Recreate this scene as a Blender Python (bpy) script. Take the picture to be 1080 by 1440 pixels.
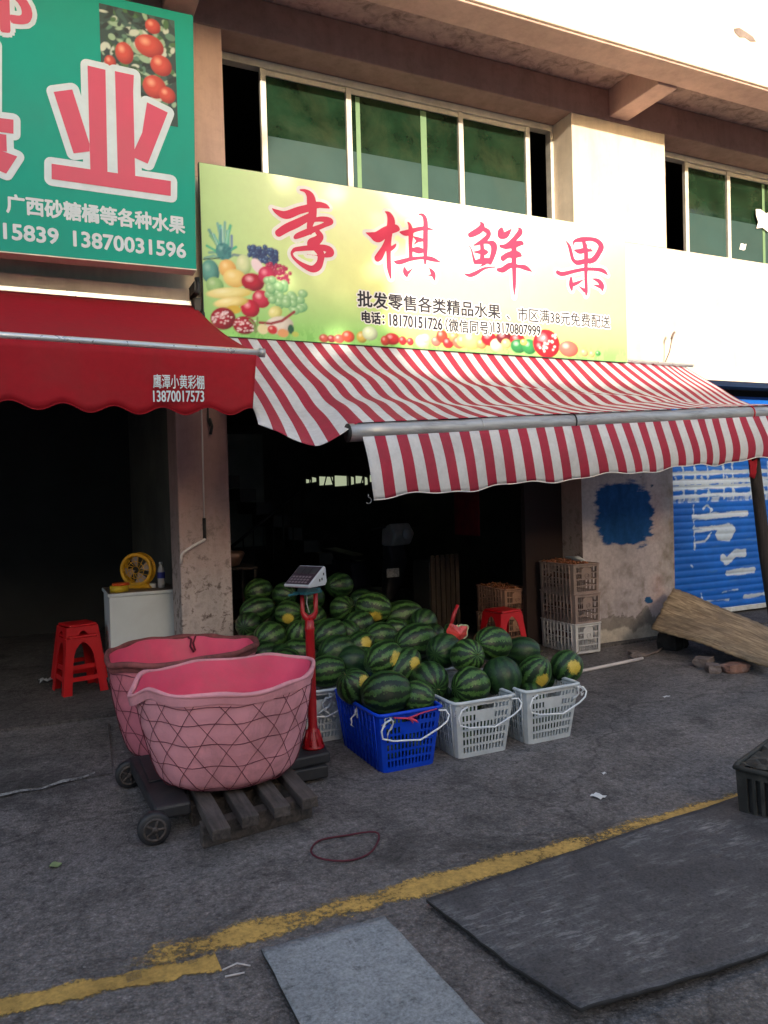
import bpy, bmesh, math, random
import numpy as np
from mathutils import Vector, Matrix, noise as mnoise

for o in list(bpy.data.objects):
    bpy.data.objects.remove(o)
scene = bpy.context.scene
COL = scene.collection
R = math.radians
PI = math.pi

# ---------------------------------------------------------------- camera
cam_data = bpy.data.cameras.new('camera')
cam_data.sensor_fit = 'HORIZONTAL'
cam_data.sensor_width = 36.0
cam_data.lens = 36.0 * 1060 / 1080
cam_data.clip_start = 0.05
cam_data.clip_end = 500
cam = bpy.data.objects.new('camera', cam_data)
COL.objects.link(cam)
cF = Vector((0.42337967, 0.90571391, -0.02078392))
cR = Vector((0.90530463, -0.42383298, -0.02809144))
cU = Vector((0.03425172, 0.00692244, 0.99938926))
mw = Matrix((cR, cU, -cF)).transposed().to_4x4()
mw.translation = Vector((0, 0, 1.5))
cam.matrix_world = mw
scene.camera = cam

# ---------------------------------------------------------------- sky, sun, exposure
SUN_EL, SUN_AZ = R(10.8), R(-8.0)          # azimuth measured from -Y towards +X
world = bpy.data.worlds.new('World')
scene.world = world
world.use_nodes = True
wn = world.node_tree
for n in list(wn.nodes):
    wn.nodes.remove(n)
wo = wn.nodes.new('ShaderNodeOutputWorld')
wb = wn.nodes.new('ShaderNodeBackground')
ws = wn.nodes.new('ShaderNodeTexSky')
ws.sky_type = 'NISHITA'
ws.sun_disc = False
sd = Vector((math.sin(SUN_AZ) * math.cos(SUN_EL), -math.cos(SUN_AZ) * math.cos(SUN_EL), math.sin(SUN_EL)))
ws.sun_elevation = SUN_EL
ws.sun_rotation = math.atan2(sd.x, sd.y)
ws.air_density = 1.0
ws.dust_density = 3.5
ws.ozone_density = 1.0
wb.inputs['Strength'].default_value = 0.15
wn.links.new(ws.outputs[0], wb.inputs[0])
wn.links.new(wb.outputs[0], wo.inputs[0])
sun_data = bpy.data.lights.new('sun', 'SUN')
sun_data.energy = 2.0
sun_data.angle = R(0.53)
sun_data.color = (1.0, 0.86, 0.68)
sun = bpy.data.objects.new('sun', sun_data)
COL.objects.link(sun)
sun.rotation_euler = sd.to_track_quat('Z', 'Y').to_euler()
scene.view_settings.view_transform = 'Standard'
scene.view_settings.look = 'None'
scene.view_settings.gamma = 1.0
scene.view_settings.exposure = 1.8
try:
    scene.view_settings.use_curve_mapping = False
except Exception:
    pass

rnd = random.Random(7)
nrs = np.random.RandomState(11)


# ---------------------------------------------------------------- helpers
def lin(v):
    v = v / 255.0
    return v / 12.92 if v <= 0.04045 else ((v + 0.055) / 1.055) ** 2.4


def rgb(r, g, b):
    return (lin(r), lin(g), lin(b), 1.0)


def alb(r, g, b):
    return (r, g, b, 1.0)


class NT:
    def __init__(self, name):
        self.m = bpy.data.materials.new(name)
        self.m.use_nodes = True
        self.t = self.m.node_tree
        for n in list(self.t.nodes):
            self.t.nodes.remove(n)
        self.out = self.n('ShaderNodeOutputMaterial')
        self.b = self.n('ShaderNodeBsdfPrincipled')
        self.l(self.b, 0, self.out, 0)

    def n(self, typ, **kw):
        nd = self.t.nodes.new(typ)
        for k, v in kw.items():
            setattr(nd, k, v)
        return nd

    def l(self, a, ai, b, bi):
        self.t.links.new(a.outputs[ai], b.inputs[bi])

    def coord(self, scale=(1, 1, 1)):
        tc = self.n('ShaderNodeTexCoord')
        mp = self.n('ShaderNodeMapping')
        mp.inputs['Scale'].default_value = scale
        self.l(tc, 'Object', mp, 0)
        return mp

    def noise(self, co, scale, detail=6, rough=0.6, dist=0.0):
        nz = self.n('ShaderNodeTexNoise')
        nz.inputs['Scale'].default_value = scale
        nz.inputs['Detail'].default_value = detail
        nz.inputs['Roughness'].default_value = rough
        nz.inputs['Distortion'].default_value = dist
        self.l(co, 0, nz, 'Vector')
        return nz

    def ramp(self, src, si, stops):
        r = self.n('ShaderNodeValToRGB')
        e = r.color_ramp.elements
        while len(e) > 1:
            e.remove(e[-1])
        e[0].position, e[0].color = stops[0]
        for p, c in stops[1:]:
            k = e.new(p)
            k.color = c
        self.l(src, si, r, 0)
        return r

    def mix(self, fac, a, b, blend='MIX'):
        mx = self.n('ShaderNodeMix', data_type='RGBA', blend_type=blend)
        for sock, v in ((0, fac), (6, a), (7, b)):
            if isinstance(v, tuple) and len(v) == 2:
                self.t.links.new(v[0].outputs[v[1]], mx.inputs[sock])
            else:
                mx.inputs[sock].default_value = v
        return (mx, 2)

    def math(self, op, a, b=0.0, clamp=False):
        mt = self.n('ShaderNodeMath', operation=op)
        mt.use_clamp = clamp
        for i, v in enumerate((a, b)):
            if isinstance(v, tuple):
                self.t.links.new(v[0].outputs[v[1]], mt.inputs[i])
            else:
                mt.inputs[i].default_value = v
        return (mt, 0)

    def base(self, src):
        self.t.links.new(src[0].outputs[src[1]], self.b.inputs['Base Color'])

    def bump(self, src, strength, dist=0.01):
        bp = self.n('ShaderNodeBump')
        bp.inputs['Strength'].default_value = strength
        bp.inputs['Distance'].default_value = dist
        self.t.links.new(src[0].outputs[src[1]], bp.inputs['Height'])
        self.t.links.new(bp.outputs[0], self.b.inputs['Normal'])


W4 = (1, 1, 1, 1)
K4 = (0, 0, 0, 1)


def basic(name, col, rough=0.6, var=0.18, scale=6.0, dirt=None, dirt_amt=0.5, bump=0.15, metal=0.0, spec=0.5, stretch=(1, 1, 1), bscale=60, coat=0.0):
    """a worn everyday surface: two noises vary the colour, a third the dirt, a fourth the relief"""
    t = NT(name)
    co = t.coord(stretch)
    n1 = t.noise(co, scale, 5)
    lo = tuple(c * (1 - var) for c in col[:3]) + (1,)
    hi = tuple(min(1, c * (1 + var)) for c in col[:3]) + (1,)
    r1 = t.ramp(n1, 'Fac', [(0.3, lo), (0.7, hi)])
    src = (r1, 0)
    if dirt:
        n2 = t.noise(co, scale * 0.55, 8, 0.7, 0.6)
        m2 = t.ramp(n2, 'Fac', [(0.48, K4), (0.72, (dirt_amt,) * 3 + (1,))])
        src = t.mix((m2, 0), src, dirt)
    t.base(src)
    t.b.inputs['Roughness'].default_value = rough
    t.b.inputs['Metallic'].default_value = metal
    t.b.inputs['Specular IOR Level'].default_value = spec
    if coat:
        t.b.inputs['Coat Weight'].default_value = coat
    n3 = t.noise(co, bscale, 4, 0.6)
    if bump:
        t.bump((n3, 'Fac'), bump, 0.004)
    rr = t.ramp(n1, 'Fac', [(0.2, (max(0, rough - .1),) * 3 + (1,)), (0.8, (min(1, rough + .12),) * 3 + (1,))])
    t.l(rr, 0, t.b, 'Roughness')
    return t.m


def vcol_mat(name, rough=0.7, var=0.12, scale=30, bump=0.1, translucent=0.0, spec=0.3):
    """colour printed or painted on the surface (colour attribute), broken up by noise"""
    t = NT(name)
    a = t.n('ShaderNodeAttribute', attribute_name='Col')
    co = t.coord()
    n1 = t.noise(co, scale, 6, 0.65)
    r1 = t.ramp(n1, 'Fac', [(0.3, (1 - var,) * 3 + (1,)), (0.7, (1 + var * .3,) * 3 + (1,))])
    t.base(t.mix(1.0, (a, 'Color'), (r1, 0), 'MULTIPLY'))
    t.b.inputs['Roughness'].default_value = rough
    t.b.inputs['Specular IOR Level'].default_value = spec
    if bump:
        t.bump((n1, 'Fac'), bump, 0.003)
    return t.m


class MB:
    """collects faces; build() links them as one mesh object"""

    def __init__(self):
        self.v, self.f, self.mi, self.sm = [], [], [], []
        self.cur = 0

    def add(self, vs, fs, smooth=False):
        b = len(self.v)
        self.v += [tuple(p) for p in vs]
        for f in fs:
            self.f.append([i + b for i in f])
            self.mi.append(self.cur)
            self.sm.append(smooth)
        return self

    def hexa(self, p):
        return self.add(p, [(0, 3, 2, 1), (4, 5, 6, 7), (0, 1, 5, 4), (1, 2, 6, 5), (2, 3, 7, 6), (3, 0, 4, 7)])

    def box(self, x0, x1, y0, y1, z0, z1):
        return self.hexa([(x0, y0, z0), (x1, y0, z0), (x1, y1, z0), (x0, y1, z0), (x0, y0, z1), (x1, y0, z1), (x1, y1, z1), (x0, y1, z1)])

    def prism(self, poly, z0, z1):
        n = len(poly)
        vs = [(x, y, z0) for x, y in poly] + [(x, y, z1) for x, y in poly]
        fs = [tuple(range(n - 1, -1, -1)), tuple(range(n, 2 * n))] + [(i, (i + 1) % n, n + (i + 1) % n, n + i) for i in range(n)]
        return self.add(vs, fs)

    def prism_y(self, poly, y0, y1):
        """poly in (x, z), thickness along y"""
        n = len(poly)
        vs = [(x, y0, z) for x, z in poly] + [(x, y1, z) for x, z in poly]
        fs = [tuple(range(n)), tuple(range(2 * n - 1, n - 1, -1))] + [((i + 1) % n, i, n + i, n + (i + 1) % n) for i in range(n)]
        return self.add(vs, fs)

    def tube(self, pts, r, seg=10, caps=True, closed=False):
        pts = [Vector(p) for p in pts]
        n = len(pts)
        rs = r if isinstance(r, (list, tuple)) else [r] * n
        vs, fs = [], []
        prev = None
        for i, p in enumerate(pts):
            a = pts[(i - 1) % n] if (closed or i > 0) else p
            c = pts[(i + 1) % n] if (closed or i < n - 1) else p
            d = (c - a)
            if d.length < 1e-9:
                d = Vector((0, 0, 1))
            d.normalize()
            if prev is None:
                up = Vector((0, 0, 1)) if abs(d.z) < 0.9 else Vector((1, 0, 0))
                e1 = d.cross(up).normalized()
            else:
                e1 = (prev - d * prev.dot(d))
                if e1.length < 1e-6:
                    e1 = d.orthogonal()
                e1.normalize()
            prev = e1
            e2 = d.cross(e1)
            for k in range(seg):
                t = 2 * PI * k / seg
                vs.append(p + (e1 * math.cos(t) + e2 * math.sin(t)) * rs[i])
        m = n if closed else n - 1
        for i in range(m):
            for k in range(seg):
                a, b2 = i * seg + k, i * seg + (k + 1) % seg
                j = ((i + 1) % n) * seg
                fs.append((a, b2, j + (k + 1) % seg, j + k))
        if caps and not closed:
            fs.append(tuple(range(seg - 1, -1, -1)))
            fs.append(tuple(range((n - 1) * seg, n * seg)))
        return self.add(vs, fs, True)

    def lathe(self, prof, c=(0, 0, 0), seg=32, axis='z', cap0=True, cap1=True):
        vs, fs = [], []
        for r_, h in prof:
            for k in range(seg):
                t = 2 * PI * k / seg
                a, b2 = r_ * math.cos(t), r_ * math.sin(t)
                p = (a, b2, h) if axis == 'z' else ((a, h, b2) if axis == 'y' else (h, a, b2))
                vs.append((p[0] + c[0], p[1] + c[1], p[2] + c[2]))
        n = len(prof)
        for i in range(n - 1):
            for k in range(seg):
                fs.append((i * seg + k, i * seg + (k + 1) % seg, (i + 1) * seg + (k + 1) % seg, (i + 1) * seg + k))
        if cap0:
            fs.append(tuple(range(seg - 1, -1, -1)))
        if cap1:
            fs.append(tuple(range((n - 1) * seg, n * seg)))
        return self.add(vs, fs, True)

    def grid(self, P, nu, nv, smooth=True, skip=None):
        """P(i, j) for i in 0..nu, j in 0..nv"""
        vs = [P(i, j) for j in range(nv + 1) for i in range(nu + 1)]
        fs = []
        for j in range(nv):
            for i in range(nu):
                if skip and skip(i, j):
                    continue
                a = j * (nu + 1) + i
                fs.append((a, a + 1, a + nu + 2, a + nu + 1))
        return self.add(vs, fs, smooth)

    def build(self, name, mat, parent=None, bevel=0.0, solid=0.0, soff=-1.0, autosm=False, fixn=True):
        me = bpy.data.meshes.new(name)
        me.from_pydata(self.v, [], self.f)
        mats = mat if isinstance(mat, (list, tuple)) else [mat]
        for m in mats:
            me.materials.append(m)
        me.polygons.foreach_set('material_index', self.mi)
        me.polygons.foreach_set('use_smooth', self.sm)
        me.update()
        if fixn:
            bm = bmesh.new()
            bm.from_mesh(me)
            bmesh.ops.recalc_face_normals(bm, faces=bm.faces)
            bm.to_mesh(me)
            bm.free()
        o = bpy.data.objects.new(name, me)
        COL.objects.link(o)
        if parent is not None:
            o.parent = parent
        if solid:
            s = o.modifiers.new('thick', 'SOLIDIFY')
            s.thickness = solid
            s.offset = soff
        if bevel:
            b = o.modifiers.new('edge', 'BEVEL')
            b.width = bevel
            b.segments = 2
            b.limit_method = 'ANGLE'
            b.angle_limit = R(40)
            b.use_clamp_overlap = True
        return o


def tag(o, label, cat, group=None):
    o['label'] = label
    o['category'] = cat
    if group:
        o['group'] = group
    return o


def thing(name, label, cat, loc=(0, 0, 0), rotz=0.0, group=None):
    o = bpy.data.objects.new(name, None)
    o.empty_display_size = 0.1
    COL.objects.link(o)
    o.location = loc
    o.rotation_euler = (0, 0, rotz)
    return tag(o, label, cat, group)


def structure(o):
    o['kind'] = 'structure'
    return o


def copy_tree(o, parent=None):
    c = o.copy()
    COL.objects.link(c)
    if parent is not None:
        c.parent = parent
    for ch in list(o.children):
        copy_tree(ch, c)
    return c


def dup(root, loc, rotz, label, group=None):
    c = copy_tree(root)
    c.location = loc
    c.rotation_euler = (0, 0, rotz)
    c['label'] = label
    if group:
        c['group'] = group
    return c


def set_cols(o, cols):
    """cols: one RGBA row per vertex"""
    me = o.data
    a = me.color_attributes.new('Col', 'FLOAT_COLOR', 'POINT')
    a.data.foreach_set('color', np.ascontiguousarray(cols, dtype=np.float32).ravel())


def fbm(X, Y, seed=0, octs=5, base=1.0):
    """cheap value noise on arrays, 0..1"""
    rs = np.random.RandomState(seed)
    tot = np.zeros_like(X, dtype=float)
    amp, norm, fr = 1.0, 0.0, base
    for _ in range(octs):
        tb = rs.rand(64, 64)
        xi, yi = X * fr + rs.rand() * 50, Y * fr + rs.rand() * 50
        x0, y0 = np.floor(xi).astype(int), np.floor(yi).astype(int)
        fx, fy = xi - x0, yi - y0
        fx, fy = fx * fx * (3 - 2 * fx), fy * fy * (3 - 2 * fy)
        g = lambda a, b: tb[a % 64, b % 64]
        tot += amp * ((g(x0, y0) * (1 - fx) + g(x0 + 1, y0) * fx) * (1 - fy) + (g(x0, y0 + 1) * (1 - fx) + g(x0 + 1, y0 + 1) * fx) * fy)
        norm += amp
        amp *= 0.55
        fr *= 2.03
    return tot / norm


class Canvas:
    """a printed or painted face in the x-z plane: colour per grid point"""

    def __init__(self, x0, x1, z0, z1, cell, bg=(1, 1, 1)):
        self.nu, self.nv = int(round((x1 - x0) / cell)), int(round((z1 - z0) / cell))
        self.X, self.Z = np.meshgrid(np.linspace(x0, x1, self.nu + 1), np.linspace(z0, z1, self.nv + 1))
        self.C = np.ones(self.X.shape + (3,)) * np.array(bg[:3])
        self.cell = cell

    def put(self, mask, col):
        m = np.clip(mask, 0, 1)[..., None]
        col = np.asarray(col)[..., :3]
        self.C = self.C * (1 - m) + col * m

    def ell(self, cx, cz, rx, rz, col, ang=0.0, hi=None, lo=None):
        dx, dz = self.X - cx, self.Z - cz
        ca, sa = math.cos(ang), math.sin(ang)
        u, w = (dx * ca + dz * sa) / rx, (-dx * sa + dz * ca) / rz
        d = np.sqrt(u * u + w * w)
        m = (1 - d) * min(rx, rz) / self.cell + 0.5
        c = np.array(col[:3]) * np.ones(self.X.shape + (3,))
        if lo is not None:
            k = np.clip(d * 1.0 - (u * -0.4 + w * 0.4) - 0.35, 0, 1)[..., None]
            c = c * (1 - k) + np.array(lo[:3]) * k
        if hi is not None:
            k = np.clip(1 - np.hypot(u + 0.3, w - 0.35) / 0.45, 0, 1)[..., None]
            c = c * (1 - k) + np.array(hi[:3]) * k
        self.put(m, c)

    def line(self, pts, w, col, jag=None):
        best = np.full(self.X.shape, 9.0)
        for (ax, az), (bx, bz) in zip(pts[:-1], pts[1:]):
            dx, dz = bx - ax, bz - az
            L2 = dx * dx + dz * dz + 1e-12
            t = np.clip(((self.X - ax) * dx + (self.Z - az) * dz) / L2, 0, 1)
            best = np.minimum(best, np.hypot(self.X - ax - t * dx, self.Z - az - t * dz))
        if jag is not None:
            best = best + jag
        self.put((w / 2 - best) / self.cell + 0.5, col)

    def build(self, name, y, mat, parent, thick=0.0):
        nu, nv, X, Z = self.nu, self.nv, self.X, self.Z
        b = MB()
        b.grid(lambda i, j: (X[j, i], y, Z[j, i]), nu, nv)
        o = b.build(name, mat, parent, fixn=False)
        cols = np.concatenate([self.C.reshape(-1, 3), np.ones((self.C.size // 3, 1))], 1)
        set_cols(o, cols)
        return o


def text_mesh(body, offset=0.0, res=3):
    c = bpy.data.curves.new('lettering', 'FONT')
    c.body = body
    c.offset = offset
    c.resolution_u = res
    o = bpy.data.objects.new('lettering', c)
    COL.objects.link(o)
    dg = bpy.context.evaluated_depsgraph_get()
    dg.update()
    me = o.evaluated_get(dg).to_mesh()
    vs = [tuple(v.co) for v in me.vertices]
    fs = [tuple(p.vertices) for p in me.polygons]
    o.evaluated_get(dg).to_mesh_clear()
    bpy.data.objects.remove(o)
    bpy.data.curves.remove(c)
    return vs, fs


def letters(name, body, mat, parent, x0, x1, zl, zr, h, y, bold=0.0, halo=None, halo_r=0.0):
    """one line of flat lettering on a face looking towards -y: baseline from (x0, zl) to (x1, zr), height h;
    bold and halo thicken the strokes by laying shifted copies a hair apart"""
    vs, fs = text_mesh(body, 0.0)
    xs, zs = [v[0] for v in vs], [v[1] for v in vs]
    ax, bx, az, bz = min(xs), max(xs), min(zs), max(zs)

    def mp(v, yy, dx=0.0, dz=0.0):
        t = (v[0] - ax) / (bx - ax)
        return (x0 + dx + t * (x1 - x0), yy, zl + dz + t * (zr - zl) + (v[1] - az) / (bz - az) * h)
    b = MB()
    b.add([mp(v, y) for v in vs], fs)
    if bold:
        for k in range(8):
            a = k * PI / 4
            b.add([mp(v, y + 0.00015 * (k + 1), bold * math.cos(a), bold * math.sin(a)) for v in vs], fs)
    o = b.build(name, mat, parent, fixn=False)
    if halo is not None:
        b2 = MB()
        for k in range(12):
            a = k * PI / 6
            b2.add([mp(v, y + 0.0016 + 0.0001 * k, halo_r * math.cos(a), halo_r * math.sin(a)) for v in vs], fs)
        b2.build('white_outline', halo, o, fixn=False)
    return o


def brush(b, strokes, grow, y, cell=0.0045):
    """brush strokes ((x, z, width) points each) as one flat outline: a distance field cut by marching squares"""
    S = []
    for pts in strokes:
        n = len(pts)
        for i in range(n - 1):
            p0, p1, p2, p3 = (pts[max(0, min(n - 1, k))] for k in (i - 1, i, i + 1, i + 2))
            for q in range(8):
                t = q / 8
                S.append([0.5 * ((2 * p1[k]) + (-p0[k] + p2[k]) * t + (2 * p0[k] - 5 * p1[k] + 4 * p2[k] - p3[k]) * t * t + (-p0[k] + 3 * p1[k] - 3 * p2[k] + p3[k]) * t ** 3) for k in range(3)])
        S.append(list(pts[-1]))
    S = np.array(S)
    m = grow + 0.08
    xs = np.arange(S[:, 0].min() - m, S[:, 0].max() + m, cell)
    zs = np.arange(S[:, 1].min() - m, S[:, 1].max() + m, cell)
    X_, Z_ = np.meshgrid(xs, zs)
    D = np.full(X_.shape, -9.0)
    for x, z, w in S:
        D = np.maximum(D, max(0.001, w / 2) + grow - np.hypot(X_ - x, Z_ - z))
    vid = {}
    vs, fs = [], []

    def vert(key, x, z):
        if key not in vid:
            vid[key] = len(vs)
            vs.append((x, y, z))
        return vid[key]
    J, I = np.nonzero(np.maximum.reduce([D[:-1, :-1], D[1:, :-1], D[:-1, 1:], D[1:, 1:]]) > 0)
    for j, i in zip(J.tolist(), I.tolist()):
        c = [(i, j), (i + 1, j), (i + 1, j + 1), (i, j + 1)]
        poly = []
        for k in range(4):
            (i0, j0), (i1, j1) = c[k], c[(k + 1) % 4]
            d0, d1 = D[j0, i0], D[j1, i1]
            if d0 > 0:
                poly.append(vert((i0, j0), xs[i0], zs[j0]))
            if (d0 > 0) != (d1 > 0):
                t = d0 / (d0 - d1)
                a0, a1 = sorted(((i0, j0), (i1, j1)))
                poly.append(vert((a0, a1), xs[i0] + (xs[i1] - xs[i0]) * t, zs[j0] + (zs[j1] - zs[j0]) * t))
        if len(poly) > 2:
            fs.append(poly)
    b.add(vs, fs)


def hull2(pts):
    pts = sorted(set(pts))

    def half(it):
        h = []
        for p in it:
            while len(h) > 1 and (h[-1][0] - h[-2][0]) * (p[1] - h[-2][1]) - (h[-1][1] - h[-2][1]) * (p[0] - h[-2][0]) <= 0:
                h.pop()
            h.append(p)
        return h
    a, b = half(pts), half(reversed(pts))
    return a[:-1] + b[:-1]


def inflate(poly, r_):
    return hull2([(x + r_ * math.cos(k * PI / 8), z + r_ * math.sin(k * PI / 8)) for x, z in poly for k in range(16)])

BRUSH = [[[1711,3685,3,1753,3661,37,1821,3649,61,1923,3696,58,1994,3723,55,2072,3758,50,2137,3761,40,2172,3750,12],[1941,3854,12,1985,3851,30,2022,3817,64,2030,3752,77,2034,3674,64,2009,3593,47,2007,3544,43],[2017,3666,50,1907,3598,63,1824,3552,63,1758,3505,55],[2036,3638,30,2101,3654,40,2160,3654,49,2179,3642,46,2119,3607,37,2040,3567,43,1975,3535,49,1910,3503,42,1888,3488,27],[2072,3552,43,2093,3519,52,2063,3485,67,2024,3462,73,2001,3447,37],[1862,3372,18,1882,3395,30,1946,3411,38,2036,3427,43,2114,3436,49,2165,3424,55,2171,3400,57,2131,3377,30],[2061,3424,60,2092,3385,60,2087,3330,53,2063,3285,60,2017,3262,52,1954,3280,40,1898,3310,27,1864,3342,21,1859,3371,21,1882,3395,27],[1982,3370,6,2066,3370,9]],[[2477,3596,4,2532,3583,46,2584,3575,86,2662,3632,73,2739,3663,64,2770,3659,26],[2655,3785,7,2689,3766,43,2706,3713,70,2689,3636,58,2675,3552,55,2675,3449,40,2676,3340,40,2688,3259,14],[2667,3558,43,2635,3493,46,2595,3427,61,2575,3404,54],[2696,3493,33,2727,3517,25,2743,3536,9],[2785,3637,14,2839,3637,47,2919,3671,36,3007,3696,32,3087,3695,9],[2858,3726,12,2876,3700,31,2883,3646,47,2876,3555,36,2876,3437,36],[2963,3805,12,3002,3800,29,3021,3753,43,3017,3627,47,3013,3514,43,3006,3409,20],[2909,3614,12,2948,3598,39,2988,3599,25],[2907,3551,6,2940,3583,22],[2898,3508,30,2946,3510,55,2993,3512,31],[2727,3393,14,2770,3394,39,2872,3429,32,2983,3452,27,3072,3451,39,3152,3434,9],[2811,3360,7,2822,3320,43,2833,3293,27],[2837,3308,29,2893,3358,6],[3045,3374,7,3080,3332,43,3091,3280,12],[3027,3316,6,3076,3317,23]],[[3551,3817,7,3574,3793,43,3549,3753,58,3492,3716,54,3448,3694,43],[3589,3761,43,3632,3740,50,3627,3705,43,3586,3667,43,3529,3633,29,3481,3611,11],[3430,3609,7,3457,3572,14,3474,3514,22,3489,3468,31],[3553,3643,29,3633,3652,29,3681,3638,67,3684,3591,58,3662,3527,47,3640,3484,43],[3561,3644,40,3567,3577,43,3561,3489,47],[3483,3555,11,3535,3560,32,3583,3566,54,3623,3570,11],[3489,3468,31,3564,3487,54,3645,3498,50],[3515,3424,4,3588,3465,22],[3380,3361,8,3434,3353,32,3498,3379,36,3587,3428,22,3688,3449,13],[3775,3798,8,3762,3755,66,3756,3721,47,3814,3741,54,3874,3800,6],[3945,3819,7,3965,3787,50,3913,3726,46,3853,3671,43,3803,3638,42,3754,3636,27],[3803,3635,42,3894,3662,54,3970,3688,42,3991,3677,12],[3775,3533,50,3825,3565,50,3892,3580,67,3942,3585,50,3971,3574,12],[3723,3429,32,3772,3434,50,3848,3479,50,3931,3481,32,4014,3475,46,4081,3448,7],[3895,3676,58,3890,3525,54,3890,3442,45,3888,3318,37,3885,3208,5]],[[4459,3766,6,4499,3719,34,4518,3662,39,4537,3605,39,4577,3577,38],[4540,3723,8,4558,3771,25,4642,3797,46,4751,3814,38,4827,3803,49,4869,3761,65,4842,3704,57,4789,3639,57,4729,3606,44],[4553,3594,30,4594,3582,46,4678,3604,46,4746,3617,46],[4658,3789,30,4674,3752,50,4689,3681,50,4686,3581,46,4682,3449,39,4683,3330,35,4677,3290,10],[4596,3368,7,4662,3335,38],[4552,3692,9,4613,3686,47,4689,3707,42,4765,3706,11],[4691,3764,9,4765,3706,14],[4361,3470,40,4418,3462,42,4558,3502,36,4684,3532,34,4829,3543,37,4897,3533,41,4939,3504,9],[4511,3432,30,4509,3373,48,4516,3328,21],[4522,3374,38,4589,3400,29,4656,3436,6],[4750,3452,6,4826,3439,40,4867,3400,54,4870,3353,16],[4752,3399,6,4850,3385,35]]]
YE = [[221,4152,333,4190,426,3858,425,3808,327,3779],[431,4364,541,4360,531,3686,425,3687],[600,4364,720,4362,712,4255,706,3685,596,3687],[799,4198,934,4155,790,3786,702,3813,708,3869,761,3989],[193,3691,939,3693,935,3591,190,3593]]
GUO = [[-437,3910,-18,3931,-21,3843,-440,3827],[-131,3734,-4,3704,-71,3586,-151,3612,-243,3778],[-124,4377,-107,4379,-121,3970,-176,3968,-162,4368]]
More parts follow.
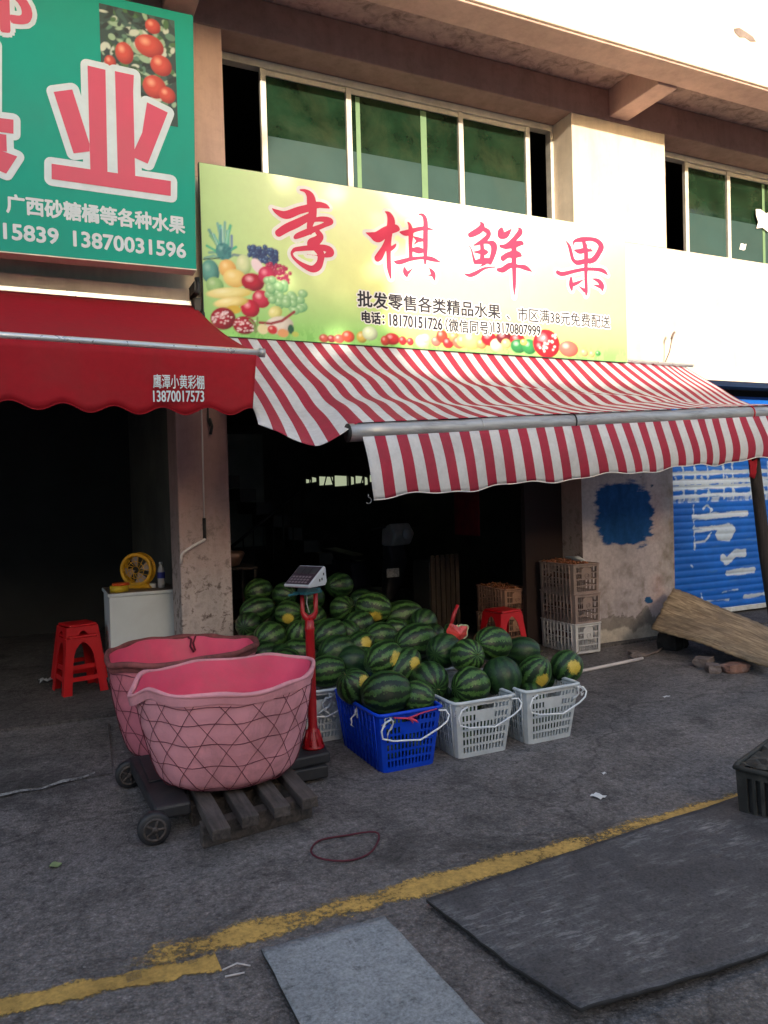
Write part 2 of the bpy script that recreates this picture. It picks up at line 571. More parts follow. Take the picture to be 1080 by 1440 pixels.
FRUIT = [0,1,2,3,4,5,6,7,8,9,10,11,12,13,14,15,16,17,[1.337,3.322,0.059,0.063,[70,140,145],0,[130,190,190],None],[1.347,3.306,0.0126,0.0094,[60,125,135],0.5,None,None],[1.378,3.31,0.0126,0.0094,[60,125,135],0.5,None,None],[1.382,3.347,0.0151,0.0094,[60,125,135],0.5,None,None],[1.373,3.341,0.0126,0.0094,[60,125,135],0.5,None,None],[1.381,3.292,0.0126,0.0113,[60,125,135],0.5,None,None],[1.322,3.37,0.0126,0.0094,[60,125,135],0.5,None,None],[1.327,3.276,0.0126,0.0094,[60,125,135],0.5,None,None],[1.345,3.317,0.0151,0.0094,[60,125,135],0.5,None,None],[1.335,3.329,0.0126,0.0094,[60,125,135],0.5,None,None],[1.342,3.348,0.0126,0.0094,[60,125,135],0.5,None,None],[1.356,3.323,0.0126,0.0094,[60,125,135],0.5,None,None],[1.38,3.314,0.0126,0.0094,[60,125,135],0.5,None,None],18,[1.234,3.165,0.0669,0.0866,[95,165,160],0,[150,200,190],[50,110,110]],[1.362,3.199,0.0645,0.0669,[238,196,120],0,[250,225,170],[215,150,80]],[1.484,3.24,0.0567,0.0756,[215,226,180],0,[235,240,205],[160,190,130]],[1.414,3.134,0.0869,0.0669,[240,215,140],0,[250,235,185],[220,180,95]],[1.264,3.067,0.0645,0.0614,[160,205,140],0,[200,225,180],[110,170,100]],[1.719,3.276,0.0189,0.0189,[55,80,130],0,[110,150,185],[35,50,95]],[1.733,3.304,0.0227,0.0189,[55,80,130],0,[110,150,185],[35,50,95]],[1.727,3.27,0.0189,0.0189,[55,80,130],0,[110,150,185],[35,50,95]],[1.645,3.289,0.0227,0.0189,[55,80,130],0,[110,150,185],[35,50,95]],[1.648,3.35,0.0189,0.0189,[55,80,130],0,[110,150,185],[35,50,95]],[1.694,3.337,0.0189,0.0227,[55,80,130],0,[110,150,185],[35,50,95]],[1.561,3.339,0.0189,0.0189,[55,80,130],0,[110,150,185],[35,50,95]],[1.686,3.271,0.0189,0.0189,[55,80,130],0,[110,150,185],[35,50,95]],[1.732,3.328,0.0227,0.0189,[55,80,130],0,[110,150,185],[35,50,95]],[1.736,3.356,0.0189,0.0227,[55,80,130],0,[110,150,185],[35,50,95]],[1.537,3.35,0.0189,0.0189,[55,80,130],0,[110,150,185],[35,50,95]],[1.612,3.3,0.0227,0.0189,[55,80,130],0,[110,150,185],[35,50,95]],[1.563,3.374,0.0227,0.0189,[55,80,130],0,[110,150,185],[35,50,95]],[1.709,3.352,0.0227,0.0189,[55,80,130],0,[110,150,185],[35,50,95]],[1.725,3.271,0.0189,0.0189,[55,80,130],0,[110,150,185],[35,50,95]],[1.606,3.32,0.0189,0.0189,[55,80,130],0,[110,150,185],[35,50,95]],[1.635,3.298,0.0227,0.0189,[55,80,130],0,[110,150,185],[35,50,95]],[1.651,3.311,0.0227,0.0189,[55,80,130],0,[110,150,185],[35,50,95]],[1.633,3.327,0.0189,0.0189,[55,80,130],0,[110,150,185],[35,50,95]],[1.678,3.36,0.0189,0.0189,[55,80,130],0,[110,150,185],[35,50,95]],[1.636,3.311,0.0189,0.0227,[55,80,130],0,[110,150,185],[35,50,95]],[1.532,3.319,0.0189,0.0189,[55,80,130],0,[110,150,185],[35,50,95]],[1.65,3.387,0.0189,0.0189,[55,80,130],0,[110,150,185],[35,50,95]],[1.655,3.301,0.0227,0.0189,[55,80,130],0,[110,150,185],[35,50,95]],[1.624,3.291,0.0189,0.0189,[55,80,130],0,[110,150,185],[35,50,95]],[1.729,3.364,0.0189,0.0189,[55,80,130],0,[110,150,185],[35,50,95]],[1.622,3.303,0.0227,0.0189,[55,80,130],0,[110,150,185],[35,50,95]],[1.595,3.333,0.0227,0.0189,[55,80,130],0,[110,150,185],[35,50,95]],[1.593,3.332,0.0189,0.0189,[55,80,130],0,[110,150,185],[35,50,95]],[1.652,3.348,0.0189,0.0227,[55,80,130],0,[110,150,185],[35,50,95]],[1.681,3.35,0.0189,0.0227,[55,80,130],0,[110,150,185],[35,50,95]],[1.579,3.356,0.0227,0.0189,[55,80,130],0,[110,150,185],[35,50,95]],[1.617,3.288,0.0227,0.0227,[55,80,130],0,[110,150,185],[35,50,95]],[1.55,3.334,0.0189,0.0189,[55,80,130],0,[110,150,185],[35,50,95]],[1.564,3.333,0.0227,0.0189,[55,80,130],0,[110,150,185],[35,50,95]],[1.623,3.355,0.0189,0.0189,[55,80,130],0,[110,150,185],[35,50,95]],[1.703,3.37,0.0189,0.0189,[55,80,130],0,[110,150,185],[35,50,95]],[1.66,3.277,0.0189,0.0189,[55,80,130],0,[110,150,185],[35,50,95]],[1.601,3.366,0.0189,0.0189,[55,80,130],0,[110,150,185],[35,50,95]],[1.585,3.334,0.0227,0.0227,[55,80,130],0,[110,150,185],[35,50,95]],[1.615,3.327,0.0189,0.0227,[55,80,130],0,[110,150,185],[35,50,95]],[1.563,3.38,0.0227,0.0189,[55,80,130],0,[110,150,185],[35,50,95]],[1.722,3.273,0.0227,0.0189,[55,80,130],0,[110,150,185],[35,50,95]],[1.733,3.338,0.0189,0.0227,[55,80,130],0,[110,150,185],[35,50,95]],[1.723,3.267,0.0189,0.0189,[55,80,130],0,[110,150,185],[35,50,95]],[1.701,3.302,0.0227,0.0227,[55,80,130],0,[110,150,185],[35,50,95]],[1.636,3.348,0.0189,0.0227,[55,80,130],0,[110,150,185],[35,50,95]],[1.6,3.353,0.0227,0.0189,[55,80,130],0,[110,150,185],[35,50,95]],[1.712,3.269,0.0189,0.0189,[55,80,130],0,[110,150,185],[35,50,95]],[1.65,3.388,0.0189,0.0189,[55,80,130],0,[110,150,185],[35,50,95]],[1.684,3.37,0.0227,0.0189,[55,80,130],0,[110,150,185],[35,50,95]],[1.637,3.33,0.0227,0.0189,[55,80,130],0,[110,150,185],[35,50,95]],[1.723,3.311,0.0189,0.0189,[55,80,130],0,[110,150,185],[35,50,95]],[1.6,3.349,0.0227,0.0227,[55,80,130],0,[110,150,185],[35,50,95]],[1.707,3.329,0.0227,0.0227,[55,80,130],0,[110,150,185],[35,50,95]],[1.691,3.345,0.0227,0.0227,[55,80,130],0,[110,150,185],[35,50,95]],[1.569,3.306,0.0227,0.0227,[55,80,130],0,[110,150,185],[35,50,95]],[1.699,3.372,0.0227,0.0189,[55,80,130],0,[110,150,185],[35,50,95]],[1.69,3.264,0.0227,0.0227,[55,80,130],0,[110,150,185],[35,50,95]],[1.694,3.278,0.0189,0.0189,[55,80,130],0,[110,150,185],[35,50,95]],[1.585,3.345,0.0189,0.0227,[55,80,130],0,[110,150,185],[35,50,95]],[1.638,3.329,0.0189,0.0227,[55,80,130],0,[110,150,185],[35,50,95]],[1.531,3.369,0.0189,0.0227,[55,80,130],0,[110,150,185],[35,50,95]],[1.556,3.362,0.0189,0.0227,[55,80,130],0,[110,150,185],[35,50,95]],[1.633,3.344,0.0227,0.0189,[55,80,130],0,[110,150,185],[35,50,95]],[1.594,3.334,0.0227,0.0189,[55,80,130],0,[110,150,185],[35,50,95]],[1.662,3.309,0.0189,0.0189,[55,80,130],0,[110,150,185],[35,50,95]],[1.604,3.358,0.0227,0.0227,[55,80,130],0,[110,150,185],[35,50,95]],[1.598,3.367,0.0227,0.0227,[55,80,130],0,[110,150,185],[35,50,95]],[1.642,3.288,0.0227,0.0227,[55,80,130],0,[110,150,185],[35,50,95]],[1.609,3.374,0.0189,0.0189,[55,80,130],0,[110,150,185],[35,50,95]],[1.566,3.328,0.0227,0.0189,[55,80,130],0,[110,150,185],[35,50,95]],[1.652,3.28,0.0227,0.0189,[55,80,130],0,[110,150,185],[35,50,95]],[1.586,3.242,0.0394,0.059,[235,215,225],0.6,None,None],[1.771,3.213,0.015,0.015,[165,40,85],0,[225,120,150],None],[1.723,3.198,0.0179,0.015,[165,40,85],0,[225,120,150],None],[1.786,3.216,0.0179,0.0179,[165,40,85],0,[225,120,150],None],[1.784,3.21,0.0179,0.015,[165,40,85],0,[225,120,150],None],[1.699,3.19,0.0179,0.0179,[165,40,85],0,[225,120,150],None],[1.733,3.21,0.0179,0.0179,[165,40,85],0,[225,120,150],None],[1.817,3.141,0.0179,0.015,[165,40,85],0,[225,120,150],None],[1.803,3.242,0.0179,0.015,[165,40,85],0,[225,120,150],None],[1.742,3.256,0.0179,0.015,[165,40,85],0,[225,120,150],None],[1.806,3.181,0.015,0.015,[165,40,85],0,[225,120,150],None],[1.819,3.163,0.0179,0.015,[165,40,85],0,[225,120,150],None],[1.778,3.168,0.015,0.015,[165,40,85],0,[225,120,150],None],[1.761,3.261,0.0179,0.015,[165,40,85],0,[225,120,150],None],[1.664,3.253,0.015,0.0179,[165,40,85],0,[225,120,150],None],[1.689,3.266,0.0179,0.0179,[165,40,85],0,[225,120,150],None],[1.811,3.18,0.015,0.0179,[165,40,85],0,[225,120,150],None],[1.748,3.168,0.0179,0.015,[165,40,85],0,[225,120,150],None],[1.714,3.187,0.015,0.0179,[165,40,85],0,[225,120,150],None],[1.81,3.245,0.015,0.015,[165,40,85],0,[225,120,150],None],[1.688,3.232,0.0179,0.015,[165,40,85],0,[225,120,150],None],[1.768,3.164,0.015,0.015,[165,40,85],0,[225,120,150],None],[1.728,3.218,0.015,0.0179,[165,40,85],0,[225,120,150],None],[1.728,3.221,0.0179,0.015,[165,40,85],0,[225,120,150],None],[1.734,3.262,0.015,0.015,[165,40,85],0,[225,120,150],None],[1.795,3.178,0.015,0.015,[165,40,85],0,[225,120,150],None],[1.75,3.203,0.015,0.0179,[165,40,85],0,[225,120,150],None],[1.683,3.254,0.0179,0.015,[165,40,85],0,[225,120,150],None],[1.751,3.209,0.015,0.0179,[165,40,85],0,[225,120,150],None],[1.79,3.252,0.0179,0.0179,[165,40,85],0,[225,120,150],None],[1.705,3.241,0.015,0.0179,[165,40,85],0,[225,120,150],None],[1.764,3.23,0.0179,0.015,[165,40,85],0,[225,120,150],None],[1.786,3.217,0.0179,0.0179,[165,40,85],0,[225,120,150],None],[1.814,3.194,0.015,0.015,[165,40,85],0,[225,120,150],None],[1.705,3.238,0.015,0.015,[165,40,85],0,[225,120,150],None],[1.727,3.247,0.015,0.015,[165,40,85],0,[225,120,150],None],[1.722,3.224,0.015,0.015,[165,40,85],0,[225,120,150],None],[1.84,3.212,0.015,0.015,[165,40,85],0,[225,120,150],None],[1.766,3.207,0.0179,0.015,[165,40,85],0,[225,120,150],None],[1.809,3.157,0.0179,0.015,[165,40,85],0,[225,120,150],None],[1.758,3.204,0.0179,0.0179,[165,40,85],0,[225,120,150],None],[1.548,3.118,0.0869,0.0669,[185,25,60],0,[240,180,195],[120,10,45]],[1.657,3.179,0.0661,0.0669,[205,45,95],0,[240,150,175],[150,20,60]],[1.608,2.999,0.0693,0.0669,[205,50,85],0,[245,195,205],[160,20,55]],[1.521,2.922,0.0724,0.0669,[200,25,65],0,[245,170,185],[140,10,45]],[1.369,3.022,0.17,0.0409,[240,232,165],0.13,[250,246,205],[215,195,105]],[1.379,2.955,0.1299,0.0394,[242,228,160],0.2,[252,246,205],[205,180,90]],[1.398,2.904,0.0551,0.0315,[215,180,70],0.1,None,None],[1.858,2.96,0.0397,0.0378,[158,205,150],0,[215,238,205],[105,170,115]],[1.76,2.984,0.0397,0.0315,[158,205,150],0,[215,238,205],[105,170,115]],[1.937,3.068,0.0397,0.0315,[158,205,150],0,[215,238,205],[105,170,115]],[1.712,3.107,0.0331,0.0315,[158,205,150],0,[215,238,205],[105,170,115]],[1.859,3.007,0.0397,0.0378,[158,205,150],0,[215,238,205],[105,170,115]],[1.933,2.967,0.0397,0.0378,[158,205,150],0,[215,238,205],[105,170,115]],[1.716,3.119,0.0397,0.0315,[158,205,150],0,[215,238,205],[105,170,115]],[1.721,3.12,0.0397,0.0315,[158,205,150],0,[215,238,205],[105,170,115]],[1.853,2.959,0.0397,0.0315,[158,205,150],0,[215,238,205],[105,170,115]],[1.767,2.986,0.0397,0.0315,[158,205,150],0,[215,238,205],[105,170,115]],[1.669,3.14,0.0397,0.0315,[158,205,150],0,[215,238,205],[105,170,115]],[1.748,3.022,0.0331,0.0378,[158,205,150],0,[215,238,205],[105,170,115]],[1.742,3.058,0.0397,0.0315,[158,205,150],0,[215,238,205],[105,170,115]],[1.791,3.121,0.0331,0.0378,[158,205,150],0,[215,238,205],[105,170,115]],[1.759,3.032,0.0331,0.0315,[158,205,150],0,[215,238,205],[105,170,115]],[1.678,3.094,0.0331,0.0378,[158,205,150],0,[215,238,205],[105,170,115]],[1.91,2.951,0.0397,0.0315,[158,205,150],0,[215,238,205],[105,170,115]],[1.752,2.973,0.0331,0.0378,[158,205,150],0,[215,238,205],[105,170,115]],[1.846,3.011,0.0397,0.0315,[158,205,150],0,[215,238,205],[105,170,115]],[1.868,2.934,0.0397,0.0315,[158,205,150],0,[215,238,205],[105,170,115]],[1.846,3.042,0.0397,0.0378,[158,205,150],0,[215,238,205],[105,170,115]],[1.674,3.038,0.0397,0.0315,[158,205,150],0,[215,238,205],[105,170,115]],[1.745,2.987,0.0397,0.0315,[158,205,150],0,[215,238,205],[105,170,115]],[1.848,3.034,0.0331,0.0315,[158,205,150],0,[215,238,205],[105,170,115]],[1.694,3.001,0.0331,0.0315,[158,205,150],0,[215,238,205],[105,170,115]],[1.913,3.017,0.0397,0.0315,[158,205,150],0,[215,238,205],[105,170,115]],[1.684,3.08,0.0397,0.0378,[158,205,150],0,[215,238,205],[105,170,115]],[1.86,3.027,0.0331,0.0315,[158,205,150],0,[215,238,205],[105,170,115]],[1.808,3.01,0.0331,0.0378,[158,205,150],0,[215,238,205],[105,170,115]],[1.781,3.094,0.0397,0.0315,[158,205,150],0,[215,238,205],[105,170,115]],[1.697,3.148,0.0331,0.0315,[158,205,150],0,[215,238,205],[105,170,115]],[1.858,2.986,0.0331,0.0315,[158,205,150],0,[215,238,205],[105,170,115]],[1.804,2.986,0.0397,0.0378,[158,205,150],0,[215,238,205],[105,170,115]],[1.751,3.103,0.0397,0.0378,[158,205,150],0,[215,238,205],[105,170,115]],[1.714,2.908,0.0567,0.0456,[225,222,150],0.5,[240,238,190],[180,180,95]],[1.741,2.813,0.1133,0.0661,[224,216,206],0.2,[240,235,230],[190,180,170]],19,[1.317,2.832,0.0944,0.0803,[165,20,50],0.3,[200,70,90],[110,10,35]],[1.474,2.794,0.0866,0.0669,[165,18,48],0.1,[205,70,90],[110,10,35]],[1.315,2.857,0.0071,0.0055,[240,215,220],0,None,None],[1.533,2.761,0.0071,0.0055,[240,215,220],0,None,None],[1.48,2.774,0.0085,0.0055,[240,215,220],0,None,None],[1.473,2.752,0.0071,0.0055,[240,215,220],0,None,None],[1.281,2.87,0.0085,0.0055,[240,215,220],0,None,None],[1.327,2.799,0.0071,0.0055,[240,215,220],0,None,None],[1.267,2.861,0.0071,0.0055,[240,215,220],0,None,None],[1.502,2.81,0.0085,0.0055,[240,215,220],0,None,None],[1.334,2.87,0.0071,0.0055,[240,215,220],0,None,None],[1.522,2.798,0.0085,0.0055,[240,215,220],0,None,None],[1.33,2.864,0.0071,0.0055,[240,215,220],0,None,None],[1.454,2.816,0.0085,0.0066,[240,215,220],0,None,None],[1.536,2.761,0.0085,0.0066,[240,215,220],0,None,None],[1.444,2.759,0.0071,0.0055,[240,215,220],0,None,None],[1.494,2.756,0.0071,0.0055,[240,215,220],0,None,None],[1.538,2.787,0.0071,0.0055,[240,215,220],0,None,None],[1.334,2.817,0.0071,0.0055,[240,215,220],0,None,None],[1.252,2.808,0.0071,0.0055,[240,215,220],0,None,None],[1.316,2.834,0.0085,0.0055,[240,215,220],0,None,None],[1.425,2.769,0.0071,0.0066,[240,215,220],0,None,None],[1.242,2.83,0.0071,0.0055,[240,215,220],0,None,None],[1.413,2.814,0.0085,0.0066,[240,215,220],0,None,None],[1.257,2.805,0.0071,0.0055,[240,215,220],0,None,None],[1.239,2.82,0.0071,0.0055,[240,215,220],0,None,None],[1.319,2.88,0.0071,0.0055,[240,215,220],0,None,None],[1.445,2.762,0.0085,0.0055,[240,215,220],0,None,None],[1.248,2.8,0.0071,0.0055,[240,215,220],0,None,None],[1.352,2.817,0.0071,0.0055,[240,215,220],0,None,None],[1.556,2.832,0.0071,0.0055,[240,215,220],0,None,None],[1.378,2.846,0.0071,0.0055,[240,215,220],0,None,None],[1.316,2.872,0.0071,0.0055,[240,215,220],0,None,None],[1.301,2.804,0.0071,0.0055,[240,215,220],0,None,None],[1.3,2.837,0.0071,0.0055,[240,215,220],0,None,None],[1.324,2.844,0.0071,0.0055,[240,215,220],0,None,None],[1.443,2.799,0.0071,0.0055,[240,215,220],0,None,None],[1.465,2.802,0.0071,0.0055,[240,215,220],0,None,None],[1.354,2.851,0.0071,0.0066,[240,215,220],0,None,None],[1.466,2.811,0.0071,0.0055,[240,215,220],0,None,None],[1.432,2.841,0.0071,0.0055,[240,215,220],0,None,None],[1.278,2.845,0.0071,0.0055,[240,215,220],0,None,None],[1.481,2.83,0.0071,0.0055,[240,215,220],0,None,None],[1.264,2.841,0.0071,0.0055,[240,215,220],0,None,None],[1.341,2.871,0.0085,0.0055,[240,215,220],0,None,None],[1.309,2.864,0.0085,0.0055,[240,215,220],0,None,None],[1.302,2.852,0.0085,0.0055,[240,215,220],0,None,None],[1.352,2.88,0.0071,0.0055,[240,215,220],0,None,None],[1.401,2.794,0.0071,0.0055,[240,215,220],0,None,None],[1.275,2.843,0.0071,0.0055,[240,215,220],0,None,None],[1.262,2.821,0.0085,0.0066,[240,215,220],0,None,None],[1.541,2.794,0.0071,0.0055,[240,215,220],0,None,None],[1.437,2.769,0.0071,0.0055,[240,215,220],0,None,None],[1.519,2.759,0.0071,0.0055,[240,215,220],0,None,None],[1.435,2.817,0.0085,0.0055,[240,215,220],0,None,None],[1.496,2.814,0.0071,0.0055,[240,215,220],0,None,None],[1.245,2.837,0.0085,0.0055,[240,215,220],0,None,None],[1.334,2.883,0.0071,0.0055,[240,215,220],0,None,None],[1.349,2.882,0.0071,0.0055,[240,215,220],0,None,None],[1.315,2.864,0.0071,0.0055,[240,215,220],0,None,None],[1.425,2.751,0.0085,0.0055,[240,215,220],0,None,None],[1.449,2.799,0.0071,0.0055,[240,215,220],0,None,None],20,21,22,[1.614,2.775,0.0425,0.0378,[225,215,170],0,None,None],[1.688,2.776,0.0378,0.0331,[200,50,60],0,[245,200,190],None],[1.77,2.756,0.0434,0.0321,[225,160,110],0,None,None],[1.833,2.79,0.0246,0.0359,[40,90,70],0,None,None],[1.868,2.754,0.0275,0.0208,[190,200,100],0,None,None],[2.099,2.737,0.0399,0.0332,[190,80,70],0,[229,185,181],[133,56,49]],[2.162,2.737,0.0368,0.0307,[150,40,50],0,[213,169,173],[105,28,35]],[2.225,2.741,0.0429,0.0358,[205,90,80],0,[235,189,185],[143,62,56]],[2.303,2.764,0.0552,0.046,[210,80,60],0,[237,185,177],[147,56,42]],[2.42,2.767,0.046,0.046,[220,190,90],0,[241,229,189],[154,133,62]],[2.492,2.801,0.0675,0.0562,[210,225,190],0,[237,243,229],[147,157,133]],[2.687,2.769,0.068,0.0486,[190,40,50],0,[229,169,173],[133,28,35]],[2.624,2.751,0.0399,0.0399,[205,70,60],0,[235,181,177],[143,49,42]],[2.782,2.761,0.0368,0.0368,[200,45,55],0,[233,171,175],[140,31,38]],[2.851,2.758,0.0337,0.0337,[205,50,60],0,[235,173,177],[143,35,42]],[2.963,2.767,0.0644,0.0552,[215,230,195],0,[239,245,231],[150,161,136]],[2.993,2.794,0.0429,0.0368,[215,230,195],0,[239,245,231],[150,161,136]],[3.092,2.775,0.0501,0.0429,[225,120,110],0,[243,201,197],[157,84,77]],[3.151,2.821,0.0552,0.0552,[200,70,55],0,[233,181,175],[140,49,38]],[3.207,2.767,0.0537,0.046,[190,40,50],0,[229,169,173],[133,28,35]],[3.268,2.821,0.0537,0.046,[225,150,100],0,[243,213,193],[157,105,70]],[3.311,2.778,0.0608,0.0521,[225,110,90],0,[243,197,189],[157,77,62]],[3.355,2.791,0.0644,0.0552,[230,190,120],0,[245,229,201],[161,133,84]],[3.44,2.806,0.0966,0.0828,[225,215,130],0,[243,239,205],[157,150,91]],[3.536,2.781,0.0537,0.046,[225,150,100],0,[243,213,193],[157,105,70]],[3.617,2.828,0.0818,0.0613,[190,25,45],0,[229,163,171],[133,17,31]],[3.69,2.778,0.0644,0.0552,[225,225,190],0,[243,243,229],[157,157,133]],[3.77,2.848,0.0818,0.0613,[110,25,45],0,[197,163,171],[77,17,31]],[3.79,2.797,0.0501,0.0429,[225,190,130],0,[243,229,205],[157,133,91]],[3.912,2.836,0.0818,0.0613,[170,30,50],0,[221,165,173],[118,21,35]],[3.917,2.783,0.0818,0.0613,[45,130,75],0,[171,205,183],[31,91,52]],[4.033,2.785,0.0777,0.068,[50,140,80],0,[173,209,185],[35,98,56]],[3.976,2.821,0.0368,0.0276,[210,190,110],0,[237,229,197],[147,133,77]],[4.222,2.823,0.1472,0.1288,[195,30,50],0,[231,165,173],[136,21,35]],[4.154,2.786,0.0644,0.0552,[195,30,50],0,[231,165,173],[136,21,35]],[4.468,2.791,0.1104,0.0736,[215,110,100],0,[239,197,193],[150,77,70]],[4.647,2.765,0.0491,0.0368,[225,160,120],0,[243,217,201],[157,112,84]],[4.735,2.759,0.0368,0.0322,[220,170,120],0,[241,221,201],[154,118,84]],[4.807,2.768,0.0327,0.0245,[70,140,80],0,[181,209,185],[49,98,56]],[4.19,2.8,0.0119,0.0119,[245,215,215],0,None,None],[4.196,2.786,0.0136,0.0102,[245,215,215],0,None,None],[4.251,2.847,0.0119,0.0102,[245,215,215],0,None,None],[4.319,2.885,0.0136,0.0119,[245,215,215],0,None,None],[4.203,2.826,0.0136,0.0119,[245,215,215],0,None,None],[4.232,2.823,0.0136,0.0102,[245,215,215],0,None,None],[4.282,2.847,0.0136,0.0119,[245,215,215],0,None,None],[4.293,2.773,0.0119,0.0102,[245,215,215],0,None,None],[4.196,2.756,0.0119,0.0119,[245,215,215],0,None,None],[4.193,2.877,0.0119,0.0119,[245,215,215],0,None,None],[4.287,2.842,0.0136,0.0102,[245,215,215],0,None,None],[4.209,2.794,0.0136,0.0119,[245,215,215],0,None,None],[4.187,2.774,0.0119,0.0102,[245,215,215],0,None,None],[4.222,2.787,0.0136,0.0102,[245,215,215],0,None,None],[4.31,2.801,0.0136,0.0102,[245,215,215],0,None,None],[4.321,2.908,0.0136,0.0119,[245,215,215],0,None,None],[4.151,2.783,0.0136,0.0102,[245,215,215],0,None,None],[4.293,2.899,0.0136,0.0119,[245,215,215],0,None,None]]
FLINES = [[[[1.338,3.273],[1.309,3.343],[1.268,3.436]],0.0189,[85,182,174]],[[[1.344,3.274],[1.372,3.375],[1.371,3.473]],0.0189,[78,168,178]],[[[1.34,3.274],[1.306,3.367],[1.319,3.507]],0.0189,[100,185,177]],[[[1.348,3.275],[1.387,3.336],[1.43,3.365]],0.0189,[74,183,140]],[[[1.336,3.273],[1.288,3.309],[1.231,3.302]],0.0189,[123,175,156]],[[[1.336,3.273],[1.297,3.35],[1.236,3.464]],0.0227,[105,159,152]],[[[1.34,3.274],[1.323,3.386],[1.299,3.52]],0.0189,[115,175,174]],[[[1.344,3.282],[1.344,3.396],[1.353,3.535]],0.0189,[123,180,170]],[[[1.353,3.283],[1.365,3.415],[1.393,3.516]],0.0227,[95,185,149]],[[[1.332,3.273],[1.272,3.323],[1.216,3.349]],0.0189,[84,185,149]],[[[1.336,3.265],[1.263,3.282],[1.197,3.258]],0.0189,[125,178,164]],[[[1.352,3.275],[1.397,3.361],[1.399,3.443]],0.0189,[117,145,182]],[[[1.352,3.267],[1.411,3.306],[1.52,3.301]],0.0189,[119,149,150]],[[[1.332,3.273],[1.282,3.381],[1.243,3.425]],0.0189,[118,182,142]],[[[1.34,3.278],[1.316,3.409],[1.326,3.475]],0.0189,[89,146,157]],[[[1.336,3.29],[1.336,3.403],[1.331,3.5]],0.0085,[170,215,215]],[[[1.349,3.291],[1.36,3.39],[1.377,3.481]],0.0071,[170,215,215]],[[[1.324,3.296],[1.29,3.374],[1.26,3.443]],0.0071,[170,215,215]],[[[1.189,3.249],[1.303,3.27]],0.0094,[50,80,80]],[[[1.59,2.823],[1.676,2.821],[1.764,2.848],[1.864,2.923]],0.0205,[150,60,65]],[[[1.553,2.75],[1.547,2.808],[1.514,2.838]],0.0126,[120,150,90]],[[[1.558,2.75],[1.573,2.818],[1.574,2.859]],0.0126,[120,150,90]],[[[1.562,2.751],[1.606,2.787],[1.632,2.814]],0.0126,[120,150,90]]]
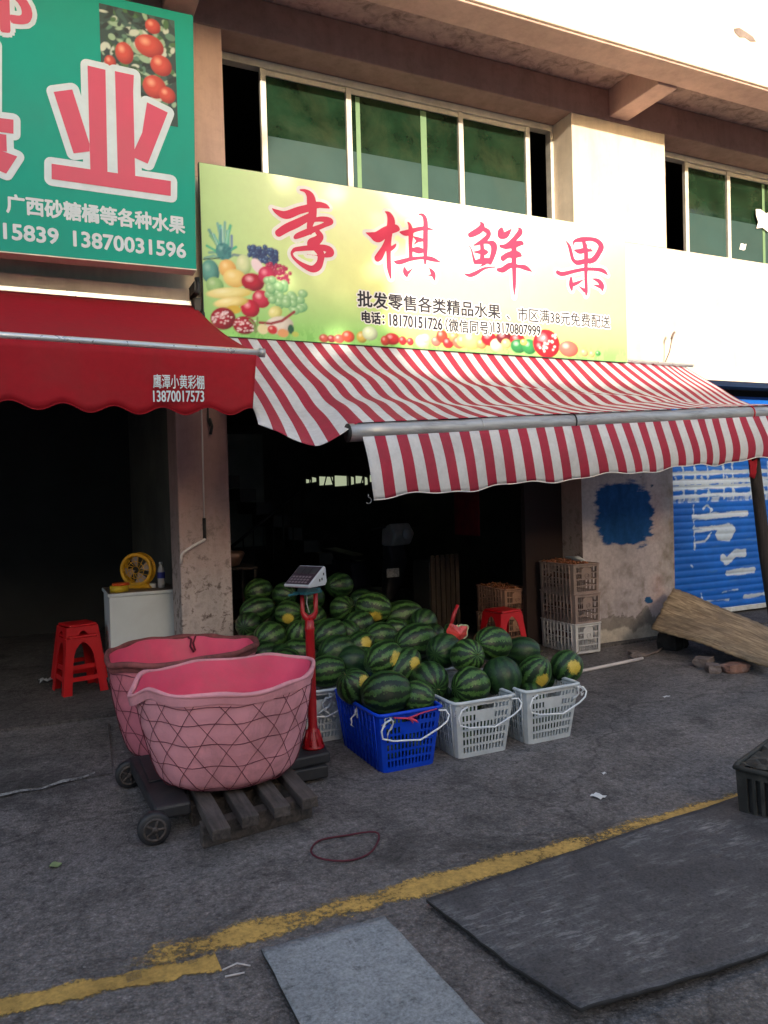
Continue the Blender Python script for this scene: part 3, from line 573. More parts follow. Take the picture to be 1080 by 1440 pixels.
TANG = [[0.663,4.402,0.0426,0.0108,[60,92,88],0.33658732188324647,None,None],[0.718,4.222,0.04,0.012,[40,62,66],-0.38972079005092697,None,None],[0.601,4.27,0.0375,0.0151,[60,92,88],-0.566030857485565,None,None],[0.552,4.348,0.0172,0.0107,[70,110,70],-1.0419808044556724,None,None],[0.801,4.815,0.0169,0.0245,[30,48,52],-0.8397551212291389,None,None],[0.743,4.22,0.0245,0.0232,[195,205,190],0.8465165016388871,None,None],[0.609,4.724,0.0435,0.0117,[70,110,70],-1.4280164198827021,None,None],[0.601,4.201,0.0126,0.017,[60,92,88],-0.8317421117694602,None,None],[0.811,4.329,0.0452,0.0122,[60,92,88],0.3093198685588294,None,None],[0.887,4.652,0.0384,0.0167,[70,110,70],-0.3617804823967625,None,None],[0.769,4.513,0.0318,0.0112,[60,92,88],-0.46155217605929577,None,None],[0.861,4.233,0.0382,0.0155,[70,110,70],0.8523259307833793,None,None],[0.806,4.684,0.0205,0.0249,[60,92,88],-0.4943899906544269,None,None],[0.726,4.642,0.0246,0.017,[195,205,190],-0.8791988851197899,None,None],[0.919,4.203,0.0355,0.024,[90,130,110],0.107149843556412,None,None],[0.694,4.673,0.0359,0.0129,[195,205,190],1.1811322146682075,None,None],[0.733,4.426,0.0138,0.0244,[195,205,190],-1.4456432420480536,None,None],[0.539,4.662,0.0251,0.0087,[60,92,88],-0.0837080767625138,None,None],[0.871,4.659,0.0287,0.0121,[90,130,110],0.7262671708331512,None,None],[0.585,4.486,0.0373,0.0167,[48,80,60],-0.883177172693352,None,None],[0.871,4.381,0.0491,0.0198,[70,110,70],1.1284313865211892,None,None],[0.964,4.578,0.0382,0.0137,[150,180,150],1.4957303600476815,None,None],[0.676,4.243,0.0232,0.0169,[90,130,110],1.1604338219605221,None,None],[0.858,4.228,0.032,0.0082,[48,80,60],0.38721946323357237,None,None],[0.774,4.708,0.0115,0.0131,[30,48,52],0.8099919809358256,None,None],[0.672,4.169,0.0261,0.0183,[70,110,70],-0.029458161032811292,None,None],[0.526,4.48,0.0201,0.0086,[90,130,110],0.13804703528938744,None,None],[0.731,4.636,0.0377,0.014,[60,92,88],0.6686804129262631,None,None],[0.54,4.485,0.0288,0.0161,[150,180,150],1.237656751901945,None,None],[0.962,4.372,0.0441,0.0162,[90,130,110],0.751726355351436,None,None],[0.779,4.635,0.0151,0.0103,[150,180,150],0.4292797757780282,None,None],[0.731,4.375,0.0379,0.0222,[70,110,70],0.3079432885775737,None,None],[0.686,4.387,0.0235,0.0089,[195,205,190],-1.0812987463448984,None,None],[0.71,4.573,0.0236,0.0176,[60,92,88],-0.1424517791784472,None,None],[0.794,4.73,0.0111,0.0173,[30,48,52],-0.8084886783152612,None,None],[0.954,4.456,0.0136,0.0186,[70,110,70],0.1492441471528907,None,None],[0.569,4.264,0.0408,0.0112,[70,110,70],-0.19444049145223996,None,None],[0.689,4.463,0.0369,0.0244,[60,92,88],0.4306624631846909,None,None],[0.665,4.567,0.037,0.0241,[90,130,110],-0.3102709133283157,None,None],[0.633,4.171,0.0383,0.0148,[40,62,66],-0.3223948950653397,None,None],[0.536,4.492,0.028,0.0188,[48,80,60],-0.014390537967860162,None,None],[0.859,4.38,0.0168,0.0156,[90,130,110],-1.1291498102743138,None,None],[0.952,4.217,0.0385,0.0132,[40,62,66],1.4519363898674271,None,None],[0.64,4.432,0.0114,0.0135,[70,110,70],1.3726996593485001,None,None],[0.582,4.318,0.0384,0.0136,[30,48,52],-0.30717932477002785,None,None],[0.593,4.736,0.0328,0.0126,[40,62,66],-0.9312048632953921,None,None],[0.939,4.824,0.0485,0.0144,[30,48,52],-0.35284406441193905,None,None],[0.725,4.686,0.0135,0.0116,[60,92,88],-1.1547160786706314,None,None],[0.579,4.543,0.0468,0.0089,[48,80,60],-0.9240669382939196,None,None],[0.978,4.219,0.0217,0.0153,[150,180,150],1.3525128341094454,None,None],[0.558,4.223,0.0242,0.0211,[70,110,70],0.0926341507176156,None,None],[0.783,4.517,0.0261,0.0166,[70,110,70],0.103307771449892,None,None],[0.608,4.395,0.038,0.0227,[195,205,190],-0.96162889970685,None,None],[0.657,4.247,0.0174,0.0191,[30,48,52],-1.3291757760355225,None,None],[0.581,4.759,0.0361,0.0219,[30,48,52],1.4746807642788964,None,None],[0.756,4.315,0.0128,0.0181,[150,180,150],-0.17642702924039932,None,None],[0.799,4.68,0.0296,0.0185,[30,48,52],0.4101590957819268,None,None],[0.84,4.329,0.0317,0.0152,[150,180,150],0.5713188313370798,None,None],[0.64,4.155,0.0226,0.0118,[150,180,150],0.0024205197685489566,None,None],[0.864,4.675,0.0288,0.014,[150,180,150],-1.1103842971207092,None,None],[0.756,4.244,0.0495,0.0143,[150,180,150],-0.17533392471298548,None,None],[0.551,4.49,0.0443,0.0217,[40,62,66],-1.3219417280768826,None,None],[0.685,4.161,0.021,0.0132,[195,205,190],0.1461136824058067,None,None],[0.709,4.24,0.0392,0.0154,[60,92,88],-0.5981868720337093,None,None],[0.705,4.558,0.0296,0.0231,[150,180,150],0.2532472795644023,None,None],[0.678,4.792,0.0119,0.008,[30,48,52],1.1555785480487994,None,None],[0.67,4.608,0.0136,0.0181,[90,130,110],1.2639465253164692,None,None],[0.856,4.294,0.0439,0.0237,[70,110,70],-0.1758062093132864,None,None],[0.745,4.207,0.0167,0.0121,[60,92,88],-0.5799942772070296,None,None],[0.579,4.657,0.0365,0.0132,[90,130,110],0.8879360933140883,None,None],[0.515,4.223,0.0194,0.0141,[195,205,190],-0.33367667637063936,None,None],[0.781,4.2,0.0237,0.0143,[195,205,190],0.4212247426609377,None,None],[0.539,4.2,0.0405,0.0148,[60,92,88],1.0497583823537573,None,None],[0.742,4.535,0.0368,0.0224,[150,180,150],-0.5052766208907494,None,None],[0.939,4.707,0.0246,0.0197,[195,205,190],1.3740682770712227,None,None],[0.827,4.811,0.0381,0.0179,[40,62,66],0.2217098287275272,None,None],[0.594,4.246,0.0434,0.0238,[60,92,88],-0.31190227826046213,None,None],[0.978,4.429,0.0259,0.013,[150,180,150],-0.6043246609851387,None,None],[0.792,4.583,0.0319,0.0147,[30,48,52],1.080304359867203,None,None],[0.72,4.336,0.0357,0.0194,[90,130,110],-0.019428628577832452,None,None],[0.611,4.709,0.0237,0.0239,[90,130,110],0.0037363036829527463,None,None],[0.658,4.302,0.0248,0.011,[90,130,110],1.1402031597072741,None,None],[0.63,4.545,0.0209,0.0114,[40,62,66],-0.4631091967966052,None,None],[0.846,4.611,0.0167,0.0133,[40,62,66],-0.17347188652480838,None,None],[0.627,4.331,0.0206,0.016,[30,48,52],0.32807471377391884,None,None],[0.837,4.485,0.0349,0.0164,[30,48,52],-0.9682788261443205,None,None],[0.732,4.769,0.042,0.0229,[48,80,60],-0.029508456185866727,None,None],[0.633,4.204,0.0306,0.0133,[30,48,52],0.9523861818158075,None,None],[0.667,4.148,0.0306,0.0127,[70,110,70],0.650639923345576,None,None],[0.932,4.76,0.0196,0.0152,[150,180,150],-1.0602566633186306,None,None],[0.738,4.458,0.0449,0.0134,[48,80,60],-0.021931952792616727,None,None],[0.911,4.716,0.0128,0.0171,[150,180,150],0.15775538816044365,None,None],[0.786,4.378,0.0233,0.0119,[48,80,60],-0.26952318468771996,None,None],[0.955,4.581,0.0334,0.0215,[48,80,60],-0.2316984129228954,None,None],[0.787,4.657,0.0309,0.0184,[150,180,150],-0.34341556475180024,None,None],[0.675,4.687,0.0468,0.0138,[60,92,88],0.12351913141594717,None,None],[0.61,4.514,0.0273,0.0116,[70,110,70],-1.335592353198459,None,None],[0.853,4.727,0.03,0.0118,[70,110,70],0.15600645253469736,None,None],[0.945,4.286,0.0318,0.016,[60,92,88],-1.3017668840401682,None,None],[0.843,4.682,0.0223,0.0132,[48,80,60],-1.1697716233864621,None,None],[0.724,4.634,0.0389,0.0102,[150,180,150],0.21403043970985802,None,None],[0.835,4.67,0.0222,0.0152,[90,130,110],-0.4703713975199404,None,None],[0.559,4.314,0.0325,0.0134,[60,92,88],-0.1288298666333083,None,None],[0.663,4.298,0.015,0.016,[60,92,88],-0.6916662455669658,None,None],[0.682,4.232,0.0404,0.0176,[30,48,52],0.5617143267587004,None,None],[0.981,4.583,0.0236,0.0141,[195,205,190],1.2030002114491953,None,None],[0.547,4.652,0.0365,0.0132,[30,48,52],0.7744382574659632,None,None],[0.911,4.372,0.0265,0.0107,[90,130,110],0.16993228115896608,None,None],[0.618,4.676,0.0493,0.0169,[150,180,150],-0.0461770349499766,None,None],[0.586,4.422,0.0376,0.0152,[48,80,60],-1.0165110321545405,None,None],[0.567,4.714,0.0304,0.0091,[30,48,52],0.5936219636233635,None,None],[0.848,4.473,0.0374,0.0166,[195,205,190],-0.9716820113145653,None,None],[0.546,4.325,0.0225,0.0101,[40,62,66],-0.4902630928552296,None,None],[0.913,4.612,0.0142,0.0132,[150,180,150],-1.4651522977929337,None,None],[0.954,4.385,0.0288,0.0166,[70,110,70],-0.790198896820713,None,None],[0.683,4.645,0.0225,0.0114,[40,62,66],-0.5528116826449558,None,None],[0.769,4.427,0.0187,0.0083,[60,92,88],-1.4205094369850555,None,None],[0.622,4.487,0.0316,0.0196,[150,180,150],1.4580011800238184,None,None],[0.822,4.348,0.0321,0.0131,[195,205,190],-0.5747283518313593,None,None],[0.601,4.484,0.0324,0.0114,[60,92,88],1.3175558875948719,None,None],[0.729,4.723,0.04,0.01,[30,48,52],-0.40126147435345993,None,None],[0.574,4.448,0.0244,0.011,[48,80,60],1.2738503687830338,None,None],[0.538,4.743,0.0286,0.0087,[195,205,190],0.024608705990823543,None,None],[0.954,4.828,0.0378,0.0146,[70,110,70],-0.08208349738822585,None,None],[0.876,4.316,0.0193,0.0184,[48,80,60],-0.2826776959555488,None,None],[0.566,4.33,0.0171,0.0124,[40,62,66],-0.3255516321014311,None,None],[0.821,4.773,0.0378,0.0177,[30,48,52],1.3866758088243412,None,None],[0.751,4.575,0.025,0.0113,[40,62,66],0.5003259638906457,None,None],[0.781,4.564,0.03,0.019,[150,180,150],-1.4133487942168577,None,None],[0.738,4.396,0.0336,0.0212,[48,80,60],-0.8832564497527655,None,None],[0.816,4.341,0.0387,0.0172,[60,92,88],-0.8917155253942799,None,None],[0.794,4.389,0.0499,0.0107,[150,180,150],-0.29375706818375624,None,None],[0.61,4.713,0.0154,0.0175,[195,205,190],-0.734472905888574,None,None],[0.784,4.597,0.0229,0.0106,[195,205,190],0.6986629623891587,None,None],[0.681,4.326,0.0182,0.0133,[195,205,190],-0.8152943802096341,None,None],[0.887,4.823,0.028,0.0227,[90,130,110],0.31326879783569583,None,None],[0.742,4.563,0.0251,0.0132,[195,205,190],-0.8997368557529933,None,None],[0.544,4.403,0.0186,0.0103,[195,205,190],0.19921751821782907,None,None],[0.988,4.777,0.0416,0.0235,[60,92,88],-1.1338911182241467,None,None],[0.969,4.67,0.0357,0.0236,[90,130,110],-0.19469773042374472,None,None],[0.586,4.328,0.0288,0.0175,[30,48,52],0.37856783962795615,None,None],[0.645,4.772,0.0385,0.0148,[40,62,66],-0.3435476970470517,None,None],[0.657,4.732,0.0458,0.0137,[60,92,88],-0.8352511106729226,None,None],[0.615,4.199,0.025,0.0116,[150,180,150],-0.8525176532624712,None,None],[0.78,4.559,0.0315,0.0145,[90,130,110],1.012982195020736,None,None],[0.863,4.301,0.0152,0.0138,[30,48,52],-0.8888880396469134,None,None],[0.683,4.654,0.016,0.0155,[30,48,52],0.8437930297070353,None,None],[0.725,4.767,0.0371,0.014,[70,110,70],-0.6355745532778375,None,None],[0.733,4.674,0.0205,0.0113,[90,130,110],-0.23453405726617316,None,None],[0.846,4.314,0.0417,0.0136,[195,205,190],0.7418089387755096,None,None],[0.522,4.2,0.0254,0.0125,[60,92,88],-0.5163286317690581,None,None],[0.881,4.444,0.0151,0.0234,[60,92,88],0.16803416514673097,None,None],[0.737,4.303,0.0289,0.0215,[40,62,66],-0.051992587726573,None,None],[0.888,4.602,0.0445,0.0142,[60,92,88],1.0425744097452272,None,None],[0.918,4.605,0.0208,0.0155,[90,130,110],-1.4675848126271842,None,None],[0.74,4.487,0.0235,0.0171,[150,180,150],0.6463970684615248,None,None],[0.625,4.438,0.0372,0.0126,[30,48,52],0.7106947480560213,None,None],[0.666,4.556,0.0127,0.0107,[48,80,60],-0.5004459125478821,None,None],[0.99,4.833,0.0267,0.0116,[40,62,66],0.7655046768932436,None,None],[0.679,4.48,0.0103,0.0169,[70,110,70],-0.19739648233633322,None,None],[0.562,4.277,0.0375,0.0104,[60,92,88],-1.187095568763589,None,None],[0.837,4.812,0.0204,0.0207,[60,92,88],-1.3870320590599066,None,None],[0.67,4.504,0.0492,0.0146,[90,130,110],-0.5349258251894636,None,None],[0.918,4.39,0.0367,0.0102,[40,62,66],0.7638538685483671,None,None],[0.569,4.225,0.0292,0.0143,[195,205,190],0.5080282346538669,None,None],[0.797,4.226,0.0239,0.0194,[30,48,52],-1.2659354828077483,None,None],[0.775,4.599,0.0427,0.0136,[30,48,52],1.2224141366449626,None,None],[0.656,4.565,0.0407,0.0126,[150,180,150],-0.38168162687887586,None,None],[0.95,4.378,0.0348,0.0161,[30,48,52],1.3764618674717601,None,None],[0.894,4.241,0.036,0.0101,[195,205,190],0.7025880746066608,None,None],[0.961,4.433,0.0297,0.0199,[70,110,70],0.30525477048242644,None,None],[0.761,4.33,0.0333,0.0211,[70,110,70],1.0421132099359647,None,None],[0.554,4.321,0.0344,0.0217,[48,80,60],-0.3127542053559227,None,None],[0.616,4.609,0.014,0.0147,[30,48,52],0.22964010228028653,None,None],[0.977,4.247,0.0359,0.0136,[40,62,66],0.5251236982392369,None,None],[0.648,4.361,0.0344,0.0161,[60,92,88],-1.495640039626183,None,None],[0.655,4.402,0.0467,0.0195,[70,110,70],0.8488974338776578,None,None],[0.807,4.443,0.0311,0.0229,[30,48,52],0.05659091046622278,None,None],[0.635,4.652,0.0111,0.0232,[150,180,150],-1.277592137141049,None,None],[0.601,4.47,0.0198,0.0126,[40,62,66],-0.40623241109969865,None,None],[0.739,4.478,0.0327,0.0102,[90,130,110],0.1360593489299735,None,None],[0.588,4.587,0.0218,0.0229,[150,180,150],0.9557734284341679,None,None],[0.588,4.496,0.0311,0.0109,[195,205,190],1.262808309562037,None,None],[0.953,4.399,0.0357,0.0246,[40,62,66],-0.6992706562779237,None,None],[0.697,4.792,0.0389,0.022,[48,80,60],-0.2782848236532165,None,None],[0.693,4.23,0.041,0.0203,[40,62,66],1.035024548342812,None,None],[0.955,4.239,0.0194,0.0236,[40,62,66],-0.45539570869819235,None,None],[0.855,4.228,0.0386,0.0153,[195,205,190],0.023500626520132517,None,None],[0.692,4.567,0.0284,0.0134,[195,205,190],1.1489064560033384,None,None],[0.638,4.682,0.0179,0.0121,[40,62,66],1.1179951982383316,None,None],[0.941,4.748,0.0348,0.018,[70,110,70],1.4725204418950115,None,None],[0.563,4.523,0.0132,0.0231,[195,205,190],0.4860143640863088,None,None],[0.909,4.615,0.0239,0.0236,[150,180,150],0.48751622394002436,None,None],[0.813,4.321,0.0183,0.0152,[195,205,190],-1.2736637752002768,None,None],[0.929,4.355,0.0229,0.0129,[150,180,150],0.693197623513973,None,None],[0.829,4.69,0.0395,0.0143,[195,205,190],-0.3799516289507716,None,None],[0.722,4.384,0.0407,0.0247,[48,80,60],-1.166534173933858,None,None],[0.823,4.45,0.0445,0.0084,[40,62,66],0.8780461734794955,None,None],[0.665,4.56,0.0404,0.012,[48,80,60],1.2363577618817372,None,None],[0.896,4.536,0.0326,0.0158,[30,48,52],0.07081682771619224,None,None],[0.832,4.447,0.0419,0.0172,[30,48,52],-0.9184316437071787,None,None],[0.522,4.395,0.0308,0.0087,[150,180,150],-0.23479649947157188,None,None],[0.813,4.621,0.043,0.0153,[60,92,88],1.1911929082671788,None,None],[0.921,4.547,0.0198,0.0202,[195,205,190],-0.18665144359205943,None,None],[0.649,4.741,0.0213,0.0181,[60,92,88],-0.6661484072055646,None,None],[0.785,4.411,0.0246,0.0129,[90,130,110],1.4755886586452798,None,None],[0.583,4.37,0.0296,0.0116,[40,62,66],-0.43552057811534706,None,None],[0.585,4.144,0.0237,0.0235,[60,92,88],0.9591522959730696,None,None],[0.686,4.213,0.0418,0.0093,[90,130,110],-1.235261998254015,None,None],[0.783,4.621,0.035,0.0104,[60,92,88],-0.16576446926520028,None,None],[0.849,4.787,0.0246,0.0199,[60,92,88],-1.0744450709994575,None,None],[0.823,4.647,0.0366,0.0109,[90,130,110],1.106701327059401,None,None],[0.907,4.616,0.0121,0.0101,[48,80,60],0.38044273005339724,None,None],[0.72,4.305,0.0214,0.0116,[40,62,66],-0.9797763562776923,None,None],[0.768,4.246,0.0387,0.0147,[30,48,52],-0.22293196015042627,None,None],[0.655,4.505,0.0251,0.0135,[40,62,66],-0.2828281677409725,None,None],[0.614,4.209,0.0484,0.014,[30,48,52],-1.1235719814476286,None,None],[0.533,4.511,0.035,0.0182,[195,205,190],1.100252771632264,None,None],[0.55,4.169,0.0136,0.0196,[30,48,52],-0.7891379373461249,None,None],[0.731,4.353,0.0235,0.0225,[150,180,150],-1.173433747873855,None,None],[0.803,4.782,0.0382,0.0147,[150,180,150],-1.2955826108258255,None,None],[0.565,4.214,0.0306,0.0193,[48,80,60],-0.0906789236211587,None,None],[0.912,4.31,0.0314,0.0158,[40,62,66],-0.7446417880740637,None,None],[0.918,4.62,0.0369,0.011,[30,48,52],0.8469049389495575,None,None],[0.769,4.407,0.0147,0.0111,[48,80,60],0.5659580286921906,None,None],[0.745,4.479,0.0159,0.0117,[90,130,110],-1.2853848424344294,None,None],[0.843,4.705,0.0319,0.0187,[150,180,150],-0.10907665742752659,None,None],[0.884,4.31,0.0179,0.0205,[48,80,60],0.3821533544701117,None,None],[0.629,4.456,0.0295,0.0211,[40,62,66],-0.2570180611664168,None,None],[0.865,4.502,0.0238,0.0161,[195,205,190],-0.35858879707255475,None,None],[0.547,4.236,0.0285,0.0147,[48,80,60],-1.1818722841185019,None,None],[0.807,4.655,0.0299,0.0115,[195,205,190],-0.8066301169843765,None,None],[0.601,4.704,0.0214,0.0139,[70,110,70],0.6324687623422252,None,None],[0.52,4.196,0.0494,0.0161,[48,80,60],-0.6245919971090376,None,None],[0.8,4.7,0.0141,0.0137,[30,48,52],0.05951695267692392,None,None],[0.924,4.57,0.013,0.0213,[195,205,190],-0.36959997652652077,None,None],[0.732,4.647,0.0351,0.0202,[195,205,190],0.43286468922515486,None,None],[0.837,4.601,0.0296,0.0242,[60,92,88],0.8788169041984117,None,None],[0.813,4.624,0.0365,0.0197,[150,180,150],0.26107760397714674,None,None],[0.681,4.791,0.0267,0.0207,[70,110,70],1.196460195688117,None,None],[0.973,4.859,0.0218,0.0148,[48,80,60],-0.07407485538239245,None,None],[0.822,4.822,0.0355,0.0145,[70,110,70],1.2718588777235946,None,None],[0.834,4.669,0.0288,0.014,[30,48,52],-1.2954937650174618,None,None],[0.642,4.771,0.0307,0.0147,[60,92,88],0.8679666269977249,None,None],[0.699,4.186,0.0202,0.0137,[40,62,66],1.086430073590953,None,None],[0.687,4.255,0.0436,0.0126,[90,130,110],1.3477529620105857,None,None],[0.694,4.581,0.0163,0.0231,[150,180,150],-0.17243655581801165,None,None],[0.914,4.62,0.016,0.0244,[150,180,150],-0.09100682538933613,None,None],[0.808,4.485,0.0313,0.016,[48,80,60],-0.9251235700289683,None,None],[0.939,4.485,0.0219,0.0189,[60,92,88],-0.8947845211644168,None,None],[0.973,4.381,0.042,0.0179,[30,48,52],0.6093714008991538,None,None],[0.605,4.368,0.0246,0.0191,[30,48,52],-0.7895592061633413,None,None],[0.713,4.794,0.0421,0.024,[30,48,52],-1.3572425013981384,None,None],[0.991,4.624,0.0327,0.015,[70,110,70],0.22447631749242092,None,None],[0.917,4.386,0.0198,0.0203,[60,92,88],0.23574364040022888,None,None],[0.623,4.492,0.0313,0.0204,[70,110,70],1.4059268690692113,None,None],[0.747,4.733,0.0249,0.0127,[60,92,88],0.49056143646489336,None,None],[0.664,4.252,0.0182,0.0237,[40,62,66],-0.5867718822581038,None,None],[0.601,4.49,0.0173,0.0122,[48,80,60],0.06757792054546319,None,None],[0.795,4.486,0.0387,0.0231,[150,180,150],-0.2261899732432986,None,None],[0.855,4.717,0.05,0.05,[205,78,66],0,[238,170,140],[150,40,45]],[0.573,4.418,0.036,0.045,[205,78,66],0,[238,170,140],[150,40,45]],[0.665,4.497,0.058,0.0725,[205,78,66],0,[238,170,140],[150,40,45]],[0.828,4.58,0.095,0.076,[205,78,66],0,[238,170,140],[150,40,45]],[0.901,4.465,0.07,0.07,[205,78,66],0,[238,170,140],[150,40,45]],[0.854,4.312,0.0775,0.0775,[205,78,66],0,[238,170,140],[150,40,45]],[0.934,4.274,0.055,0.055,[205,78,66],0,[238,170,140],[150,40,45]]]
# ---------------------------------------------------------------- materials
def asphalt_mat(name, base=0.12, warm=1.0):
    t = NT(name)
    co = t.coord()
    big = t.noise(co, 0.55, 6, 0.62, 0.8)
    mid = t.noise(co, 4.0, 8, 0.7, 0.3)
    fine = t.noise(co, 42.0, 7, 0.8)
    grit = t.n('ShaderNodeTexVoronoi', feature='F1')
    grit.inputs['Scale'].default_value = 95
    t.l(co, 0, grit, 'Vector')
    c = lambda k: (base * k * 1.08 * warm, base * k * 0.97, base * k * 0.96, 1)
    r1 = t.ramp(big, 'Fac', [(0.28, c(0.62)), (0.5, c(1.0)), (0.72, c(1.3))])
    r2 = t.ramp(mid, 'Fac', [(0.3, (0.62,) * 3 + (1,)), (0.5, W4), (0.72, (1.25,) * 3 + (1,))])
    s = t.mix(1.0, (r1, 0), (r2, 0), 'MULTIPLY')
    r3 = t.ramp(fine, 'Fac', [(0.3, (0.5,) * 3 + (1,)), (0.5, W4), (0.68, (1.7,) * 3 + (1,))])
    s = t.mix(1.0, s, (r3, 0), 'MULTIPLY')
    r4 = t.ramp(grit, 'Distance', [(0.05, (1.7,) * 3 + (1,)), (0.25, W4), (0.7, (0.6,) * 3 + (1,))])
    s = t.mix(0.6, s, (r4, 0), 'MULTIPLY')
    pit = t.noise(co, 22.0, 8, 0.8, 0.2)
    rp = t.ramp(pit, 'Fac', [(0.36, (0.28,) * 3 + (1,)), (0.47, (0.85,) * 3 + (1,)), (0.58, W4), (0.70, (1.8,) * 3 + (1,))])
    s = t.mix(0.9, s, (rp, 0), 'MULTIPLY')
    st = t.noise(co, 1.3, 7, 0.7, 1.2)
    rs = t.ramp(st, 'Fac', [(0.36, (0.55,) * 3 + (1,)), (0.46, W4), (0.60, W4), (0.72, (1.3, 1.27, 1.24, 1))])
    s = t.mix(0.9, s, (rs, 0), 'MULTIPLY')
    # hairline cracks
    wob = t.noise(co, 1.6, 5, 0.6)
    add = t.n('ShaderNodeVectorMath', operation='MULTIPLY_ADD')
    t.l(wob, 'Color', add, 0)
    add.inputs[1].default_value = (0.6, 0.6, 0)
    t.l(co, 0, add, 2)
    cr = t.n('ShaderNodeTexVoronoi', feature='DISTANCE_TO_EDGE')
    cr.inputs['Scale'].default_value = 0.42
    t.l(add, 0, cr, 'Vector')
    rc = t.ramp(cr, 'Distance', [(0.0, (0.45,) * 3 + (1,)), (0.006, W4)])
    s = t.mix(0.8, s, (rc, 0), 'MULTIPLY')
    t.base(s)
    t.b.inputs['Roughness'].default_value = 0.82
    t.b.inputs['Specular IOR Level'].default_value = 0.4
    h = t.math('ADD', (fine, 'Fac'), (grit, 'Distance'))
    h = t.math('ADD', h, t.math('MULTIPLY', (mid, 'Fac'), 1.2))
    t.bump(h, 0.9, 0.006)
    return t.m


def melon_mat():
    t = NT('watermelon_rind')
    tc = t.n('ShaderNodeTexCoord')
    oi = t.n('ShaderNodeObjectInfo')
    sep = t.n('ShaderNodeSeparateXYZ')
    off = t.n('ShaderNodeVectorMath', operation='ADD')
    t.l(tc, 'Object', off, 0)
    mul = t.math('MULTIPLY', (oi, 'Random'), 37.0)
    cmb = t.n('ShaderNodeCombineXYZ')
    for i in range(3):
        t.t.links.new(mul[0].outputs[0], cmb.inputs[i])
    t.l(cmb, 0, off, 1)
    n1 = t.noise(off, 1.7, 5, 0.6)
    n2 = t.noise(off, 7.5, 5, 0.7)
    n3 = t.noise(off, 16.0, 5, 0.7, 0.4)
    t.l(tc, 'Object', sep, 0)
    ang = t.math('ARCTAN2', (sep, 1), (sep, 2))
    ph = t.math('MULTIPLY', ang, 11.0)
    w1 = t.math('MULTIPLY', (n1, 'Fac'), 5.0)
    w2 = t.math('MULTIPLY', (n2, 'Fac'), 6.5)
    s = t.math('SINE', t.math('ADD', ph, t.math('ADD', w1, w2)))
    s = t.math('ADD', s, t.math('MULTIPLY', t.math('SUBTRACT', (n3, 'Fac'), 0.5), 1.6))
    m01 = t.math('MULTIPLY_ADD', s, 0.5)
    m01[0].inputs[2].default_value = 0.5
    dark = t.ramp(n3, 'Fac', [(0.3, alb(0.004, 0.012, 0.005)), (0.7, alb(0.010, 0.030, 0.009))])
    pale = t.ramp(n2, 'Fac', [(0.3, alb(0.03, 0.09, 0.02)), (0.55, alb(0.055, 0.135, 0.032)), (0.75, alb(0.105, 0.21, 0.06))])
    st = t.ramp(m01[0], 0, [(0.47, K4), (0.64, W4)])
    body = t.mix((st, 0), (dark, 0), (pale, 0))
    tone = t.ramp(oi, 'Random', [(0.0, (0.6, 0.62, 0.6, 1)), (0.5, W4), (1.0, (1.45, 1.3, 1.2, 1))])
    body = t.mix(1.0, body, (tone, 0), 'MULTIPLY')
    # overall darker, smoother fruit now and then
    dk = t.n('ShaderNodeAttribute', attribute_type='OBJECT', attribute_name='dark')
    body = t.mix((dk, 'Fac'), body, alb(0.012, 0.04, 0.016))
    # the pale yellow patch where the fruit lay on the field
    sp = t.n('ShaderNodeAttribute', attribute_type='OBJECT', attribute_name='patch')
    dist = t.n('ShaderNodeVectorMath', operation='DISTANCE')
    t.l(tc, 'Object', dist, 0)
    dist.inputs[1].default_value = (0.25, 0.0, -0.95)
    dd = t.math('ADD', (dist, 1) if False else (dist, 'Value'), t.math('MULTIPLY', t.math('SUBTRACT', (n2, 'Fac'), 0.5), 0.6))
    pr = t.ramp(dd[0], 0, [(0.36, W4), (0.48, K4)])
    pm = t.math('MULTIPLY', (pr, 0), (sp, 'Fac'))
    yel = t.ramp(n3, 'Fac', [(0.3, alb(0.46, 0.33, 0.03)), (0.7, alb(0.68, 0.50, 0.09))])
    body = t.mix(pm, body, (yel, 0))
    t.base(body)
    t.b.inputs['Roughness'].default_value = 0.38
    t.b.inputs['Specular IOR Level'].default_value = 0.45
    rr = t.ramp(n2, 'Fac', [(0.3, (0.3,) * 3 + (1,)), (0.7, (0.52,) * 3 + (1,))])
    t.l(rr, 0, t.b, 'Roughness')
    t.bump((n2, 'Fac'), 0.12, 0.02)
    return t.m


def cloth_mat(name, col, dirt, trans=0.25, amt=0.5):
    t = NT(name)
    co = t.coord()
    n1 = t.noise(co, 3.0, 7, 0.7, 0.5)
    n2 = t.noise(co, 25.0, 5, 0.7)
    m = t.ramp(n1, 'Fac', [(0.46, K4), (0.75, (amt,) * 3 + (1,))])
    s = t.mix((m, 0), col, dirt)
    r2 = t.ramp(n2, 'Fac', [(0.3, (0.86,) * 3 + (1,)), (0.7, W4)])
    s = t.mix(1.0, s, (r2, 0), 'MULTIPLY')
    t.base(s)
    t.b.inputs['Roughness'].default_value = 0.75
    t.b.inputs['Specular IOR Level'].default_value = 0.25
    wv = t.noise(co, 160, 3, 0.5)
    t.bump((wv, 'Fac'), 0.12, 0.002)
    tr = t.n('ShaderNodeBsdfTranslucent')
    t.t.links.new(s[0].outputs[s[1]], tr.inputs[0])
    mx = t.n('ShaderNodeMixShader')
    mx.inputs[0].default_value = trans
    t.l(t.b, 0, mx, 1)
    t.l(tr, 0, mx, 2)
    t.l(mx, 0, t.out, 0)
    return t.m


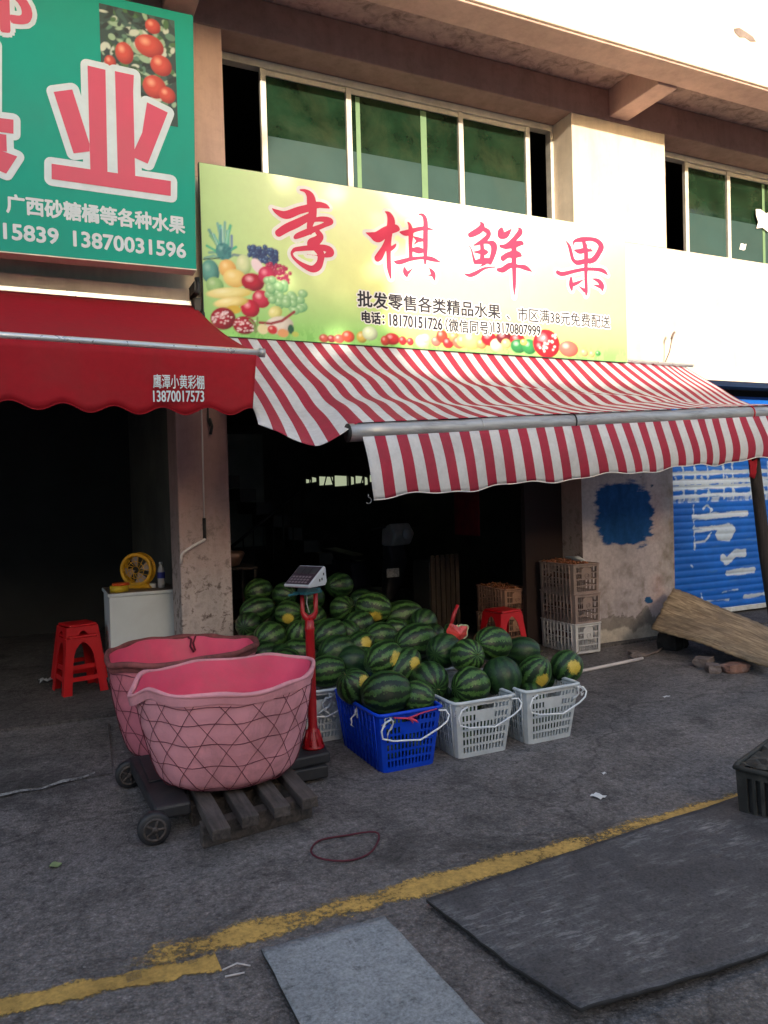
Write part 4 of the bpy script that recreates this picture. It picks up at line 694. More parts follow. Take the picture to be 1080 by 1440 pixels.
def wood_mat(name, lo, hi, grain=(1, 14, 14), rough=0.8, dirt=None, attr=False):
    t = NT(name)
    co = t.coord(grain)
    if attr:
        at = t.n('ShaderNodeAttribute', attribute_name='Col')
        t.l(at, 'Vector', co, 0)
    n1 = t.noise(co, 2.2, 8, 0.7, 0.8)
    n2 = t.noise(t.coord(), 5.0, 6, 0.7)
    r1 = t.ramp(n1, 'Fac', [(0.3, lo), (0.5, tuple((a + b) / 2 for a, b in zip(lo, hi))), (0.66, hi)])
    r2 = t.ramp(n2, 'Fac', [(0.3, (0.6,) * 3 + (1,)), (0.65, (1.15,) * 3 + (1,))])
    s = t.mix(1.0, (r1, 0), (r2, 0), 'MULTIPLY')
    if dirt:
        n3 = t.noise(t.coord(), 2.1, 8, 0.75, 0.5)
        m = t.ramp(n3, 'Fac', [(0.5, K4), (0.7, (0.8,) * 3 + (1,))])
        s = t.mix((m, 0), s, dirt)
    t.base(s)
    t.b.inputs['Roughness'].default_value = rough
    t.b.inputs['Specular IOR Level'].default_value = 0.3
    t.bump((n1, 'Fac'), 0.35, 0.004)
    return t.m


def scuffed_mat(name, base, scuff, axis=(2, 26, 1), amount=0.85, ang=0.25):
    """a dark sheet with pale scratches and scuffs running along it"""
    t = NT(name)
    tc = t.n('ShaderNodeTexCoord')
    mp = t.n('ShaderNodeMapping')
    mp.inputs['Scale'].default_value = axis
    mp.inputs['Rotation'].default_value = (0, 0, ang)
    t.l(tc, 'Object', mp, 0)
    mp2 = t.n('ShaderNodeMapping')
    mp2.inputs['Scale'].default_value = (axis[1], axis[0], 1)
    mp2.inputs['Rotation'].default_value = (0, 0, -ang * 0.4)
    t.l(tc, 'Object', mp2, 0)
    co = t.coord()
    a = t.noise(mp, 2.5, 8, 0.8, 0.2)
    a2 = t.noise(mp2, 2.5, 8, 0.8, 0.2)
    b = t.noise(co, 2.2, 7, 0.65, 0.5)
    f = t.noise(co, 90, 5, 0.7)
    ra = t.ramp(a, 'Fac', [(0.50, K4), (0.66, W4)])
    ra2 = t.ramp(a2, 'Fac', [(0.58, K4), (0.74, W4)])
    rb = t.ramp(b, 'Fac', [(0.43, K4), (0.64, (amount,) * 3 + (1,))])
    mx = t.math('MAXIMUM', (ra, 0), (ra2, 0))
    m = t.math('MULTIPLY', mx, (rb, 0))
    g2 = t.noise(co, 28, 7, 0.8)
    rf = t.ramp(f, 'Fac', [(0.3, (0.6,) * 3 + (1,)), (0.7, (1.35,) * 3 + (1,))])
    rg = t.ramp(g2, 'Fac', [(0.32, (0.45,) * 3 + (1,)), (0.45, W4), (0.7, (1.2,) * 3 + (1,))])
    rv = t.ramp(b, 'Fac', [(0.25, tuple(c * 0.7 for c in base[:3]) + (1,)), (0.75, tuple(c * 1.3 for c in base[:3]) + (1,))])
    s = t.mix(1.0, (rv, 0), (rf, 0), 'MULTIPLY')
    s = t.mix(1.0, s, (rg, 0), 'MULTIPLY')
    s = t.mix(m, s, scuff)
    t.base(s)
    t.b.inputs['Roughness'].default_value = 0.7
    t.b.inputs['Specular IOR Level'].default_value = 0.2
    t.bump((f, 'Fac'), 0.3, 0.003)
    return t.m


def plaster_mat(name, top, low, z0, z1, bare, spots=0.5):
    """old wall paint above, rubbed and chalky below"""
    t = NT(name)
    co = t.coord()
    tc = t.n('ShaderNodeTexCoord')
    sp = t.n('ShaderNodeSeparateXYZ')
    t.l(tc, 'Object', sp, 0)
    n1 = t.noise(co, 2.0, 8, 0.7, 0.4)
    n2 = t.noise(co, 11.0, 8, 0.75, 0.3)
    n3 = t.noise(t.coord((3, 3, 0.35)), 3.0, 6, 0.65)
    zz = t.math('ADD', (sp, 2), t.math('MULTIPLY', t.math('SUBTRACT', (n1, 'Fac'), 0.5), 0.9))
    k = t.n('ShaderNodeMapRange')
    k.inputs[1].default_value, k.inputs[2].default_value = z0, z1
    t.t.links.new(zz[0].outputs[0], k.inputs[0])
    r1 = t.ramp(n1, 'Fac', [(0.3, tuple(c * .85 for c in top[:3]) + (1,)), (0.7, tuple(c * 1.1 for c in top[:3]) + (1,))])
    r2 = t.ramp(n2, 'Fac', [(0.3, tuple(c * .6 for c in low[:3]) + (1,)), (0.5, low), (0.7, tuple(min(1, c * 1.25) for c in low[:3]) + (1,))])
    s = t.mix((k, 0), (r2, 0), (r1, 0))
    inv = t.math('SUBTRACT', 1.0, (k, 0), True)
    m = t.ramp(n2, 'Fac', [(0.50, K4), (0.60, (spots,) * 3 + (1,))])
    mm = t.math('MULTIPLY', (m, 0), t.math('ADD', inv, 0.15))
    s = t.mix(mm, s, bare)
    st = t.ramp(n3, 'Fac', [(0.3, (0.8,) * 3 + (1,)), (0.6, W4)])
    s = t.mix(0.8, s, (st, 0), 'MULTIPLY')
    t.base(s)
    t.b.inputs['Roughness'].default_value = 0.9
    t.b.inputs['Specular IOR Level'].default_value = 0.2
    t.bump((n2, 'Fac'), 0.35, 0.006)
    return t.m


def worn_paint_mat(name, col, edge=0.5):
    """road paint with holes where it has worn away"""
    t = NT(name)
    co = t.coord()
    at = t.n('ShaderNodeAttribute', attribute_name='Col')
    n1 = t.noise(co, 5.0, 8, 0.72, 0.4)
    n2 = t.noise(co, 45.0, 6, 0.75)
    f = t.math('ADD', t.math('MULTIPLY', (n1, 'Fac'), 0.55), t.math('MULTIPLY', (n2, 'Fac'), 0.6))
    f = t.math('ADD', f, t.math('MULTIPLY', (at, 'Fac'), 0.62))
    m = t.ramp(f[0], 0, [(0.84, K4), (1.0, W4)])
    rv = t.ramp(n1, 'Fac', [(0.3, tuple(c * .6 for c in col[:3]) + (1,)), (0.7, tuple(c * 1.15 for c in col[:3]) + (1,))])
    rg = t.ramp(n2, 'Fac', [(0.3, (0.55,) * 3 + (1,)), (0.6, W4)])
    t.base(t.mix(1.0, (rv, 0), (rg, 0), 'MULTIPLY'))
    t.b.inputs['Roughness'].default_value = 0.75
    t.bump((n2, 'Fac'), 0.5, 0.004)
    tr = t.n('ShaderNodeBsdfTransparent')
    mx = t.n('ShaderNodeMixShader')
    t.l(m, 0, mx, 0)
    t.l(tr, 0, mx, 1)
    t.l(t.b, 0, mx, 2)
    t.l(mx, 0, t.out, 0)
    return t.m


def flat(name, col, rough=0.55, spec=0.3, var=0.06, scale=12):
    return basic(name, col, rough, var, scale, bump=0.04, spec=spec)


def emit(name, col, strength):
    t = NT(name)
    t.b.inputs['Base Color'].default_value = col
    t.b.inputs['Emission Color'].default_value = col
    t.b.inputs['Emission Strength'].default_value = strength
    return t.m


m_asphalt = asphalt_mat('asphalt', 0.185)
m_concrete = asphalt_mat('concrete_floor', 0.11)
m_kerbwear = basic('worn_concrete_edge', alb(0.34, 0.33, 0.32), 0.9, 0.3, 20, bump=0.4)
m_yellow = worn_paint_mat('worn_yellow_paint', alb(0.60, 0.37, 0.10))
m_cream = plaster_mat('cream_render', alb(0.74, 0.64, 0.52), alb(0.6, 0.52, 0.42), 1.0, 2.0, alb(0.35, 0.3, 0.26), 0.4)
m_pink = plaster_mat('faded_pink_render', alb(0.60, 0.42, 0.37), alb(0.60, 0.42, 0.37), 1.0, 2.0, alb(0.2, 0.14, 0.12), 0.6)
m_beam = plaster_mat('shaded_beam_render', alb(0.43, 0.29, 0.25), alb(0.43, 0.29, 0.25), 1.0, 2.0, alb(0.1, 0.07, 0.06), 1.0)  # darker copy of the facade render, the beam's shade put into its colour
m_soffit = basic('speckled_soffit', alb(0.50, 0.37, 0.33), 0.9, 0.15, 14, alb(0.09, 0.06, 0.055), 0.9, bump=0.3)
m_column = plaster_mat('column_plaster', alb(0.42, 0.255, 0.24), alb(0.52, 0.44, 0.42), 0.75, 1.65, alb(0.16, 0.12, 0.11), 0.9)
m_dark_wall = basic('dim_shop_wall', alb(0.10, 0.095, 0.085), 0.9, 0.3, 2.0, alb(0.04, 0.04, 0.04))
m_green_wall = basic('lit_grey_green_patch', alb(0.24, 0.27, 0.24), 0.9, 0.2, 2.0, alb(0.1, 0.1, 0.09))  # paler than the other shop walls to paint in light falling there
m_black_wall = basic('shade_black_wall', alb(0.03, 0.03, 0.03), 0.95, 0.3, 2.0)  # near-black base: the shade of the unlit rooms is put into the colour
m_ceiling = basic('shade_dark_ceiling', alb(0.06, 0.055, 0.05), 0.95, 0.3, 2.0)  # ceiling shade is put into the base colour too
m_alu = basic('window_aluminium', alb(0.62, 0.60, 0.55), 0.45, 0.12, 10, alb(0.3, 0.28, 0.25), 0.4, metal=0.2)
m_glass = basic('green_glass', alb(0.008, 0.024, 0.012), 0.09, 0.5, 3.5, alb(0.04, 0.055, 0.028), 0.55, bump=0.0, spec=0.4)
m_pane_sheet = basic('blue_green_sheet', alb(0.035, 0.07, 0.068), 0.4, 0.15, 2.0, alb(0.06, 0.08, 0.065), 0.3, bump=0.02, spec=0.12)
m_greenbar = flat('green_tinted_stile', alb(0.14, 0.24, 0.13))
m_paper = flat('white_paper', alb(0.8, 0.8, 0.78), 0.8)
m_red_cloth = cloth_mat('red_awning_cloth', alb(0.40, 0.010, 0.022), alb(0.30, 0.03, 0.035), 0.12, 0.5)
m_str_red = cloth_mat('red_stripe_cloth', alb(0.48, 0.045, 0.085), alb(0.25, 0.06, 0.08), 0.22, 0.5)
m_str_white = cloth_mat('white_stripe_cloth', alb(0.79, 0.80, 0.84), alb(0.44, 0.43, 0.45), 0.25, 0.45)
m_hem = flat('white_hem', alb(0.8, 0.76, 0.76))
m_steel = basic('dull_steel_tube', alb(0.42, 0.43, 0.45), 0.42, 0.15, 7, alb(0.15, 0.14, 0.14), 0.6, metal=0.55, stretch=(1, 6, 6))
m_bright_steel = basic('bright_aluminium_bar', alb(0.78, 0.78, 0.80), 0.3, 0.08, 9, metal=0.7)
m_black = basic('black_metal', alb(0.018, 0.018, 0.018), 0.5, 0.3, 10)
m_red_tie = flat('red_tie', alb(0.5, 0.02, 0.03))
m_white_pvc = flat('white_conduit', alb(0.62, 0.56, 0.55), 0.45)
m_teal = basic('teal_sign_face', alb(0.006, 0.33, 0.25), 0.55, 0.06, 2, bump=0.03, spec=0.2)
m_sign_red = basic('printed_red', alb(0.60, 0.06, 0.13), 0.55, 0.07, 3, bump=0.02)
m_brush_red = basic('printed_pink_red', alb(0.62, 0.022, 0.085), 0.55, 0.05, 3, bump=0.02)
m_sign_white = flat('printed_pale_blue_white', alb(0.62, 0.72, 0.78), 0.55)
m_print_white = flat('printed_white', alb(0.80, 0.80, 0.78), 0.55)
m_print_dark = flat('printed_dark_grey', alb(0.022, 0.022, 0.035), 0.55)
m_print = vcol_mat('printed_banner', 0.5, 0.05, 8, 0.02)
m_sign_edge = basic('sign_frame', alb(0.06, 0.09, 0.07), 0.6, 0.3, 8)
m_plaster_paint = vcol_mat('painted_pier_plaster', 0.9, 0.22, 28, 0.4, spec=0.2)
m_shutter = vcol_mat('painted_shutter', 0.45, 0.12, 14, 0.05, spec=0.4)
m_shutter_rail = basic('shutter_bottom_rail', alb(0.6, 0.62, 0.62), 0.5, 0.2, 8, alb(0.25, 0.24, 0.22))
m_melon = melon_mat()
m_stem = flat('dry_stem', alb(0.16, 0.17, 0.06), 0.8)
m_flesh = basic('melon_flesh', alb(0.62, 0.06, 0.05), 0.3, 0.25, 18, bump=0.1)
m_rindcut = flat('pale_melon_rind', alb(0.5, 0.55, 0.32))
m_blue = basic('blue_plastic', alb(0.004, 0.058, 0.62), 0.4, 0.12, 6, alb(0.02, 0.06, 0.36), 0.5, bump=0.05, spec=0.25)
m_white_pl = basic('pale_grey_plastic', alb(0.58, 0.62, 0.65), 0.42, 0.08, 6, alb(0.34, 0.35, 0.36), 0.5, bump=0.05)
m_white_wire = flat('white_cord', alb(0.82, 0.84, 0.86), 0.5)
m_film_clear = None
m_pink_tub = basic('pink_rubber', alb(0.70, 0.20, 0.26), 0.55, 0.12, 5, alb(0.36, 0.12, 0.14), 0.65, bump=0.15)
m_pink_faded = basic('faded_pink_rubber', alb(0.76, 0.32, 0.37), 0.6, 0.12, 5, alb(0.34, 0.15, 0.16), 0.8, bump=0.25)
m_pink_inside = basic('pink_rubber_lining', alb(0.80, 0.10, 0.20), 0.5, 0.1, 5, alb(0.58, 0.15, 0.2), 0.6, bump=0.1)
m_rim_dirty = basic('grimy_red_rim', alb(0.22, 0.06, 0.06), 0.8, 0.4, 14, alb(0.06, 0.03, 0.03), 0.9, bump=0.5)
m_net = flat('dark_red_net', alb(0.14, 0.025, 0.04), 0.8)
m_oldwood = wood_mat('old_dark_timber', alb(0.035, 0.03, 0.028), alb(0.13, 0.105, 0.095), (14, 1, 14), 0.85, alb(0.09, 0.08, 0.08))
m_pole = wood_mat('dark_pole_bark', alb(0.014, 0.011, 0.010), alb(0.06, 0.047, 0.042), (14, 14, 1), 0.9)
m_scale_red = basic('red_enamel', alb(0.36, 0.008, 0.012), 0.35, 0.15, 8, alb(0.14, 0.01, 0.012), 0.6, bump=0.05)
m_scale_black = basic('greasy_black_iron', alb(0.022, 0.022, 0.026), 0.55, 0.4, 8, alb(0.07, 0.065, 0.065), 0.6, bump=0.25)
m_teal_paint = basic('teal_enamel', alb(0.01, 0.09, 0.11), 0.45, 0.2, 9)
m_grey_pl = flat('grey_plastic', alb(0.45, 0.47, 0.5), 0.45)
m_screen = basic('dark_keypad', alb(0.04, 0.026, 0.036), 0.55, 0.2, 20, spec=0.15)
m_keys = flat('pale_key_caps', alb(0.15, 0.115, 0.13))
m_red_stool = basic('red_plastic', alb(0.52, 0.010, 0.015), 0.32, 0.08, 8, bump=0.03)
m_cab = basic('white_laminate', alb(0.66, 0.71, 0.75), 0.4, 0.05, 3, alb(0.5, 0.52, 0.55), 0.4, bump=0.03)
m_cabtop = basic('grimy_counter', alb(0.13, 0.10, 0.09), 0.5, 0.3, 8)
m_fan_yel = basic('yellow_plastic', alb(0.62, 0.34, 0.015), 0.4, 0.08, 8, bump=0.03)
m_fan_grey = flat('fan_blade', alb(0.35, 0.3, 0.3))
m_tape = flat('yellow_tape', alb(0.55, 0.38, 0.03), 0.3)
m_orange = flat('orange_tape', alb(0.62, 0.09, 0.02), 0.3)
m_bottle = flat('clear_bottle', alb(0.32, 0.33, 0.36), 0.12, 0.6)
m_bottle_lab = flat('blue_bottle_label', alb(0.02, 0.03, 0.22), 0.4)
m_crate = basic('dusty_crate_plastic', alb(0.30, 0.22, 0.20), 0.75, 0.2, 8, alb(0.2, 0.14, 0.12), 0.7, bump=0.1)
m_crate_pale = basic('pale_crate_plastic', alb(0.56, 0.54, 0.54), 0.7, 0.15, 8, alb(0.35, 0.3, 0.28), 0.5, bump=0.1)
m_crate_red = basic('rusty_crate_plastic', alb(0.36, 0.2, 0.14), 0.75, 0.2, 8, alb(0.2, 0.1, 0.08), 0.7, bump=0.1)
m_fruit_in = basic('shade_dark_skins', alb(0.10, 0.04, 0.025), 0.7, 0.5, 22)  # darker copy of the fruit colour, paints the shade inside the crates
m_fruit = basic('tan_red_skins', alb(0.32, 0.11, 0.05), 0.6, 0.5, 22, bump=0.3)
m_board = wood_mat('weathered_plywood', alb(0.13, 0.08, 0.045), alb(0.52, 0.385, 0.24), (1.6, 13, 1), 0.85, alb(0.15, 0.11, 0.08), attr=True)
m_matdark = scuffed_mat('scuffed_dark_board', alb(0.082, 0.079, 0.086), alb(0.36, 0.355, 0.36), (3, 14, 1))
m_matgrey = scuffed_mat('grey_rubber_sheet', alb(0.25, 0.265, 0.285), alb(0.36, 0.38, 0.40), (3, 9, 1), 0.5)
m_edge = basic('torn_board_edge', alb(0.03, 0.028, 0.028), 0.9, 0.4, 20)
m_stone = basic('broken_brick', alb(0.17, 0.13, 0.12), 0.9, 0.3, 14, alb(0.3, 0.27, 0.25), 0.6, bump=0.5)
m_brick = basic('red_brick', alb(0.25, 0.13, 0.10), 0.9, 0.3, 14, alb(0.3, 0.26, 0.24), 0.6, bump=0.5)
m_boxdark = basic('grimy_dark_plastic', alb(0.025, 0.025, 0.024), 0.75, 0.4, 14, alb(0.09, 0.088, 0.08), 0.6, bump=0.4)
m_leaf = flat('pale_dry_leaf', alb(0.24, 0.30, 0.14), 0.7)
m_litter = flat('white_litter', alb(0.72, 0.72, 0.72), 0.8)
m_strap = flat('dark_red_strap', alb(0.10, 0.018, 0.03), 0.5)
m_pebble = basic('grit', alb(0.2, 0.19, 0.19), 0.9, 0.5, 30, bump=0.2)
m_stair = basic('dim_concrete_stair', alb(0.09, 0.09, 0.085), 0.9, 0.2, 4)
m_scooter = basic('scooter_body', alb(0.05, 0.05, 0.06), 0.35, 0.2, 8)
m_scooter_pale = basic('scooter_fairing', alb(0.4, 0.4, 0.4), 0.35, 0.2, 8)
m_slat = wood_mat('brown_slats', alb(0.025, 0.018, 0.014), alb(0.07, 0.05, 0.04), (12, 12, 1), 0.8)
m_couplet = basic('faded_red_paper', alb(0.20, 0.012, 0.018), 0.8, 0.25, 8)
m_lit = emit('daylit_window', (0.85, 0.95, 0.62, 1), 0.13)
m_street_wall = basic('street_wall_across', alb(0.42, 0.42, 0.42), 0.9, 0.15, 1.0)
m_foliage = basic('street_tree_leaves', alb(0.05, 0.085, 0.025), 0.7, 0.4, 3)
m_trunk = basic('street_tree_bark', alb(0.08, 0.06, 0.05), 0.9, 0.3, 4)

# ---------------------------------------------------------------- ground
b = MB()
b.box(-70, 90, -70, 60, -0.3, 0.0)
structure(b.build('ground', m_asphalt))
b = MB()
b.box(-9.0, 12.0, 5.62, 11.3, -0.1, 0.02)
structure(b.build('shop_floor', m_concrete))
# worn concrete ramp in front of the open shop
b = MB()
b.hexa([(-9, 4.36, -0.05), (0.36, 4.42, -0.05), (0.42, 5.42, -0.05), (-9, 5.52, -0.05), (-9, 4.36, 0.006), (0.36, 4.42, 0.006), (0.42, 5.42, 0.018), (-9, 5.52, 0.018)])
structure(b.build('concrete_ramp', asphalt_mat('ramp_concrete', 0.15)))
# its chipped, whitened lip
b = MB()
pts = [(-9, 4.35), (-2, 4.37), (-0.4, 4.345), (-0.2, 4.35), (-0.1, 4.37), (0.0, 4.355), (0.1, 4.40), (0.2, 4.41), (0.27, 4.46)]
up = [(x, y - 0.010) for x, y in pts]
dn = [(x, y + 0.022 + 0.014 * math.sin(i * 2.3)) for i, (x, y) in enumerate(pts)]
b.add([(x, y, 0.0125) for x, y in up] + [(x, y, 0.0125) for x, y in dn], [(i, i + 1, len(pts) + i + 1, len(pts) + i) for i in range(len(pts) - 1)])
o = b.build('ramp_edge', worn_paint_mat('chipped_whitened_edge', alb(0.42, 0.41, 0.40)))
set_cols(o, np.tile(np.array([0.62, 0.62, 0.62, 1.0]), (len(o.data.vertices), 1)))
structure(o)


def paint_line(name, pts, half, fades, z):
    """worn painted line: strip along pts with fading at its borders (colour attribute = how much paint is left)"""
    bb, cols = MB(), []
    nv = 8
    N = len(pts)

    def P(i, j):
        x, y = pts[i]
        s = j / nv * 2 - 1
        e = abs(s)
        k = fades[i] * (1.0 - max(0, e - 0.35) / 0.65 * 0.75)
        cols.append((k, k, k, 1))
        return (x, y + s * half * (1 + 0.25 * math.sin(i * 1.7) * abs(s)), z)
    bb.grid(P, N - 1, nv)
    o2 = bb.build(name, m_yellow, fixn=False)
    set_cols(o2, np.array(cols))
    structure(o2)


n = 60
pa = [(-3.0 + (0.50 + 3.0) * i / n, 2.49 - 0.075 * ((-3.0 + 3.5 * i / n) + 0.14) / 0.64 * 1.0 if -3.0 + 3.5 * i / n > -0.3 else 2.51 - 0.03 * i / n) for i in range(n + 1)]
pa = [(x, 2.505 - 0.135 * x) for x, _ in pa]
paint_line('yellow_line_worn', pa, 0.062, [0.92] * (n + 1), 0.004)
n = 90
pb = [(0.22 + 8.5 * i / n, 2.56 - 0.03 * min(1, i / n * 8.5 / 2.0)) for i in range(n + 1)]
paint_line('yellow_line_faded', pb, 0.098, [0.35 + 0.36 * min(1, max(0, (x - 0.22) / 0.35)) + 0.10 * math.sin(x * 5) for x, _ in pb], 0.004)
# grit lying on the asphalt
b = MB()
for k in range(900):
    x, y = rnd.uniform(-0.6, 6.5), rnd.uniform(1.6, 5.4)
    s = rnd.choice([0.002, 0.003, 0.003, 0.004, 0.007])
    q = [(x + s * math.cos(a + rnd.random()) * rnd.uniform(.6, 1.2), y + s * math.sin(a) * rnd.uniform(.6, 1.2), 0.0) for a in (0, 1.25, 2.5, 3.75, 5.0)]
    b.add(q + [(x, y, s * rnd.uniform(.5, 1.0))], [(i, (i + 1) % 5, 5) for i in range(5)])
b.build('grit', m_pebble)['kind'] = 'stuff'

# ---------------------------------------------------------------- the market building
bld = thing('market_building', 'two storey market building with sunlit cream render and shaded beam above the fruit shops', 'building')
CEIL = 2.62
b = MB()
b.box(-9, 0.985, 5.7, 6.0, CEIL, 3.92)
b.box(0.985, 1.37, 5.7, 6.0, CEIL, 3.92)
b.box(1.37, 12, 5.7, 6.0, CEIL, 3.92)
b.build('lintel_wall', m_cream, bld)
b = MB()
b.box(-9, 1.42, 5.7, 6.0, 3.923, 5.06)
b.build('upper_wall', m_pink, bld)
b = MB()
b.box(4.725, 5.895, 5.7, 6.05, 3.923, 5.06)
b.build('upper_pier', m_cream, bld)
b = MB()
b.box(8.7, 12, 5.7, 6.0, 3.923, 5.06)
b.build('upper_wall', m_cream, bld)
b = MB()
b.box(-9, 12, 5.7, 6.05, 5.063, 5.36)
b.build('beam', m_beam, bld, bevel=0.01)
b = MB()
b.box(-9, 12, 5.073, 6.05, 5.363, 5.5)
b.build('balcony_soffit', m_soffit, bld)
b = MB()
b.box(-9, 12, 4.8, 5.07, 5.12, 5.5)
b.build('balcony_edge_beam', m_pink, bld, bevel=0.008)
b = MB()
b.box(-9, 12, 4.775, 4.92, 5.135, 6.7)
par = b.build('balcony_parapet', m_cream, bld, bevel=0.008)
b = MB()
b.prism_y([(5.79, 5.56), (5.86, 5.585), (5.95, 5.565), (6.03, 5.545), (6.07, 5.51), (6.0, 5.495), (5.93, 5.515), (5.86, 5.50), (5.80, 5.53)], 4.770, 4.78)
b.build('broken_render_patch', m_stone, par)
b = MB()
b.box(4.78, 4.95, 4.768, 4.778, 5.70, 5.735)
b.tube([(4.78, 4.765, 5.70), (4.95, 4.765, 5.665), (4.95, 4.765, 5.64)], 0.010, 6)
b.build('rusty_clamp', m_stone, par)
for x in (-3.2, 0.99, 5.18, 9.37):
    b = MB()
    b.box(x, x + 0.23, 5.07, 5.7, 5.10, 5.363)
    b.build('bracket', m_pink, bld, bevel=0.008)
b = MB()
b.box(0.985, 1.37, 5.7, 6.08, 0, CEIL)
b.build('column', m_column, bld, bevel=0.012)
# pier between the fruit shop and the blue shutter: its painted face
cv = Canvas(4.745, 5.915, 0.0, CEIL, 0.0095, (0.53, 0.46, 0.475))
X, Z = cv.X, cv.Z
f1, f2, f3 = fbm(X, Z, 3, 6, 2.2), fbm(X, Z, 4, 6, 9.0), fbm(X * 3.2, Z * 0.5, 5, 5, 2.0)
cv.C *= (0.84 + 0.32 * f1)[..., None]
cv.put((f2 - 0.55) * 4 * np.clip(1.5 - Z, 0, 1), (0.30, 0.25, 0.23))
cv.put((f3 - 0.60) * 3, (0.32, 0.27, 0.27))
cv.put(np.clip((0.20 - np.abs(X - 5.88)) / 0.2, 0, 1) * (0.25 + 1.2 * (f2 - 0.35)), (0.20, 0.17, 0.12))
cv.put(np.clip((f1 - 0.5) * 3, 0, 1) * np.clip((X - 5.2) * 2, 0, 1) * 0.7, (0.46, 0.29, 0.27))
# the blue paint patch with its ragged brush edge
ex, ez = (X - 5.275) / 0.375, (Z - 1.265) / 0.33
q = (np.abs(ex) ** 3.2 + np.abs(ez) ** 3.2) ** (1 / 3.2)
rag = fbm(X * 0.3, Z, 6, 5, 30.0)
q2 = q + (rag - 0.5) * 0.5 + (fbm(X, Z, 8, 3, 6) - .5) * 0.12
cv.put((1.0 - q2) * 9, np.array((0.012, 0.075, 0.235)) * (0.75 + 0.6 * fbm(X * 3, Z, 9, 4, 6))[..., None])
cv.put(((np.abs(X - 5.55) < 0.30) & (np.abs(Z - 1.63) < 0.12)) * np.clip((fbm(X * 0.6, Z * 1.6, 10, 4, 14) - 0.66) * 14, 0, 1), (0.03, 0.07, 0.14))
q3 = np.hypot((X - 5.56) / 0.05, (Z - 0.385) / 0.045) + (rag - .5) * 1.3
cv.put((1 - q3) * 6, (0.02, 0.10, 0.25))
# blown plaster at the foot
foot = 0.25 + 0.34 * (fbm(X, Z * 0.3, 12, 5, 6.0) - 0.45) + 0.12 * (f2 - .5)
cv.put((foot - Z) * 60, np.array((0.27, 0.235, 0.215)) * (0.6 + 0.8 * f2)[..., None])
cv.put((foot * 0.75 - 0.05 + 0.12 * (f1 - .4) - Z) * 60, np.array((0.52, 0.46, 0.40)) * (0.6 + 0.8 * f2)[..., None])
cv.put(np.clip(1 - np.abs(Z - foot) / 0.012, 0, 1) * 0.8, (0.12, 0.10, 0.09))
pier = MB().box(4.745, 5.915, 5.704, 6.1, 0, CEIL).build('pier', m_column, bld)
cv.build('painted_face', 5.70, m_plaster_paint, pier)
MB().box(4.30, 4.742, 6.0, 6.06, 0, CEIL).build('door_jamb', basic('dark_red_jamb', alb(0.028, 0.015, 0.015), 0.8, 0.3, 5), bld)

MB().box(-9, 1.10, 5.60, 5.697, 2.965, 3.055).build('awning_board', m_cream, bld, bevel=0.006)
# shop interiors (both dim)
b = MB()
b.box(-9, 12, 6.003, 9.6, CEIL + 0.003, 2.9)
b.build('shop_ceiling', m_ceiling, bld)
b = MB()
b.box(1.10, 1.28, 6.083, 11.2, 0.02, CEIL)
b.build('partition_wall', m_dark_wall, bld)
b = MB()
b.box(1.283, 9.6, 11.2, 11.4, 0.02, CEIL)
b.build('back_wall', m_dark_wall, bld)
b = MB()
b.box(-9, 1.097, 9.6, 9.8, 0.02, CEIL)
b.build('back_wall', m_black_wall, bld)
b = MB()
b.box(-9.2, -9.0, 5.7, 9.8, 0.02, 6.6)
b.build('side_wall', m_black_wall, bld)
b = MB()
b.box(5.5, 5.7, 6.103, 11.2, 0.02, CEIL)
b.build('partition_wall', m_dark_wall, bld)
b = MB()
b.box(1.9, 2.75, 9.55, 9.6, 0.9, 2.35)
b.build('lit_wall_patch', m_green_wall, bld)  # pale panel paints the lit patch of the back wall
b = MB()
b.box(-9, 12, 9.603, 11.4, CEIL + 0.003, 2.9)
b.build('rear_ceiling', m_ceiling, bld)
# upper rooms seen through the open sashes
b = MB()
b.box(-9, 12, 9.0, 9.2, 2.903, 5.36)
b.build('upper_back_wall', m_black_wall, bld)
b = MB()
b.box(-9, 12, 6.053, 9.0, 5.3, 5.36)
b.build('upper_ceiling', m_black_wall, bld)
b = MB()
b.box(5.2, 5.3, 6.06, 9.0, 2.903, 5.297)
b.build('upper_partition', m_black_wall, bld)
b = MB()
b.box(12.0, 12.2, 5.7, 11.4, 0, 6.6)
b.build('end_wall', m_cream, bld)
# daylit slit window at the very back
sl = MB().box(3.86, 5.42, 11.18, 11.197, 1.63, 1.88).build('back_window', m_black, bld)
for x0, x1, z0, z1 in ((3.90, 3.97, 1.74, 1.80), (4.00, 4.06, 1.75, 1.83), (4.12, 4.34, 1.70, 1.84), (4.38, 4.60, 1.68, 1.85), (4.66, 4.70, 1.70, 1.83), (4.74, 4.86, 1.72, 1.84), (4.90, 4.94, 1.69, 1.82), (4.99, 5.12, 1.74, 1.85), (5.18, 5.32, 1.71, 1.86)):
    b = MB()
    b.hexa([(x0, 11.165, z0), (x1, 11.165, z0 + 0.01), (x1, 11.178, z0 + 0.01), (x0, 11.178, z0), (x0, 11.165, z1), (x1, 11.165, z1 - 0.012), (x1, 11.178, z1 - 0.012), (x0, 11.178, z1)])
    b.build('pane', m_lit, sl)
for k in range(7):
    x = 3.95 + k * 0.21
    MB().tube([(x, 11.15, 1.60), (x + 0.10 * math.sin(k * 2.1), 11.15, 1.90)], 0.012, 5).build('bar', m_black, sl)

